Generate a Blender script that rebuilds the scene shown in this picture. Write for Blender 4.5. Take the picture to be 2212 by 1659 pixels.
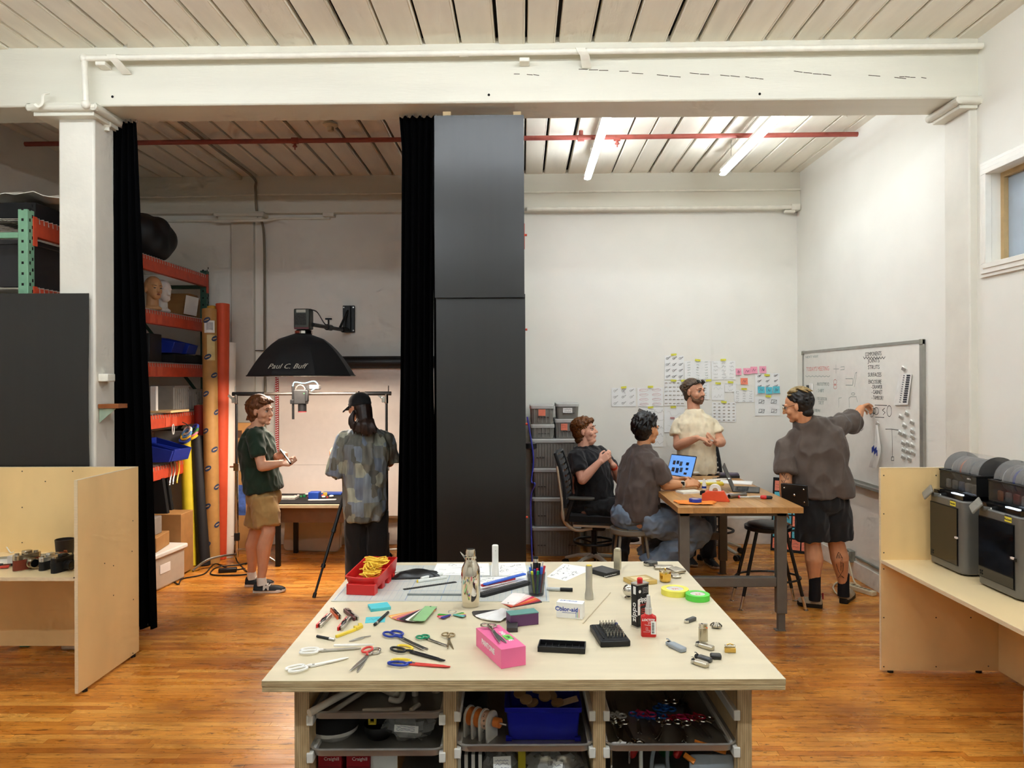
import bpy, bmesh, math, random
from mathutils import Vector as V, Matrix, Euler, noise
for _o in list(bpy.data.objects): bpy.data.objects.remove(_o)
SC = bpy.context.scene; C = SC.collection
R = math.radians; PI = math.pi
rnd = random.Random(11)

# ---------------------------------------------------------------- camera
FPX, EYE, IW, IH = 1610.0, 1.88, 2212.0, 1659.0
cd = bpy.data.cameras.new('camera'); cam = bpy.data.objects.new('camera', cd); C.objects.link(cam)
cd.sensor_width = 36; cd.lens = 36*FPX/IW; cd.clip_start = .05
cd.shift_x = 0; cd.shift_y = -9.5/IW
CM = Matrix.Rotation(R(.85), 4, 'Z') @ Matrix.Rotation(R(90), 4, 'X') @ Matrix.Rotation(R(-.22), 4, 'Z')
cam.matrix_world = Matrix.Translation((0, 0, EYE)) @ CM
SC.camera = cam

# ---------------------------------------------------------------- colour and world
SC.view_settings.view_transform = 'Standard'; SC.view_settings.look = 'None'
SC.view_settings.gamma = 1; SC.view_settings.use_curve_mapping = False
SC.view_settings.exposure = 0.12
SC.cycles.use_denoising = True
SC.cycles.max_bounces = 7; SC.cycles.diffuse_bounces = 4; SC.cycles.glossy_bounces = 2; SC.cycles.transmission_bounces = 4; SC.cycles.transparent_max_bounces = 6
SC.cycles.use_adaptive_sampling = True; SC.cycles.adaptive_threshold = .12; SC.cycles.adaptive_min_samples = 12
SC.cycles.caustics_reflective = False; SC.cycles.caustics_refractive = False
SC.cycles.sample_clamp_indirect = 8
W = bpy.data.worlds.new('world'); SC.world = W; W.use_nodes = True
W.node_tree.nodes['Background'].inputs[0].default_value = (.9, .95, 1, 1)
W.node_tree.nodes['Background'].inputs[1].default_value = .3
L_ROOM, L_FRONT, L_FILL, L_SOFT = 45.0, 33.0, 62.0, 32.0        # radiance of the room tubes, the front tubes, the added fill tubes and the softbox

# ---------------------------------------------------------------- helpers
def pt(px, py, x=None, y=None, z=None):
    "the place in the room that a pixel of the photograph shows, at a known depth, height or side"
    k = 36/cd.lens
    d = CM.to_3x3() @ V((((px-IW/2)/IW)*k, ((IH/2-py)/IW+cd.shift_y)*k, -1))
    if z is not None: t = (z-EYE)/d.z
    elif y is not None: t = y/d.y
    else: t = x/d.x
    return V((0, 0, EYE)) + d*t
def lin(c):
    return tuple(((v/255)/12.92 if v/255 <= .04045 else ((v/255+.055)/1.055)**2.4) for v in c[:3])
MATS = {}
def M(name, col=(200, 200, 200), rough=.5, metal=0, var=.06, scale=14, stretch=(1, 1, 1), bump=0, bscale=60, trans=0, alpha=1, emit=0, ecol=None, coat=0, sheen=0, spec=.5, ior=1.45):
    if name in MATS: return MATS[name]
    m = bpy.data.materials.new(name); m.use_nodes = True; MATS[name] = m
    nt = m.node_tree; b = nt.nodes['Principled BSDF']
    tc = nt.nodes.new('ShaderNodeTexCoord'); mp = nt.nodes.new('ShaderNodeMapping'); mp.inputs['Scale'].default_value = stretch
    nt.links.new(tc.outputs['Object'], mp.inputs[0])
    nz = nt.nodes.new('ShaderNodeTexNoise'); nz.inputs['Scale'].default_value = scale; nz.inputs['Detail'].default_value = 3
    nt.links.new(mp.outputs[0], nz.inputs['Vector'])
    c = lin(col); rp = nt.nodes.new('ShaderNodeValToRGB')
    rp.color_ramp.elements[0].position = .3; rp.color_ramp.elements[1].position = .7
    rp.color_ramp.elements[0].color = (*[max(0, v*(1-var*1.6)) for v in c], 1); rp.color_ramp.elements[1].color = (*[min(1, v*(1+var)) for v in c], 1)
    nt.links.new(nz.outputs[0], rp.inputs[0]); nt.links.new(rp.outputs[0], b.inputs['Base Color'])
    b.inputs['Roughness'].default_value = rough; b.inputs['Metallic'].default_value = metal
    b.inputs['Specular IOR Level'].default_value = spec; b.inputs['IOR'].default_value = ior
    b.inputs['Transmission Weight'].default_value = trans; b.inputs['Alpha'].default_value = alpha
    b.inputs['Coat Weight'].default_value = coat; b.inputs['Sheen Weight'].default_value = sheen
    if emit:
        b.inputs['Emission Color'].default_value = (*lin(ecol or col), 1); b.inputs['Emission Strength'].default_value = emit
    if bump:
        bn = nt.nodes.new('ShaderNodeTexNoise'); bn.inputs['Scale'].default_value = bscale; nt.links.new(mp.outputs[0], bn.inputs['Vector'])
        bp = nt.nodes.new('ShaderNodeBump'); bp.inputs['Strength'].default_value = bump; bp.inputs['Distance'].default_value = .004
        nt.links.new(bn.outputs[0], bp.inputs['Height']); nt.links.new(bp.outputs[0], b.inputs['Normal'])
    return m
class B:
    "collects shapes into one mesh"
    def __init__(s): s.v = []; s.f = []; s.m = []; s.k = 0; s.T = None
    def add(s, vs, fs, T=None):
        o = len(s.v)
        for p in vs:
            p = V(p)
            if T is not None: p = T @ p
            if s.T is not None: p = s.T @ p
            s.v.append(p)
        for f in fs: s.f.append(tuple(i+o for i in f)); s.m.append(s.k)
        return s
    def box(s, c, d, rot=None, T=None):
        x, y, z = d[0]/2, d[1]/2, d[2]/2
        vs = [V((a*x, b*y, e*z)) for e in (-1, 1) for b in (-1, 1) for a in (-1, 1)]
        r = Euler([R(a) for a in rot]).to_matrix() if rot else Matrix.Identity(3)
        vs = [r @ p + V(c) for p in vs]
        return s.add(vs, [(0, 2, 3, 1), (4, 5, 7, 6), (0, 1, 5, 4), (2, 6, 7, 3), (0, 4, 6, 2), (1, 3, 7, 5)], T)
    def bb(s, x0, x1, y0, y1, z0, z1): return s.box(((x0+x1)/2, (y0+y1)/2, (z0+z1)/2), (abs(x1-x0), abs(y1-y0), abs(z1-z0)))
    def rings(s, rs, caps=True, closed=False, T=None):
        n = len(rs[0]); vs = [p for r in rs for p in r]; fs = []
        m = len(rs)
        for i in range(m if closed else m-1):
            a, b = i*n, ((i+1) % m)*n
            for j in range(n): fs.append((a+j, a+(j+1) % n, b+(j+1) % n, b+j))
        if caps and not closed: fs.append(tuple(range(n))[::-1]); fs.append(tuple((m-1)*n+j for j in range(n)))
        return s.add(vs, fs, T)
    def tube(s, pts, r, n=10, caps=True, closed=False, flat=1.0):
        pts = [V(p) for p in pts]; rs = []; m = len(pts); up = None
        for i, p in enumerate(pts):
            if closed: t = pts[(i+1) % m]-pts[i-1]
            else: t = pts[min(i+1, m-1)]-pts[max(i-1, 0)]
            t = t.normalized() if t.length > 1e-9 else V((0, 0, 1))
            if up is None: up = t.orthogonal().normalized() if abs(t.z) > .95 else V((0, 0, 1)).cross(t).normalized()
            u = (up - t*up.dot(t)); u = u.normalized() if u.length > 1e-6 else t.orthogonal().normalized(); up = u; w = t.cross(u)
            q = r[i] if isinstance(r, (list, tuple)) else r
            rs.append([p + (u*math.cos(2*PI*j/n) + w*math.sin(2*PI*j/n)*flat)*q for j in range(n)])
        return s.rings(rs, caps, closed)
    def cyl(s, a, b, r, r2=None, n=18): return s.tube([a, b], [r, r if r2 is None else r2], n)
    def lathe(s, prof, c=(0, 0, 0), n=24, T=None, caps=True):
        rs = [[V((q*math.cos(2*PI*j/n)+c[0], q*math.sin(2*PI*j/n)+c[1], z+c[2])) for j in range(n)] for q, z in prof]
        return s.rings(rs, caps, False, T)
    def prism(s, poly, z0, z1, T=None):
        n = len(poly); vs = [V((*p, z0)) for p in poly]+[V((*p, z1)) for p in poly]
        fs = [tuple(range(n))[::-1], tuple(range(n, 2*n))]+[(j, (j+1) % n, n+(j+1) % n, n+j) for j in range(n)]
        return s.add(vs, fs, T)
    def ball(s, c, r, u=16, w=10, rot=None):
        r = (r, r, r) if isinstance(r, (int, float)) else r
        q = rot if isinstance(rot, Matrix) else (Euler([R(a) for a in rot]).to_matrix() if rot else Matrix.Identity(3))
        vs = []; fs = []
        for i in range(1, w):
            a = PI*i/w
            for j in range(u): vs.append(q @ V((r[0]*math.sin(a)*math.cos(2*PI*j/u), r[1]*math.sin(a)*math.sin(2*PI*j/u), r[2]*math.cos(a)))+V(c))
        t = len(vs); vs += [q @ V((0, 0, r[2]))+V(c), q @ V((0, 0, -r[2]))+V(c)]
        for i in range(w-2):
            for j in range(u): fs.append((i*u+j, (i+1)*u+j, (i+1)*u+(j+1) % u, i*u+(j+1) % u))
        for j in range(u): fs.append((t, j, (j+1) % u)); fs.append((t+1, (w-2)*u+(j+1) % u, (w-2)*u+j))
        return s.add(vs, fs)
    def caps(s, a, b, ra, rb, n=12):
        "a limb: tapered tube with round ends"
        a, b = V(a), V(b); d = (b-a).normalized(); pts = []; rr = []
        for i in range(5): t = PI/2*(i/4); pts.append(a-d*ra*math.cos(t)); rr.append(max(ra*math.sin(t), .0005))
        for i in range(5): t = PI/2*(i/4); pts.append(b+d*rb*math.sin(t)); rr.append(max(rb*math.cos(t), .0005))
        return s.tube(pts, rr, n)
    def sheet(s, g, T=None, thick=0):
        "a grid of points; thick gives it a second side"
        a, b = len(g), len(g[0]); vs = [V(p) for r in g for p in r]; fs = []
        for i in range(a-1):
            for j in range(b-1): fs.append((i*b+j, i*b+j+1, (i+1)*b+j+1, (i+1)*b+j))
        if thick:
            n = len(vs); nr = [V((0, 0, 0)) for _ in vs]
            for f in fs:
                q = (vs[f[1]]-vs[f[0]]).cross(vs[f[2]]-vs[f[0]])
                for i in f: nr[i] += q
            vs += [vs[i]-(nr[i].normalized() if nr[i].length else V((0, 0, 1)))*thick for i in range(n)]
            fs += [tuple(i+n for i in f[::-1]) for f in fs]
            bd = [i*b for i in range(a)]; e = [j for j in range(b)]+[i*b+b-1 for i in range(1, a)]+[(a-1)*b+j for j in range(b-2, -1, -1)]+[i*b for i in range(a-2, 0, -1)]
            for i in range(len(e)): fs.append((e[(i+1) % len(e)], e[i], e[i]+n, e[(i+1) % len(e)]+n))
        return s.add(vs, fs, T)
    def o(s, name, mats, parent=None, bev=0, smooth=35, seg=2, label=None, sub=0, loc=None, rot=None):
        me = bpy.data.meshes.new(name); me.from_pydata(s.v, [], s.f)
        mats = mats if isinstance(mats, (list, tuple)) else [mats]
        for q in mats: me.materials.append(q)
        if len(mats) > 1: me.polygons.foreach_set('material_index', s.m)
        bm = bmesh.new(); bm.from_mesh(me); bmesh.ops.recalc_face_normals(bm, faces=bm.faces); bm.to_mesh(me); bm.free()
        if smooth:
            me.polygons.foreach_set('use_smooth', [True]*len(me.polygons)); me.set_sharp_from_angle(angle=R(smooth))
        ob = bpy.data.objects.new(name, me); C.objects.link(ob)
        if parent is not None: ob.parent = parent
        if bev:
            q = ob.modifiers.new('edge', 'BEVEL'); q.width = bev; q.segments = seg; q.limit_method = 'ANGLE'; q.angle_limit = R(40)
        if sub:
            q = ob.modifiers.new('soft', 'SUBSURF'); q.levels = sub; q.render_levels = sub
        if label: ob['label'] = label
        if loc is not None: ob.location = loc
        if rot is not None: ob.rotation_euler = [R(a) for a in rot]
        return ob
def tag(o, label, cat, group=None, kind=None):
    o['label'] = label; o['category'] = cat
    if group: o['group'] = group
    if kind: o['kind'] = kind
    return o
def struct(o, label=None):
    o['kind'] = 'structure'
    if label: o['label'] = label
    return o
def thing(name, label, cat, loc=(0, 0, 0), rz=0, group=None, rx=0, ry=0):
    o = bpy.data.objects.new(name, None); C.objects.link(o); o.empty_display_size = .05
    o.location = loc; o.rotation_euler = (R(rx), R(ry), R(rz)); tag(o, label, cat, group); return o
def dup(o, parent=None, label=None, loc=None, rz=None):
    c = o.copy(); C.objects.link(c); c.parent = parent
    if label: c['label'] = label
    if loc is not None: c.location = loc
    if rz is not None: c.rotation_euler.z = R(rz)
    for ch in list(o.children): dup(ch, c)
    return c
TS = bpy.data.scenes.new('bench')
def fuse(ob, voxel, smooth=0, factor=.5, mat=None):
    "melts overlapping shapes of one mesh into a single closed skin"
    q = ob.modifiers.new('m', 'REMESH'); q.mode = 'VOXEL'; q.voxel_size = voxel
    if smooth:
        w = ob.modifiers.new('s', 'SMOOTH'); w.iterations = smooth; w.factor = factor
    TS.collection.objects.link(ob)
    with bpy.context.temp_override(scene=TS, view_layer=TS.view_layers[0]): dg = bpy.context.evaluated_depsgraph_get()
    dg.update()
    me = bpy.data.meshes.new_from_object(ob.evaluated_get(dg)); mats = list(ob.data.materials)
    TS.collection.objects.unlink(ob); ob.modifiers.clear(); old = ob.data; ob.data = me; me.name = ob.name; bpy.data.meshes.remove(old)
    me.materials.clear()
    for a in (mats if mat is None else [mat]): me.materials.append(a)
    me.polygons.foreach_set('use_smooth', [True]*len(me.polygons))
    me.polygons.foreach_set('material_index', [0]*len(me.polygons)); return ob
def text(s, size, mat, parent=None, loc=(0, 0, 0), rot=(0, 0, 0), name='lettering', shear=0, align='CENTER', ext=.0003, space=1, bold=0):
    cu = bpy.data.curves.new(name, 'FONT'); cu.body = s; cu.size = size; cu.align_x = align; cu.align_y = 'CENTER'; cu.extrude = ext
    cu.shear = shear; cu.space_character = space; cu.resolution_u = 2; cu.offset = bold
    t = bpy.data.objects.new('t', cu); C.objects.link(t)
    me = bpy.data.meshes.new_from_object(t); bpy.data.objects.remove(t); bpy.data.curves.remove(cu); me.name = name
    me.materials.clear(); me.materials.append(mat)
    o = bpy.data.objects.new(name, me); C.objects.link(o); o.parent = parent; o.location = loc
    o.rotation_euler = [R(a) for a in rot] if not isinstance(rot, Matrix) else rot.to_euler(); return o
def ribbon(b, pts, w, zz=0):
    "a drawn line on the xy plane of a sheet"
    P = [V((p[0], p[1], 0)) for p in pts]
    for a, c in zip(P, P[1:]):
        d = c-a
        if d.length < 1e-6: continue
        d.normalize(); n = V((-d.y, d.x, 0))*w/2; e = d*w*.4
        b.add([a-n-e+V((0, 0, zz)), c-n+e+V((0, 0, zz)), c+n+e+V((0, 0, zz)), a+n-e+V((0, 0, zz))], [(0, 1, 2, 3)])
def scrawl(b, x, y, w, h, lw, k=6, rg=rnd):
    "a hand-written word"
    ribbon(b, [(x+w*i/(k*2), y+h*rg.uniform(0, 1)) for i in range(k*2+1)], lw)
def circ(x, y, rx, ry=None, n=14, a0=0, a1=2*PI):
    ry = rx if ry is None else ry
    return [(x+rx*math.cos(a0+(a1-a0)*i/n), y+ry*math.sin(a0+(a1-a0)*i/n)) for i in range(n+1)]
def arc(p, q, sag, n=10, up=V((0, 0, 1))):
    p, q = V(p), V(q); return [p.lerp(q, i/n)-up*sag*4*(i/n)*(1-i/n) for i in range(n+1)]
def curve3(pts, n=8):
    "smooth line through points"
    P = [V(p) for p in pts]; P = [P[0]*2-P[1]]+P+[P[-1]*2-P[-2]]; out = []
    for i in range(1, len(P)-2):
        a, b, c, d = P[i-1:i+3]
        for k in range(n):
            t = k/n; out.append(.5*((2*b)+(c-a)*t+(2*a-5*b+4*c-d)*t*t+(-a+3*b-3*c+d)*t**3))
    return out+[P[-2]]
def rrect(w, h, r, n=4):
    o = []
    for cx, cy, a in ((w/2-r, h/2-r, 0), (-w/2+r, h/2-r, 90), (-w/2+r, -h/2+r, 180), (w/2-r, -h/2+r, 270)):
        for i in range(n+1): t = R(a+90*i/n); o.append((cx+r*math.cos(t), cy+r*math.sin(t)))
    return o
# ---------------------------------------------------------------- the room
XR, XL, YB, YF, ZC = 3.12, -4.7, 8.52, -3.0, 4.2
BY0, BY1, BZ = 5.145, 5.475, 3.794                # the cross beam
white = M('wall_paint', (243, 240, 230), .55, var=.025, scale=1.6, bump=.12, bscale=22)
white2 = M('old_wall_paint', (230, 225, 212), .5, var=.05, scale=3, bump=.3, bscale=30)
beamw = M('beam_paint', (228, 224, 208), .4, var=.03, scale=2, stretch=(.3, 3, 3), bump=.22, bscale=40)
ceilw = M('ceiling_board_paint', (250, 243, 226), .5, var=.05, scale=2.5, stretch=(3, .4, 1), bump=.15, bscale=30)
pipew = M('pipe_paint', (244, 240, 225), .35, var=.04)
dark = M('dark_gap', (14, 11, 9), .9)
black = M('black_plastic', (17, 17, 18), .45, var=.1)
blackm = M('matt_black', (14, 13, 14), .8, var=.1)
steel = M('steel', (190, 188, 182), .28, 1, var=.05)
chrome = M('chrome', (215, 212, 205), .12, 1, var=.02)

def floor_material(name, per_object):
    m = bpy.data.materials.new(name); m.use_nodes = True; nt = m.node_tree; N = nt.nodes; L = nt.links; b = N['Principled BSDF']
    g = N.new('ShaderNodeNewGeometry')
    def noise_(sc, st, det=4, rough=.6):
        mp = N.new('ShaderNodeMapping'); mp.inputs['Scale'].default_value = st; L.new(g.outputs['Position'], mp.inputs[0])
        n = N.new('ShaderNodeTexNoise'); n.inputs['Scale'].default_value = sc; n.inputs['Detail'].default_value = det; n.inputs['Roughness'].default_value = rough
        L.new(mp.outputs[0], n.inputs['Vector']); return n.outputs[0]
    def ramp(src, stops):
        r = N.new('ShaderNodeValToRGB'); e = r.color_ramp.elements
        e[0].position, e[0].color = stops[0][0], (*stops[0][1], 1); e[1].position, e[1].color = stops[-1][0], (*stops[-1][1], 1)
        for p, c in stops[1:-1]: q = e.new(p); q.color = (*c, 1)
        L.new(src, r.inputs[0]); return r.outputs[0]
    def mix(f, a, c, mode='MULTIPLY'):
        x = N.new('ShaderNodeMixRGB'); x.blend_type = mode
        if isinstance(f, float): x.inputs[0].default_value = f
        else: L.new(f, x.inputs[0])
        L.new(a, x.inputs[1])
        if isinstance(c, tuple): x.inputs[2].default_value = (*c, 1)
        else: L.new(c, x.inputs[2])
        return x.outputs[0]
    if per_object:
        t = N.new('ShaderNodeObjectInfo').outputs['Random']
    else:
        t = N.new('ShaderNodeAttribute'); t.attribute_name = 'tone'; t = t.outputs['Fac']
    base = ramp(t, [(0, lin((206, 124, 42))), (.3, lin((226, 146, 54))), (.7, lin((236, 160, 66))), (1, lin((243, 174, 80)))])
    grain = ramp(noise_(9, (1, 14, 1)), [(.3, (.62, .52, .45)), (.62, (1, 1, 1))])
    c = mix(.75, base, grain)
    patch = ramp(noise_(.9, (1, 1.6, 1), 5), [(.36, (.36, .25, .2)), (.56, (1, 1, 1))])
    c = mix(.75, c, patch)
    streak = ramp(noise_(5.5, (1, 6, 1), 6, .72), [(.35, (.16, .08, .05)), (.44, (1, 1, 1))])
    c = mix(.85, c, streak)
    dots = ramp(noise_(22, (1, 2.6, 1), 3, .7), [(.315, (.1, .05, .035)), (.37, (1, 1, 1))])
    c = mix(.9, c, dots)
    L.new(c, b.inputs['Base Color'])
    rr = ramp(noise_(3, (1, 3, 1)), [(.3, (.22, .22, .22)), (.7, (.42, .42, .42))]); L.new(rr, b.inputs['Roughness'])
    b.inputs['Specular IOR Level'].default_value = .5
    bp = N.new('ShaderNodeBump'); bp.inputs['Strength'].default_value = .12; bp.inputs['Distance'].default_value = .003
    L.new(noise_(40, (1, 8, 1)), bp.inputs['Height']); L.new(bp.outputs[0], b.inputs['Normal']); return m
fm_o, fm_j = floor_material('floor_board_wood', True), floor_material('floor_board_wood_far', False)
fl = struct(B().bb(XL-.3, XR+.3, YF, YB+.2, -.2, -.012).o('floor', M('floor_gap', (46, 24, 12), .8)), 'worn amber strip-wood floor')
boards = []; rw = .0495; rg = random.Random(4); y = 2.2
while y < YB:
    x = XL-.2-rg.uniform(0, .8)
    while x < XR+.1:
        l = rg.choice((.45, .6, .75, .9, 1.1, 1.3))*rg.uniform(.85, 1.1)
        boards.append((max(x, XL-.25), min(x+l, XR+.12), y)); x += l
    y += rw
unit = B().box((0, 0, 0), (1, 1, 1)); unit = unit.o('floor_board', fm_o, fl, smooth=0); unit_me = unit.data; bpy.data.objects.remove(unit)
def board_key(b):
    x = (b[0]+b[1])/2; 
    vis = b[2] > 3.55 and abs((b[0] if x > 0 else b[1])) < b[2]*.72 and not (-1.0 < x < 1.3 and b[2] < 4.0)
    return (not vis, b[2])
boards.sort(key=board_key); J = B(); tones = []
for i, (x0, x1, yy) in enumerate(boards):
    if x1-x0 < .02: continue
    if i < 300:
        o = bpy.data.objects.new('floor_board', unit_me); C.objects.link(o); o.parent = fl
        o.location = ((x0+x1)/2, yy+rw/2, -.006); o.scale = (x1-x0-.0016, rw-.0016, .012)
    else:
        J.bb(x0+.0008, x1-.0008, yy+.0008, yy+rw-.0008, -.012, 0); tones += [rg.random()]*6
jb = J.o('floor_boards', fm_j, fl, smooth=0); jb['kind'] = 'stuff'
at = jb.data.attributes.new('tone', 'FLOAT', 'FACE'); at.data.foreach_set('value', tones)

struct(B().bb(XL-.3, XR+.3, YB, YB+.2, -.1, ZC+.1).o('wall_back', white), 'white painted back wall')
struct(B().bb(XL-.25, XL, YF, YB, -.1, ZC+.1).o('wall_left', white), 'white painted wall behind the shelving rack')
struct(B().bb(XL-.3, XR+.3, YF-.2, YF, -.1, ZC+.1).o('wall_front', white))
wy0, wy1, wz0, wz1 = 3.75, 5.02, 2.64, 3.245      # opening of the inner window
b = B(); b.bb(XR, XR+.22, wy1, YB, -.1, ZC+.1); b.bb(XR, XR+.22, YF, wy0, -.1, ZC+.1)
b.bb(XR, XR+.22, wy0, wy1, -.1, wz0); b.bb(XR, XR+.22, wy0, wy1, wz1, ZC+.1)
struct(b.o('wall_right', white), 'white painted side wall with a small window')
win = struct(B().bb(XR+.101, XR+.125, wy0-.01, wy1+.01, wz0-.01, wz1+.01).o('window_1', M('frosted_pane', (178, 192, 206), .35, var=.05, scale=5)), 'small frosted window with white moulded trim')
trimw = M('trim_gloss_paint', (246, 242, 232), .3, var=.02)
for k, (w, d) in enumerate(((.085, .018), (.062, .028), (.03, .036))):
    e = .0015*(k+1)
    for (a0, a1, c0, c1) in ((wy0-w, wy1+w, wz1-e, wz1+w), (wy0-w, wy1+w, wz0-w, wz0+e), (wy1-e, wy1+w, wz0+e, wz1-e), (wy0-w, wy0+e, wz0+e, wz1-e)): B().bb(XR-d, XR+.004+e, a0, a1, c0, c1).o('window_frame', trimw, win, bev=.003)
for a0, a1, c0, c1 in ((wy0, wy1-.035, wz1-.035, wz1+.003), (wy1-.035, wy1+.003, wz0, wz1+.003), (wy0, wy1-.035, wz0-.003, wz0+.02)): B().bb(XR+.07, XR+.10, a0, a1, c0, c1).o('window_stop', M('bare_wood_stop', (196, 166, 118), .5), win)

# ceiling: one board after another, gaps between
ce = struct(B().bb(XL-.3, XR+.3, YF, YB+.2, ZC+.05, ZC+.15).o('ceiling', dark), 'painted plank ceiling with dark open joints')
def planks(gaps, ref, y0, y1, big):
    xs = sorted((g-1130)*ref/FPX for g in gaps); l = xs[0]
    while l > XL-.2: l -= .235; xs.insert(0, l)
    xs = [x for x in xs if x < XR-.05]+[XR+.1]
    for i, (a, c) in enumerate(zip(xs, xs[1:])):
        g = big*rg.uniform(.5, 1.25); dz = rg.uniform(-.004, .004)
        bb = B(); z = ZC+dz
        bb.add([V((x, yy, zz)) for yy in (y0, y1) for x, zz in ((a+g, z+.012), (a+g+.006, z), (c-.016, z), (c-.013, z+.004), (c-.01, z), (c-.003, z), (c, z+.012), (c, z+.04), (a+g, z+.04))],
               [tuple((j, (j+1) % 9, 9+(j+1) % 9, 9+j)) for j in range(9)]+[tuple(range(9)), tuple(range(9, 18))])
        bb.o('ceiling_plank', ceilw, ce, smooth=0)
planks([10, 75, 130, 200, 263, 328, 406, 470, 533, 599, 678, 756, 837, 915, 995, 1073, 1137, 1202, 1280, 1360, 1440, 1504, 1570, 1648, 1710, 1773, 1838, 1915, 1996, 2056], BY0, YF, BY0, .024)
planks([351, 399, 446, 486, 522, 560, 600, 638, 687, 726, 765, 805, 852, 895, 940, 985, 1030, 1080, 1134, 1173, 1222, 1270, 1319, 1358, 1397, 1445, 1485, 1524, 1568, 1611, 1661, 1700], YB, BY1, YB, .024)
struct(B().bb(XL-.2, XR+.1, BY0, BY1, BZ, ZC+.05).o('beam', beamw, bev=.012), 'heavy white timber beam across the room')
struct(B().bb(XL-.2, XR+.1, YB-.1, YB+.02, 3.78, ZC+.05).o('beam', beamw, bev=.008), 'white timber beam along the back wall')
# dark checks in the timber and old bolt holes
b = B(); ck = random.Random(5)
for (x0, y0, x1, y1) in ((1250, 149, 1360, 154), (1365, 157, 1500, 169), (1490, 158, 1600, 166), (1600, 165, 1650, 171), (1715, 154, 1818, 165), (1820, 157, 1960, 170), (1943, 165, 2002, 169), (1110, 159, 1180, 164)):
    n = 5
    for i in range(n):
        if ck.random() < .2: continue
        a = pt(x0+(x1-x0)*i/n, y0+(y1-y0)*i/n+ck.uniform(-1, 1), y=BY0-.001); c = pt(x0+(x1-x0)*(i+.9)/n, y0+(y1-y0)*(i+.9)/n, y=BY0-.001)
        b.tube([a, c], .0022, 5)
b.o('timber_check', M('timber_check', (70, 52, 30), .8), bpy.data.objects['beam'])
b = B()
for px, py in ((1056, 205), (1641, 203), (243, 209)): p = pt(px, py, y=BY0); b.cyl(p-V((0, .002, 0)), p+V((0, .01, 0)), .009, n=10)
b.o('bolt_hole', dark, bpy.data.objects['beam'])
# columns, caps and pilaster
def cap(x0, x1, y0, y1, z0, z1, parent):
    b = B(); h = z1-z0
    b.bb(x0+.03, x1-.03, y0+.03, y1-.03, z0-.035, z0+.01); b.bb(x0, x1, y0, y1, z0+h*.35, z1)
    for yy in (y0+.02, y1-.02): b.cyl((x0, yy, z0+h*.4), (x1, yy, z0+h*.4), .028, n=14)
    for xx in (x0+.02, x1-.02): b.cyl((xx, y0, z0+h*.4), (xx, y1, z0+h*.4), .028, n=14)
    return b.o('column_cap', beamw, parent, bev=.005)
col = struct(B().bb(-3.244, -2.99, 5.165, 5.42, 0, BZ).o('column', white2, bev=.014), 'white timber column beside the black curtain')
cap(-3.40, -2.92, 5.06, 5.56, 3.745, BZ-.002, col)
pil = struct(B().bb(3.065, XR+.05, 5.16, 5.46, 0, BZ).o('pilaster_column', white2, bev=.01), 'white pilaster against the side wall')
cap(2.955, XR+.02, 5.10, 5.50, 3.755, BZ-.002, pil)
bc = struct(B().bb(-3.33, -3.07, YB-.06, YB+.02, 0, 3.78).o('column', white2, bev=.01), 'white column in the back wall of the photo corner')
cap(-3.48, -2.92, YB-.16, YB, 3.74, 3.79, bc)
# baseboards
bbm = M('baseboard_paint', (238, 233, 222), .45)
struct(B().bb(XL, XR, YB-.018, YB, 0, .30).o('baseboard_back', bbm, bev=.004))
struct(B().bb(XR-.015, XR, 5.46, YB, 0, .16).o('baseboard_right', bbm, bev=.004))
b = B(); b.bb(-2.9, -.72, YB-.03, YB-.017, .30, .325); b.o('trim_1', steel)['kind'] = 'structure'

# pipes on the beam
pp = thing('beam_pipe', 'cream painted pipe with elbows running along the white beam', 'pipe', (0, 0, 0))
a, c = pt(182, 126, y=5.05), pt(2122, 99, y=5.05); a2 = pt(186, 226, y=5.05); a3 = pt(231, 268, y=5.30)
B().tube([a, c], .0205, 14).o('pipe_run', pipew, pp)
B().tube([a, a2], .0205, 14).o('pipe_drop', pipew, pp)
B().tube([a2, a3, a3-V((0, 0, .05))], .019, 14).o('pipe_return', pipew, pp)
for q in (a, a2): B().ball(q, .031, 14, 10).o('elbow', pipew, pp)
B().ball(a3, .03).o('elbow', pipew, pp)
for px in (1010,): q = a.lerp(c, (px-182)/1940); B().cyl(q-V((.03, 0, 0)), q+V((.03, 0, 0)), .025).o('coupling', pipew, pp)
for px in (245, 1262):
    q = a.lerp(c, (px-182)/1940); b = B()
    g = [[q+V((s*.032+dx, yy, zz)) for s in (-1, 1)] for yy, zz, dx in ((.085, .03, 0), (.02, .03, 0), (-.022, .012, 0), (-.024, -.012, .01), (-.01, -.03, .03), (.085, -.075, .05))]
    b.sheet(g, thick=.004); b.o('pipe_strap', pipew, pp)
for px, py in ((220, 139), (1133, 131)):
    q = pt(px, py, y=5.08); tag(B().box(q+V((0, .02, 0)), (.07, .09, .028)).o('junction_block', pipew, bev=.006), 'small cream block under the beam pipe, %s end' % ('curtain' if px < 500 else 'black panel'), 'junction block')
hk = pt(93, 215, y=5.04); tag(B().tube(curve3([hk+V((.005, .05, .06)), hk+V((0, 0, .03)), hk+V((0, -.01, -.03)), hk+V((-.02, -.02, -.055)), hk+V((-.045, -.02, -.04))]), .011, 10, flat=.5).o('pipe_hook', pipew), 'bent cream painted hook hanging at the column cap', 'hook')
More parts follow.
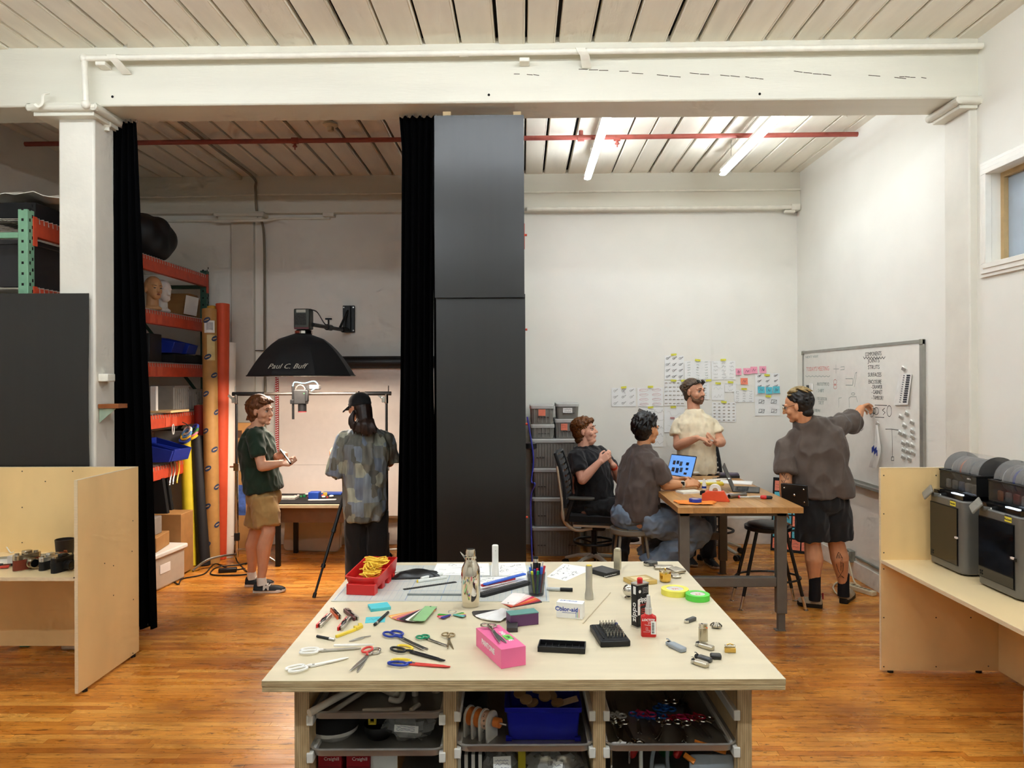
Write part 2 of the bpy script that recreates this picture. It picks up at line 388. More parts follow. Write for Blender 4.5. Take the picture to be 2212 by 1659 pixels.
# red sprinkler pipe
sp = thing('sprinkler_pipe', 'red sprinkler pipe under the far plank ceiling', 'pipe', (0, 0, 0))
redp = M('red_pipe_paint', (166, 84, 74), .45, var=.1)
B().tube([(XL, 6.98, 4.125), (XR, 6.98, 4.15)], .022, 14).o('pipe_run', redp, sp)
for px, dn in ((637, .05), (1255, 0), (1333, .06)):
    q = pt(px, 300, y=6.98); q.z = 4.135; B().cyl(q-V((.03, 0, 0)), q+V((.03, 0, 0)), .03).o('pipe_tee', redp, sp)
    if dn:
        b = B(); b.cyl(q, q-V((0, 0, .055)), .013); b.cyl(q-V((0, 0, .05)), q-V((0, 0, .058)), .022); b.cyl(q-V((0, 0, .05)), q-V((0, 0, .085)), .006); b.o('sprinkler_head', redp, sp)
    else: B().cyl(q, q+V((0, 0, .07)), .02).o('pipe_hanger', redp, sp)
q = pt(714, 318, y=6.7); tag(B().lathe([(.062, .02), (.07, .0), (.055, -.012), (.03, -.016), (.028, -.05), (.02, -.056)], (q.x, q.y, ZC-.02)).o('smoke_detector', M('ivory_plastic', (226, 214, 186), .5)), 'round ivory smoke detector on the dim plank ceiling', 'smoke detector')
# ceiling rib and conduits in the photo corner
rib = B(); rib.bb(-3.30, -3.18, BY1, YB-.1, ZC-.045, ZC); struct(rib.o('trim_2', beamw, bev=.012), 'white cover strip running over the ceiling boards')
cm = M('grey_conduit', (150, 140, 122), .4, .6)
tag(B().tube(curve3([(-3.02, BY1, 4.165), (-3.02, 7.4, 4.165), (-3.02, YB-.2, 4.16), (-3.02, YB-.13, 4.05), (-3.0, YB-.125, 3.75), (-2.96, YB-.03, 3.55), (-2.955, YB-.03, 2.4), (-2.955, YB-.03, .6)]), .014, 10).o('conduit', cm), 'grey conduit bending down the back wall behind the softbox', 'conduit')
tag(B().tube(curve3([(XL, YB-.115, 3.965), (-3.6, YB-.115, 3.97), (-3.0, YB-.115, 3.985), (-1.0, YB-.115, 3.99), (XR, YB-.115, 4.0)]), .011, 8).o('conduit', pipew), 'thin cream conduit along the back beam', 'conduit')
tag(B().tube(curve3([(XL, YB-.03, 3.71), (-3.6, YB-.05, 3.71), (-3.45, YB-.18, 3.68), (-2.95, YB-.18, 3.68), (-2.75, YB-.03, 3.735), (-2.2, YB-.03, 3.73)]), .014, 8).o('conduit', pipew), 'cream conduit dipping round the back column cap', 'conduit')
b = B(); q = pt(711, 461, y=YB-.05); b.box(q, (.13, .09, .085)); tag(b.o('conduit_box', pipew, bev=.006), 'cream junction box under the back beam of the photo corner', 'junction box')
tag(B().tube([(.05, YB-.12, 3.80), (3.05, YB-.12, 3.80)], .024, 12).o('wall_pipe', pipew), 'cream pipe under the back beam above the whiteboard room', 'pipe')
b = B(); q = V((3.06, YB-.1, 3.80)); b.box(q, (.1, .1, .07)); b.bb(2.94, 3.06, YB-.13, YB-.07, 3.74, 3.77); tag(b.o('pipe_bracket', pipew, bev=.008), 'cream bracket in the back corner under the beam', 'bracket')

# ---------------------------------------------------------------- lamps
def tube_lamp(a, c, rad, label, grp=None, r=.03):
    a, c = V(a), V(c); t = thing('tube_light', label, 'tube light', (a+c)/2, 0, grp); o = (a+c)/2; d = (c-a).normalized()
    B().tube([a-o, c-o], r*(1.15 if a.z > 3.8 else 1), 12, flat=.35 if a.z > 3.8 else 1).o('tube', M('tube_glow_%g' % rad, (250, 250, 248), .5, emit=rad, ecol=(236, 246, 255), var=0), t)
    b = B(); up = V((0, 0, r+.012)); n = V((-d.y, d.x, 0))*(.03 if a.z > 3.8 else .008)
    b.add([q+up+s*n+z for q in (a-o, c-o) for s in (-1, 1) for z in (V((0, 0, -.008)), V((0, 0, .016)))], [(0, 1, 3, 2), (4, 6, 7, 5), (0, 4, 5, 1), (2, 3, 7, 6), (0, 2, 6, 4), (1, 5, 7, 3)])
    b.o('housing', pipew, t)
    b = B(); 
    for q in (a.lerp(c, .15)-o, a.lerp(c, .85)-o): b.cyl(q+up, V((q.x, q.y, ZC-o.z)), .003, n=6)
    b.o('hanger', steel, t); return t
tube_lamp((.672, 5.52, 3.95), (.672, 7.70, 3.95), L_ROOM, 'glowing tube light over the grey storage totes', 'room tube lights')
tube_lamp((2.03, 5.52, 3.95), (2.03, 7.58, 3.95), L_ROOM, 'glowing tube light near the whiteboard wall', 'room tube lights')
def panel_lamp(x0, x1, yy, z, rad, label):
    "slim ceiling luminaire with a rounded diffuser"
    t = thing('ceiling_luminaire', label, 'ceiling light', ((x0+x1)/2, yy, z), 0, 'front ceiling lights'); w = (x1-x0)/2; h = .065
    B().sheet([[V((x, h*math.cos(a), -.05*math.sin(a))) for a in [PI*k/6 for k in range(7)]] for x in (-w, w)]).o('diffuser', M('panel_glow_%g' % rad, (250, 250, 248), .5, emit=rad, ecol=(236, 246, 255), var=0), t, smooth=0)
    b = B(); b.bb(-w-.01, w+.01, -h-.01, h+.01, .002, .05); b.o('housing', pipew, t)
for i, (x0, x1, yy, rad) in enumerate(((-3.7, -1.5, 3.65, L_FRONT), (-1.1, 1.1, 3.65, L_FRONT), (1.4, 2.8, 3.65, L_FRONT))):
    panel_lamp(x0, x1, yy, 4.12, rad, 'slim ceiling light over the front work area, ' + ('camera booth side', 'above the island', 'printer booth side')[i])
for x0, x1, lab in ((-3.4, -.9, 'booth'), (.1, 2.7, 'printers')): tube_lamp((x0, .7, 3.6), (x1, .7, 3.6), L_FILL, 'added unseen fill tube near the camera, toward the ' + lab, 'added fill tubes')  # unseen tubes added to brighten the ceiling and fill from the front
# ---------------------------------------------------------------- the plywood island
SC.cycles.use_light_tree = False
TT = .923
tp = lambda px, py, dz=0: pt(px, py, z=TT+dz)
NL, NR, FR = tp(565, 1471), tp(1697.5, 1466.5), tp(1465.5, 1212.5)
IANG = math.degrees(math.atan2(NR.y-NL.y, NR.x-NL.x)); IWD = (NR-NL).length; IDP = (FR-NR).length
def ply_material(name, horizontal, tint=(226, 198, 150)):
    "birch plywood: pale face grain, striped edges"
    m = bpy.data.materials.new(name); m.use_nodes = True; nt = m.node_tree; N = nt.nodes; L = nt.links; b = N['Principled BSDF']
    tc = N.new('ShaderNodeTexCoord'); sp = N.new('ShaderNodeSeparateXYZ'); L.new(tc.outputs['Object'], sp.inputs[0])
    wv = N.new('ShaderNodeMath'); wv.operation = 'MULTIPLY'; wv.inputs[1].default_value = 333.0; L.new(sp.outputs[horizontal], wv.inputs[0])
    fr = N.new('ShaderNodeMath'); fr.operation = 'PINGPONG'; fr.inputs[1].default_value = 1; L.new(wv.outputs[0], fr.inputs[0])
    nz = N.new('ShaderNodeTexNoise'); nz.inputs['Scale'].default_value = 9; nz.inputs['Detail'].default_value = 4
    mp = N.new('ShaderNodeMapping'); mp.inputs['Scale'].default_value = (1.2, 9, 9) if horizontal == 2 else (9, 9, 1.2); L.new(tc.outputs['Object'], mp.inputs[0]); L.new(mp.outputs[0], nz.inputs['Vector'])
    r = N.new('ShaderNodeValToRGB'); r.color_ramp.elements[0].color = (*lin([v*.82 for v in tint]), 1); r.color_ramp.elements[1].color = (*lin([min(255, v*1.03) for v in tint]), 1); r.color_ramp.elements[0].position = .3; r.color_ramp.elements[1].position = .65
    L.new(fr.outputs[0], r.inputs[0])
    x = N.new('ShaderNodeMixRGB'); x.blend_type = 'MULTIPLY'; x.inputs[0].default_value = .6; L.new(r.outputs[0], x.inputs[1])
    r2 = N.new('ShaderNodeValToRGB'); r2.color_ramp.elements[0].position = .35; r2.color_ramp.elements[0].color = (.6, .5, .4, 1); r2.color_ramp.elements[1].position = .6; L.new(nz.outputs[0], r2.inputs[0]); L.new(r2.outputs[0], x.inputs[2])
    L.new(x.outputs[0], b.inputs['Base Color']); b.inputs['Roughness'].default_value = .5; return m
ply_edge_h, ply_edge_v = ply_material('plywood_edge', 2), ply_material('plywood_edge_upright', 0, (214, 184, 138))
birch = M('birch_face', (219, 205, 174), .38, var=.035, scale=3, stretch=(1, 6, 1), spec=.4)
isl = thing('plywood_island', 'plywood work island with sheet-pan bays under a pale top', 'work table', NL+V((0, 0, -TT)), IANG)
b = B(); b.bb(0, IWD, 0, IDP, TT-.018, TT-.0012); b.o('top_ply', ply_edge_h, isl)
B().bb(0, IWD, 0, IDP, TT-.0012, TT).o('top_face', birch, isl)
B().bb(.001, IWD-.001, .001, IDP-.001, TT-.036, TT-.0182).o('under_ply', ply_edge_h, isl)
def lx(px, yl=.1):                                # island-local x of a pixel column on the plane of the bays
    p = pt(px, 1560, y=NL.y+yl); return (p.x-NL.x)*math.cos(R(IANG))+(p.y-NL.y)*math.sin(R(IANG))
BAYF = .095; ups = [(637, 668), (957, 986), (1282, 1309), (1597, 1628)]; ux = [(lx(a), lx(c)) for a, c in ups]
ply_panel = M('ply_panel_inner', (222, 190, 140), .5, var=.08, scale=4, stretch=(1, 6, 1))
for a, c in ux:
    B().bb(a, c, BAYF, BAYF+.02, .05, TT-.036).o('upright_edge', ply_edge_v, isl)
    B().bb(a+.002, c-.002, BAYF+.02, IDP-.1, .05, TT-.0365).o('upright_panel', ply_panel, isl)
B().bb(ux[0][0], ux[3][1], BAYF+.01, IDP-.11, .05, .086).o('bottom_panel', ply_panel, isl)
B().bb(ux[0][0]+.02, ux[3][1]-.02, BAYF+.72, BAYF+.738, .086, TT-.037).o('back_panel', M('ply_back', (160, 126, 88), .6), isl)
for x in (.2, IWD-.2):
    for y in (.25, IDP-.25):
        b = B(); b.cyl((x, y, .05), (x, y, .03), .03); b.cyl((x-.015, y, .027), (x+.015, y, .027), .027); b.o('caster', black, isl)
whpl = M('white_plastic', (238, 235, 226), .45, var=.02)
levels = {0: (.779, .655, .53), 1: (.668, .53), 2: (.668, .53)}
for i in range(3):
    for zz in levels[i] if i == 0 else (.79, .668, .53):
        for x, s in ((ux[i][1], 1), (ux[i+1][0], -1)):
            B().bb(x-.008*s, x+.014*s, BAYF-.006, BAYF+.68, zz-.042, zz-.008).o('tray_rail', whpl, isl, bev=.003)
alum = M('sheet_pan_aluminium', (206, 202, 194), .28, .7, var=.06, scale=6)
IM = Matrix.Translation(NL+V((0, 0, -TT))) @ Matrix.Rotation(R(IANG), 4, 'Z')
il = lambda x, y, z: IM @ V((x, y, z))            # island-local to room
pan_me = None
def pan(i, zz, label):
    global pan_me
    w = ux[i+1][0]-ux[i][1]+.012; p = il((ux[i][1]+ux[i+1][0])/2, BAYF+.33, zz)
    b = B(); d = .66
    for prof in (((0, 0, -.002), (0, 0, -.004), (.004, 0, -.006), (.012, 0, -.026), (.02, 0, -.028)), ):
        rs = [[V((x, y, z)) for x, y in rrect(w-2*o, d-2*o, max(.045-o, .02), 5)] for o, _, z in ((.0, 0, -.004), (-.003, 0, 0), (.003, 0, .003), (.007, 0, 0), (.015, 0, -.024), (.022, 0, -.027))]
        b.rings(rs, caps=False); n = len(rs[0]); o = len(b.v)-n; b.f.append(tuple(range(o, o+n))); b.m.append(0)
        b.rings([[V((x, y, z)) for x, y in rrect(w-2*o, d-2*o, max(.045-o, .02), 5)] for o, z in ((.0, -.004), (.006, -.006), (.013, -.027), (.021, -.0285))], caps=False)
        o = len(b.v)-n; b.f.append(tuple(range(o, o+n))[::-1]); b.m.append(0)
    ob = b.o('sheet_pan', alum, smooth=50); ob.location = p; ob.rotation_euler.z = R(IANG); tag(ob, label, 'tray', 'sheet pans in the island'); return p
pan(0, .779, 'sheet pan of white tubes, topmost in the bay under the white scissors')
pan(0, .655, 'sheet pan with the black drum and clear parts bag')
pan(0, .53, 'sheet pan under the two red boxes')
pan(1, .668, 'sheet pan with the big blue bin, middle bay of the island')
pan(1, .53, 'sheet pan under the striped box and wrapped bags, middle bay')
pan(2, .668, 'sheet pan spread with coloured scissors')
pan(2, .53, 'sheet pan of clamps below the scissors pan')

# ---------------------------------------------------------------- makers for small things
def seg(p0, p1, dz=0):
    a, c = tp(*p0, dz), tp(*p1, dz); d = c-a; return (a+c)/2, math.degrees(math.atan2(d.y, d.x)), d.length
def base3(A, Bc, Cc):
    A, Bc, Cc = tp(*A), tp(*Bc), tp(*Cc); e = Cc-Bc; f = A-Bc
    return (A+Cc)/2, math.degrees(math.atan2(e.y, e.x)), e.length, f.length
def plastic(name, c, r=.35, **k): return M(name, c, r, var=.04, **k)
def scissors(label, p_pivot, tip, handle, c1, c2, blade=None, w=.011, spread=9, hr=(.026, .017), zoff=0, world=None, group='scissors on the island', ring=.0042, base=None, blunt=.2):
    "p_pivot..tip give the blades, handle gives the middle of the two finger loops"
    g = (lambda p: tp(*p, zoff)) if world is None else (lambda p: V(p))
    pv, t, h = g(p_pivot), g(tip), g(handle)
    blade = blade or (steel, steel); L = (t-pv).length; a = math.degrees(math.atan2(t.y-pv.y, t.x-pv.x)); K = max((h-pv).length, .03)
    T = thing('scissors', label, 'scissors', pv, a, group)
    for k, (s, cm_, bm_) in enumerate(((1, c1, blade[0]), (-1, c2, blade[1]))):
        z0 = .0015+.003*k; ang = R(spread*.22*s)
        rot = Matrix.Rotation(ang, 4, 'Z')
        b = B(); pts = [(-.012, -w*.45), (-.012, w*.45), (L*.3, w*.5), (L*.8, w*.45), (L, w*blunt*.4), (L, -w*.2), (L*.5, -w*.45)]
        b.prism([(x, -y*s) for x, y in pts], z0, z0+.0028, rot)
        b.o('blade', bm_, T, bev=.0006)
        c = V((-K, s*hr[1]*1.25, z0+.004)); b = B()
        loop = [rot @ V((c.x+hr[0]*math.cos(q*2*PI/18), c.y+hr[1]*math.sin(q*2*PI/18), c.z)) for q in range(18)]
        b.tube(loop, ring, 8, closed=True)
        b.tube(curve3([rot @ V((-.006, 0, z0+.003)), rot @ V((-K*.35, s*hr[1]*.25, z0+.004)), rot @ V((-K+hr[0]*.9, s*hr[1]*.75, z0+.004))], 5), [ring*1.1]*10+[ring*1.0], 8)
        b.o('handle', cm_, T)
    B().cyl((0, 0, .001), (0, 0, .009), .0045, n=12).o('pivot_screw', steel, T); return T
def stick(name, label, cat, p0, p1, r, mats, cuts=(), dz=0, n=10, group=None, parts=('body',), world=None, taper=None):
    "a pen-like thing lying on the table; cuts split it into its parts along its length"
    if world: a, c = V(world[0]), V(world[1])
    else: a, c = tp(*p0, r), tp(*p1, r)
    if world is None: a.z += dz; c.z += dz
    d = c-a; L = d.length; T = thing(name, label, cat, a, 0, group); q = d.to_track_quat('X', 'Z'); T.rotation_mode = 'QUATERNION'; T.rotation_quaternion = q
    ks = [0]+list(cuts)+[1]
    for i, (u, w_) in enumerate(zip(ks, ks[1:])):
        rr = r if not taper else r*taper[i]
        B().tube([(u*L, 0, 0), (u*L+.001, 0, 0), (w_*L-.001, 0, 0), (w_*L, 0, 0)], [rr*.85, rr, rr, rr*.85], n).o(parts[min(i, len(parts)-1)], mats[min(i, len(mats)-1)], T)
    return T
def slab(name, label, cat, A, Bc, Cc, h, mat, group=None, bev=.002, dz=0):
    c, a, w, d = base3(A, Bc, Cc); T = thing(name, label, cat, c+V((0, 0, dz)), a, group)
    B().bb(-w/2, w/2, -d/2, d/2, 0, h).o('body', mat, T, bev=bev); return T, w, d
def lump(ob_b, name, mat, parent, vox=.003, sm=4): o = ob_b.o(name, mat, parent); return fuse(o, vox, sm)
red = plastic('red_plastic', (206, 38, 36), .3); yellow = plastic('yellow_plastic', (236, 206, 62)); bluep = plastic('blue_plastic', (24, 52, 150)); greenp = plastic('green_plastic', (14, 138, 96))
paper = M('paper', (244, 243, 238), .75, var=.015); ink = M('ink', (52, 52, 58), .8); cyan = M('cyan_note', (88, 196, 204), .75, var=.02)
brass = M('brass', (214, 176, 96), .2, 1, var=.03); nickel = M('nickel', (198, 190, 172), .25, 1, var=.05); gun = M('dark_anodised', (52, 52, 52), .4, .5, var=.1)

# cutting mat
T = thing('cutting_mat', 'translucent grey cutting mat with a blue grid on the island', 'cutting mat', tp(718, 1300))
q0, q1, q3 = tp(715, 1299.5), tp(1187, 1300.5), tp(772, 1222)
ux_, uy_ = (q1-q0), (q3-q0); uy_ = V((-ux_.y, ux_.x, 0)).normalized()*.62; o = T.location
b = B(); b.prism([((p-o).x, (p-o).y) for p in (q0, q1, q1+uy_, q0+uy_)], 0, .003); b.o('mat_sheet', M('mat_vinyl', (206, 206, 196), .4, var=.02), T)
def gl(b, n, m, w, off=0):
    e1, e2 = ux_.normalized(), uy_.normalized(); L1, L2 = ux_.length, .62
    for i in range(off, n+1): x = .012+(L1-.024)*i/n; a = q0-o+e1*x+e2*.012; b.add([a-e1*w, a+e1*w, a+e1*w+e2*(L2-.024), a-e1*w+e2*(L2-.024)], [(0, 1, 2, 3)], Matrix.Translation((0, 0, .0033)))
    for i in range(m+1): y = .012+(L2-.024)*i/m; a = q0-o+e2*y+e1*.012; b.add([a-e2*w, a+e2*w, a+e2*w+e1*(L1-.024), a-e2*w+e1*(L1-.024)], [(0, 1, 2, 3)], Matrix.Translation((0, 0, .0033)))
b = B(); gl(b, 36, 24, .00035); b.o('grid_line', M('mat_line', (150, 172, 190), .6), T)
b = B(); gl(b, 6, 4, .0009); b.o('heavy_grid_line', M('mat_line_blue', (110, 160, 214), .6), T)
b = B(); p = tp(1126, 1288)-o
for k in range(5): b.bb(p.x-.035+k*.012, p.x-.026+k*.012, p.y-.012+.004*(k % 2), p.y+.012, .0034, .0037)
b.o('maker_mark', M('mat_line_blue', (110, 160, 214), .6), T)
# red bin of yellow cord
def bin_red():
    f0, f1, k1 = tp(742, 1287), tp(814, 1287), tp(833, 1257); w = (f1-f0).length; a = math.degrees(math.atan2(k1.y-f1.y, k1.x-f1.x))-90; L = .30
    T = thing('cord_bin', 'red plastic bin of yellow cord on the cutting mat', 'bin', (f0+f1)/2, -8); h = .105; t = .004
    def ring(zf, ins, front):                     # outline in plan with a round front
        hw = w/2-ins; o = [(-hw, L-ins), (hw, L-ins), (hw, .03+ins)]
        return o+[(hw*math.cos(q), front+ins-(.03)*math.sin(q)*.7) for q in [PI*i/8 for i in range(1, 8)]]+[(-hw, .03+ins)]
    def rimz(y, z): return z*(.72+.28*min(1, max(0, y/.2)))
    b = B(); fl = .018
    outs = [[V((x*(1+e), y-(e*.1), rimz(y, z))) for x, y in ring(0, 0, .03)] for z, e in ((.035, -.12), (.05, -.1), (h*.97, .06), (h, .075))]
    ins = [[V((x*(1+e), y, rimz(y, z))) for x, y in ring(0, t, .03)] for z, e in ((h, .06), (h*.9, .03), (.045, -.1), (.04, -.12))]
    b.rings(outs+ins); b.o('bin_shell', red, T, bev=.0015)
    for y0, y1 in ((.0, .05), (.11, .15), (.2, .245), (.275, .3)):
        B().bb(-w*.44, w*.44, y0, y1, 0, .05).o('foot_rib', red, T, bev=.004)
    b = B(); rg = random.Random(3); pts = []
    for k in range(26):
        u = k/25; cy = .06+.19*u; r0 = rg.uniform(.02, .045)
        pts.append(V((rg.uniform(-.03, .03)+.03*math.sin(k*2.4), cy+.03*math.cos(k*2.4), .07+.035*u+rg.uniform(-.008, .014)+.012*math.sin(k))))
    for s in range(5):
        q = [p+V((rg.uniform(-.018, .018), rg.uniform(-.02, .02), rg.uniform(-.014, .01))) for p in pts]
        b.tube(curve3(q, 4), .0026, 6)
    return b
b = bin_red(); f0, f1 = tp(742, 1287), tp(814, 1287)
co = b.o('yellow_rope', M('yellow_cord', (246, 204, 66), .7), smooth=60); co.location = (f0+f1)/2; co.rotation_euler.z = R(-8); tag(co, 'tangled yellow cord heaped in the red bin', 'cord')
# pouch, markers, rulers
p = tp(897, 1248); T = thing('zip_pouch', 'black leather zip pouch lying on the cutting mat', 'pouch', p+V((0, .02, 0)), 8); b = B()
g = []
for i in range(13):
    u = i/12*2-1; row = []
    for j in range(9):
        v = j/8*2-1; th = .02*(1-abs(u)**4)*(1-abs(v)**3.2)*(1+.25*math.sin(u*5+v*3)); row.append(V((u*.108*(1-.06*v), v*.052, .006+th)))
    g.append(row)
b.sheet(g, thick=.0055); b.o('pouch_body', M('black_leather', (22, 22, 22), .3, bump=.2, bscale=120), T)
B().tube([(-.1, -.052, .008), (0, -.055, .009), (.1, -.05, .008)], .0035, 8).o('zip', gun, T)
for x in (-.07, .075): B().ball((x, -.035, .022), (.004, .004, .003)).o('snap', gun, T)
mk = M('marker_grey', (222, 224, 218), .35)
stick('marker_pen', 'pale grey twin-tip marker in front of the pouch', 'marker', (900.5, 1256), (964, 1247), .0085, (yellow, mk, mk), (.03, .78), parts=('end_band', 'barrel', 'marker_cap'), group='pale markers', n=8)
stick('marker_pen', 'pale grey marker half under the black pouch', 'marker', (910, 1250), (955, 1239.5), .0085, (mk, mk), (.7,), parts=('barrel', 'marker_cap'), group='pale markers', n=8)
def ruler(label, p0, p1, w, h, mat, tick, txt=None, name='ruler', dz=0):
    c, a, L = seg(p0, p1); T = thing(name, label, 'ruler', c+V((0, 0, dz)), a); b = B(); b.prism(rrect(L, w, w*.3), 0, h); b.o('blade', mat, T, bev=.0008)
    b = B(); n = int(L/.012)
    for i in range(n): x = -L*.44+L*.88*i/n; b.bb(x, x+.0012, w*.1, w*(.35 if i % 5 else .45), h+.0001, h+.0004)
    b.o('tick_mark', tick, T)
    if txt: text(txt, w*.45, tick, T, (0, -w*.2, h+.0003))
    return T
ruler('dark grey metal ruler slanting across the cutting mat', (871, 1275), (986, 1258.5), .026, .004, gun, M('tick_pale', (220, 214, 190), .6))
stick('grey_rod', 'slim grey rod lying behind the steel shaker', 'rod', (880, 1284.5), (1000, 1285), .0055, (M('grey_rod', (118, 124, 122), .5),), n=10)
b1 = ruler('thick black scale ruler between shaker and pen cup', (1036, 1291), (1142, 1262), .045, .016, black, M('tick_pale', (220, 214, 190), .6), None)
ruler('red strip ruler under the blue ruler', (1040, 1275), (1112, 1259), .02, .008, M('red_strip', (178, 44, 52), .5), ink, dz=.0165)
ruler('bright blue ruler lying on the black scale ruler', (1046, 1276), (1134, 1252), .024, .006, M('blue_strip', (58, 104, 208), .4), paper, dz=.025)
# sheets of drawings
def sheet_on(label, quad, seed, name='drawing_sheet', dz=.004, dens=26, cat='paper'):
    P = [tp(*q) for q in quad]; o = P[0]; T = thing(name, label, cat, o+V((0, 0, dz)))
    b = B(); b.add([p-o for p in P]+[p-o+V((0, 0, .0006)) for p in P], [(3, 2, 1, 0), (4, 5, 6, 7), (0, 1, 5, 4), (1, 2, 6, 5), (2, 3, 7, 6), (3, 0, 4, 7)]); b.o('sheet', paper, T, smooth=0)
    rg = random.Random(seed); b = B(); lerp = lambda u, v: (P[0]-o).lerp(P[1]-o, u).lerp((P[3]-o).lerp(P[2]-o, u), v)
    for k in range(dens):
        u, v = rg.uniform(.06, .8), rg.uniform(.08, .9); w = rg.uniform(.04, .16); t = rg.random()
        q = [(u, v), (u+w, v+rg.uniform(-.03, .03))] if t < .4 else ([(u+w*.4*math.cos(x), v+.08*math.sin(x)) for x in [i*.7 for i in range(8)]] if t < .7 else [(u+w*i/6, v+rg.uniform(-.04, .04)) for i in range(7)])
        ribbon(b, [tuple(lerp(min(.97, max(.03, a)), min(.97, max(.03, c)))[:2]) for a, c in q], .0014, .0009)
    b.o('pencil_line', ink, T); return T
sheet_on('sheet of line drawings behind the steel shaker', [(932, 1244), (1058, 1245), (1056, 1218.5), (944, 1219)], 2)
sheet_on('sheet of sketches behind the white cylinder', [(1060, 1247), (1140, 1244), (1134, 1217), (1062, 1218.5)], 5)
sheet_on('sheet of sketches under the blue ruler', [(1024, 1276), (1138, 1266), (1136, 1246), (1030, 1250)], 8, dz=.0048)
sheet_on('loose pencil drawing on the bare top beside the pen cup', [(1181, 1246), (1222, 1255.5), (1284, 1228), (1217, 1217.5)], 9, dz=.0004)
# shaker
p = tp(1017, 1309); T = thing('cocktail_shaker', 'polished steel cocktail shaker with a spout', 'shaker', p)
shk = M('polished_steel', (222, 214, 198), .06, 1, var=.02); B().lathe([(.0, 0), (.032, 0), (.035, .004), (.037, .03), (.040, .045), (.041, .13), (.0405, .142), (.036, .165), (.027, .185), (.021, .197), (.0205, .205), (.024, .212), (.0, .212)], n=40).o('body', shk, T, smooth=50)
B().lathe([(.0225, .203), (.0225, .2), (.0235, .2), (.0235, .208), (.0205, .212)], n=32).o('collar', shk, T)
B().lathe([(.021, .208), (.0215, .23), (.018, .241), (.0, .243)], n=32).o('shaker_cap', shk, T, smooth=60)
b = B(); b.add([V((-.019, -.012, .205)), V((-.019, .012, .205)), V((-.044, -.003, .23)), V((-.044, .003, .23)), V((-.022, 0, .192)), V((-.042, 0, .224))], [(0, 4, 5, 2), (1, 3, 5, 4), (0, 2, 3, 1), (2, 5, 3)]); b.o('spout', shk, T)
# white cylinder, silver torch, pen cup
p = tp(1070, 1245); T = thing('white_torch', 'tall white plastic cylinder standing on the sketches', 'flashlight', p); B().lathe([(.0, 0), (.0175, 0), (.0175, .03), (.0155, .05), (.0155, .15), (.013, .153), (0, .153)]).o('body', whpl, T); B().ball((.002, -.0155, .128), (.0016, .001, .0016), 8, 6).o('pinhole', ink, T)
p = tp(1272.5, 1294); T = thing('silver_torch', 'brushed silver flashlight standing on its wide end, yellow tip', 'flashlight', p)
B().lathe([(0, 0), (.019, 0), (.019, .022), (.016, .034), (.0145, .05), (.0145, .145), (.0, .145)]).o('body', M('brushed_aluminium', (206, 204, 198), .35, .9), T)
B().lathe([(.012, .145), (.0125, .148), (.0, .149)]).o('tip', yellow, T)
p = tp(1158.5, 1286); T = thing('pen_cup', 'smoky glass pen cup on the cutting mat corner', 'cup', p+V((0, 0, .0035)))
gl_ = M('smoky_glass', (70, 72, 72), .05, alpha=.4)
B().lathe([(0, 0), (.033, 0), (.034, .004), (.040, .07), (.042, .098), (.0405, .0985), (.0385, .07), (.0325, .007), (0, .006)], n=28).o('cup_wall', gl_, T, smooth=60)
pens = [('blue', (60, 110, 205), -.022, .0, .125, .005), ('lime', (206, 214, 60), -.016, -.018, .112, .006), ('violet', (52, 46, 150), -.006, -.012, .12, .0055), ('green', (18, 150, 96), .006, -.02, .115, .006), ('black', (16, 16, 18), .012, .01, .14, .006), ('bright blue', (46, 98, 196), .02, -.008, .128, .007), ('red', (212, 60, 66), .03, .004, .13, .0055), ('clear', (214, 206, 198), .024, .014, .145, .004), ('grey', (120, 120, 118), -.018, .016, .135, .004), ('crimson', (184, 30, 44), .004, .0, .12, .005)]
for nm, c, dx, dy, h, r in pens:
    stick('pen', '%s pen standing in the smoky cup%s' % (nm, ''), 'pen', None, None, r, (plastic('pen_'+nm, c), plastic('pen_'+nm, c)), (.72,), parts=('barrel', 'pen_cap'), group='pens in the cup', world=(p+V((dx*.55, dy*.55, .012)), p+V((dx*1.25, dy*1.3, h))), n=8, taper=(.85, 1))
stick('pump_marker', 'thick black marker with a striped chrome cap in the cup', 'marker', None, None, .0125, (black, chrome, black), (.8, .93), parts=('barrel', 'chrome_band', 'marker_cap'), world=(p+V((-.004, .012, .03)), p+V((-.002, .03, .165))), n=12)
stick('felt_marker', 'grey felt marker with a black cap lying by the cup', 'marker', (1181, 1272), (1237, 1274), .0085, (M('marker_body', (196, 200, 198), .4), black), (.52,), parts=('barrel', 'marker_cap'), n=12)
# ---------------------------------------------------------------- the rest of what lies on the island
# flat black box, standing tin, lighters at the far edge
T, w, d = slab('card_box', 'flat black card box behind the silver flashlight', 'box', (1281, 1236), (1300, 1250), (1330, 1243), .022, gun)
text('Designed in San Francisco', .008, paper, T, (-.02, -d/2-.0006, .009), (90, 0, 0)); b = B(); ribbon(b, [(-w/2, -d/2), (w/2, d/2)], .001); b.o('fold_line', M('dim_line', (96, 96, 94), .6), T, loc=(0, 0, .0223))
p = tp(1334, 1232.5); T = thing('metal_tin', 'slim pale metal tin standing on edge at the far side', 'tin', p, -22); b = B(); b.prism(rrect(.026, .115, .012), -.008, .008, Matrix.Translation((0, 0, .0575)) @ Matrix.Rotation(R(90), 4, 'Y') @ Matrix.Rotation(R(90), 4, 'Z')); b = B(); b.prism(rrect(.034, .113, .012), -.012, .012, Matrix.Translation((0, 0, .0565)) @ Matrix.Rotation(R(90), 4, 'X')); b.o('body', M('champagne_metal', (204, 196, 172), .4, .8), T, bev=.002); B().bb(-.0172, .0172, -.0125, .0125, .1, .1012).o('seam', gun, T)
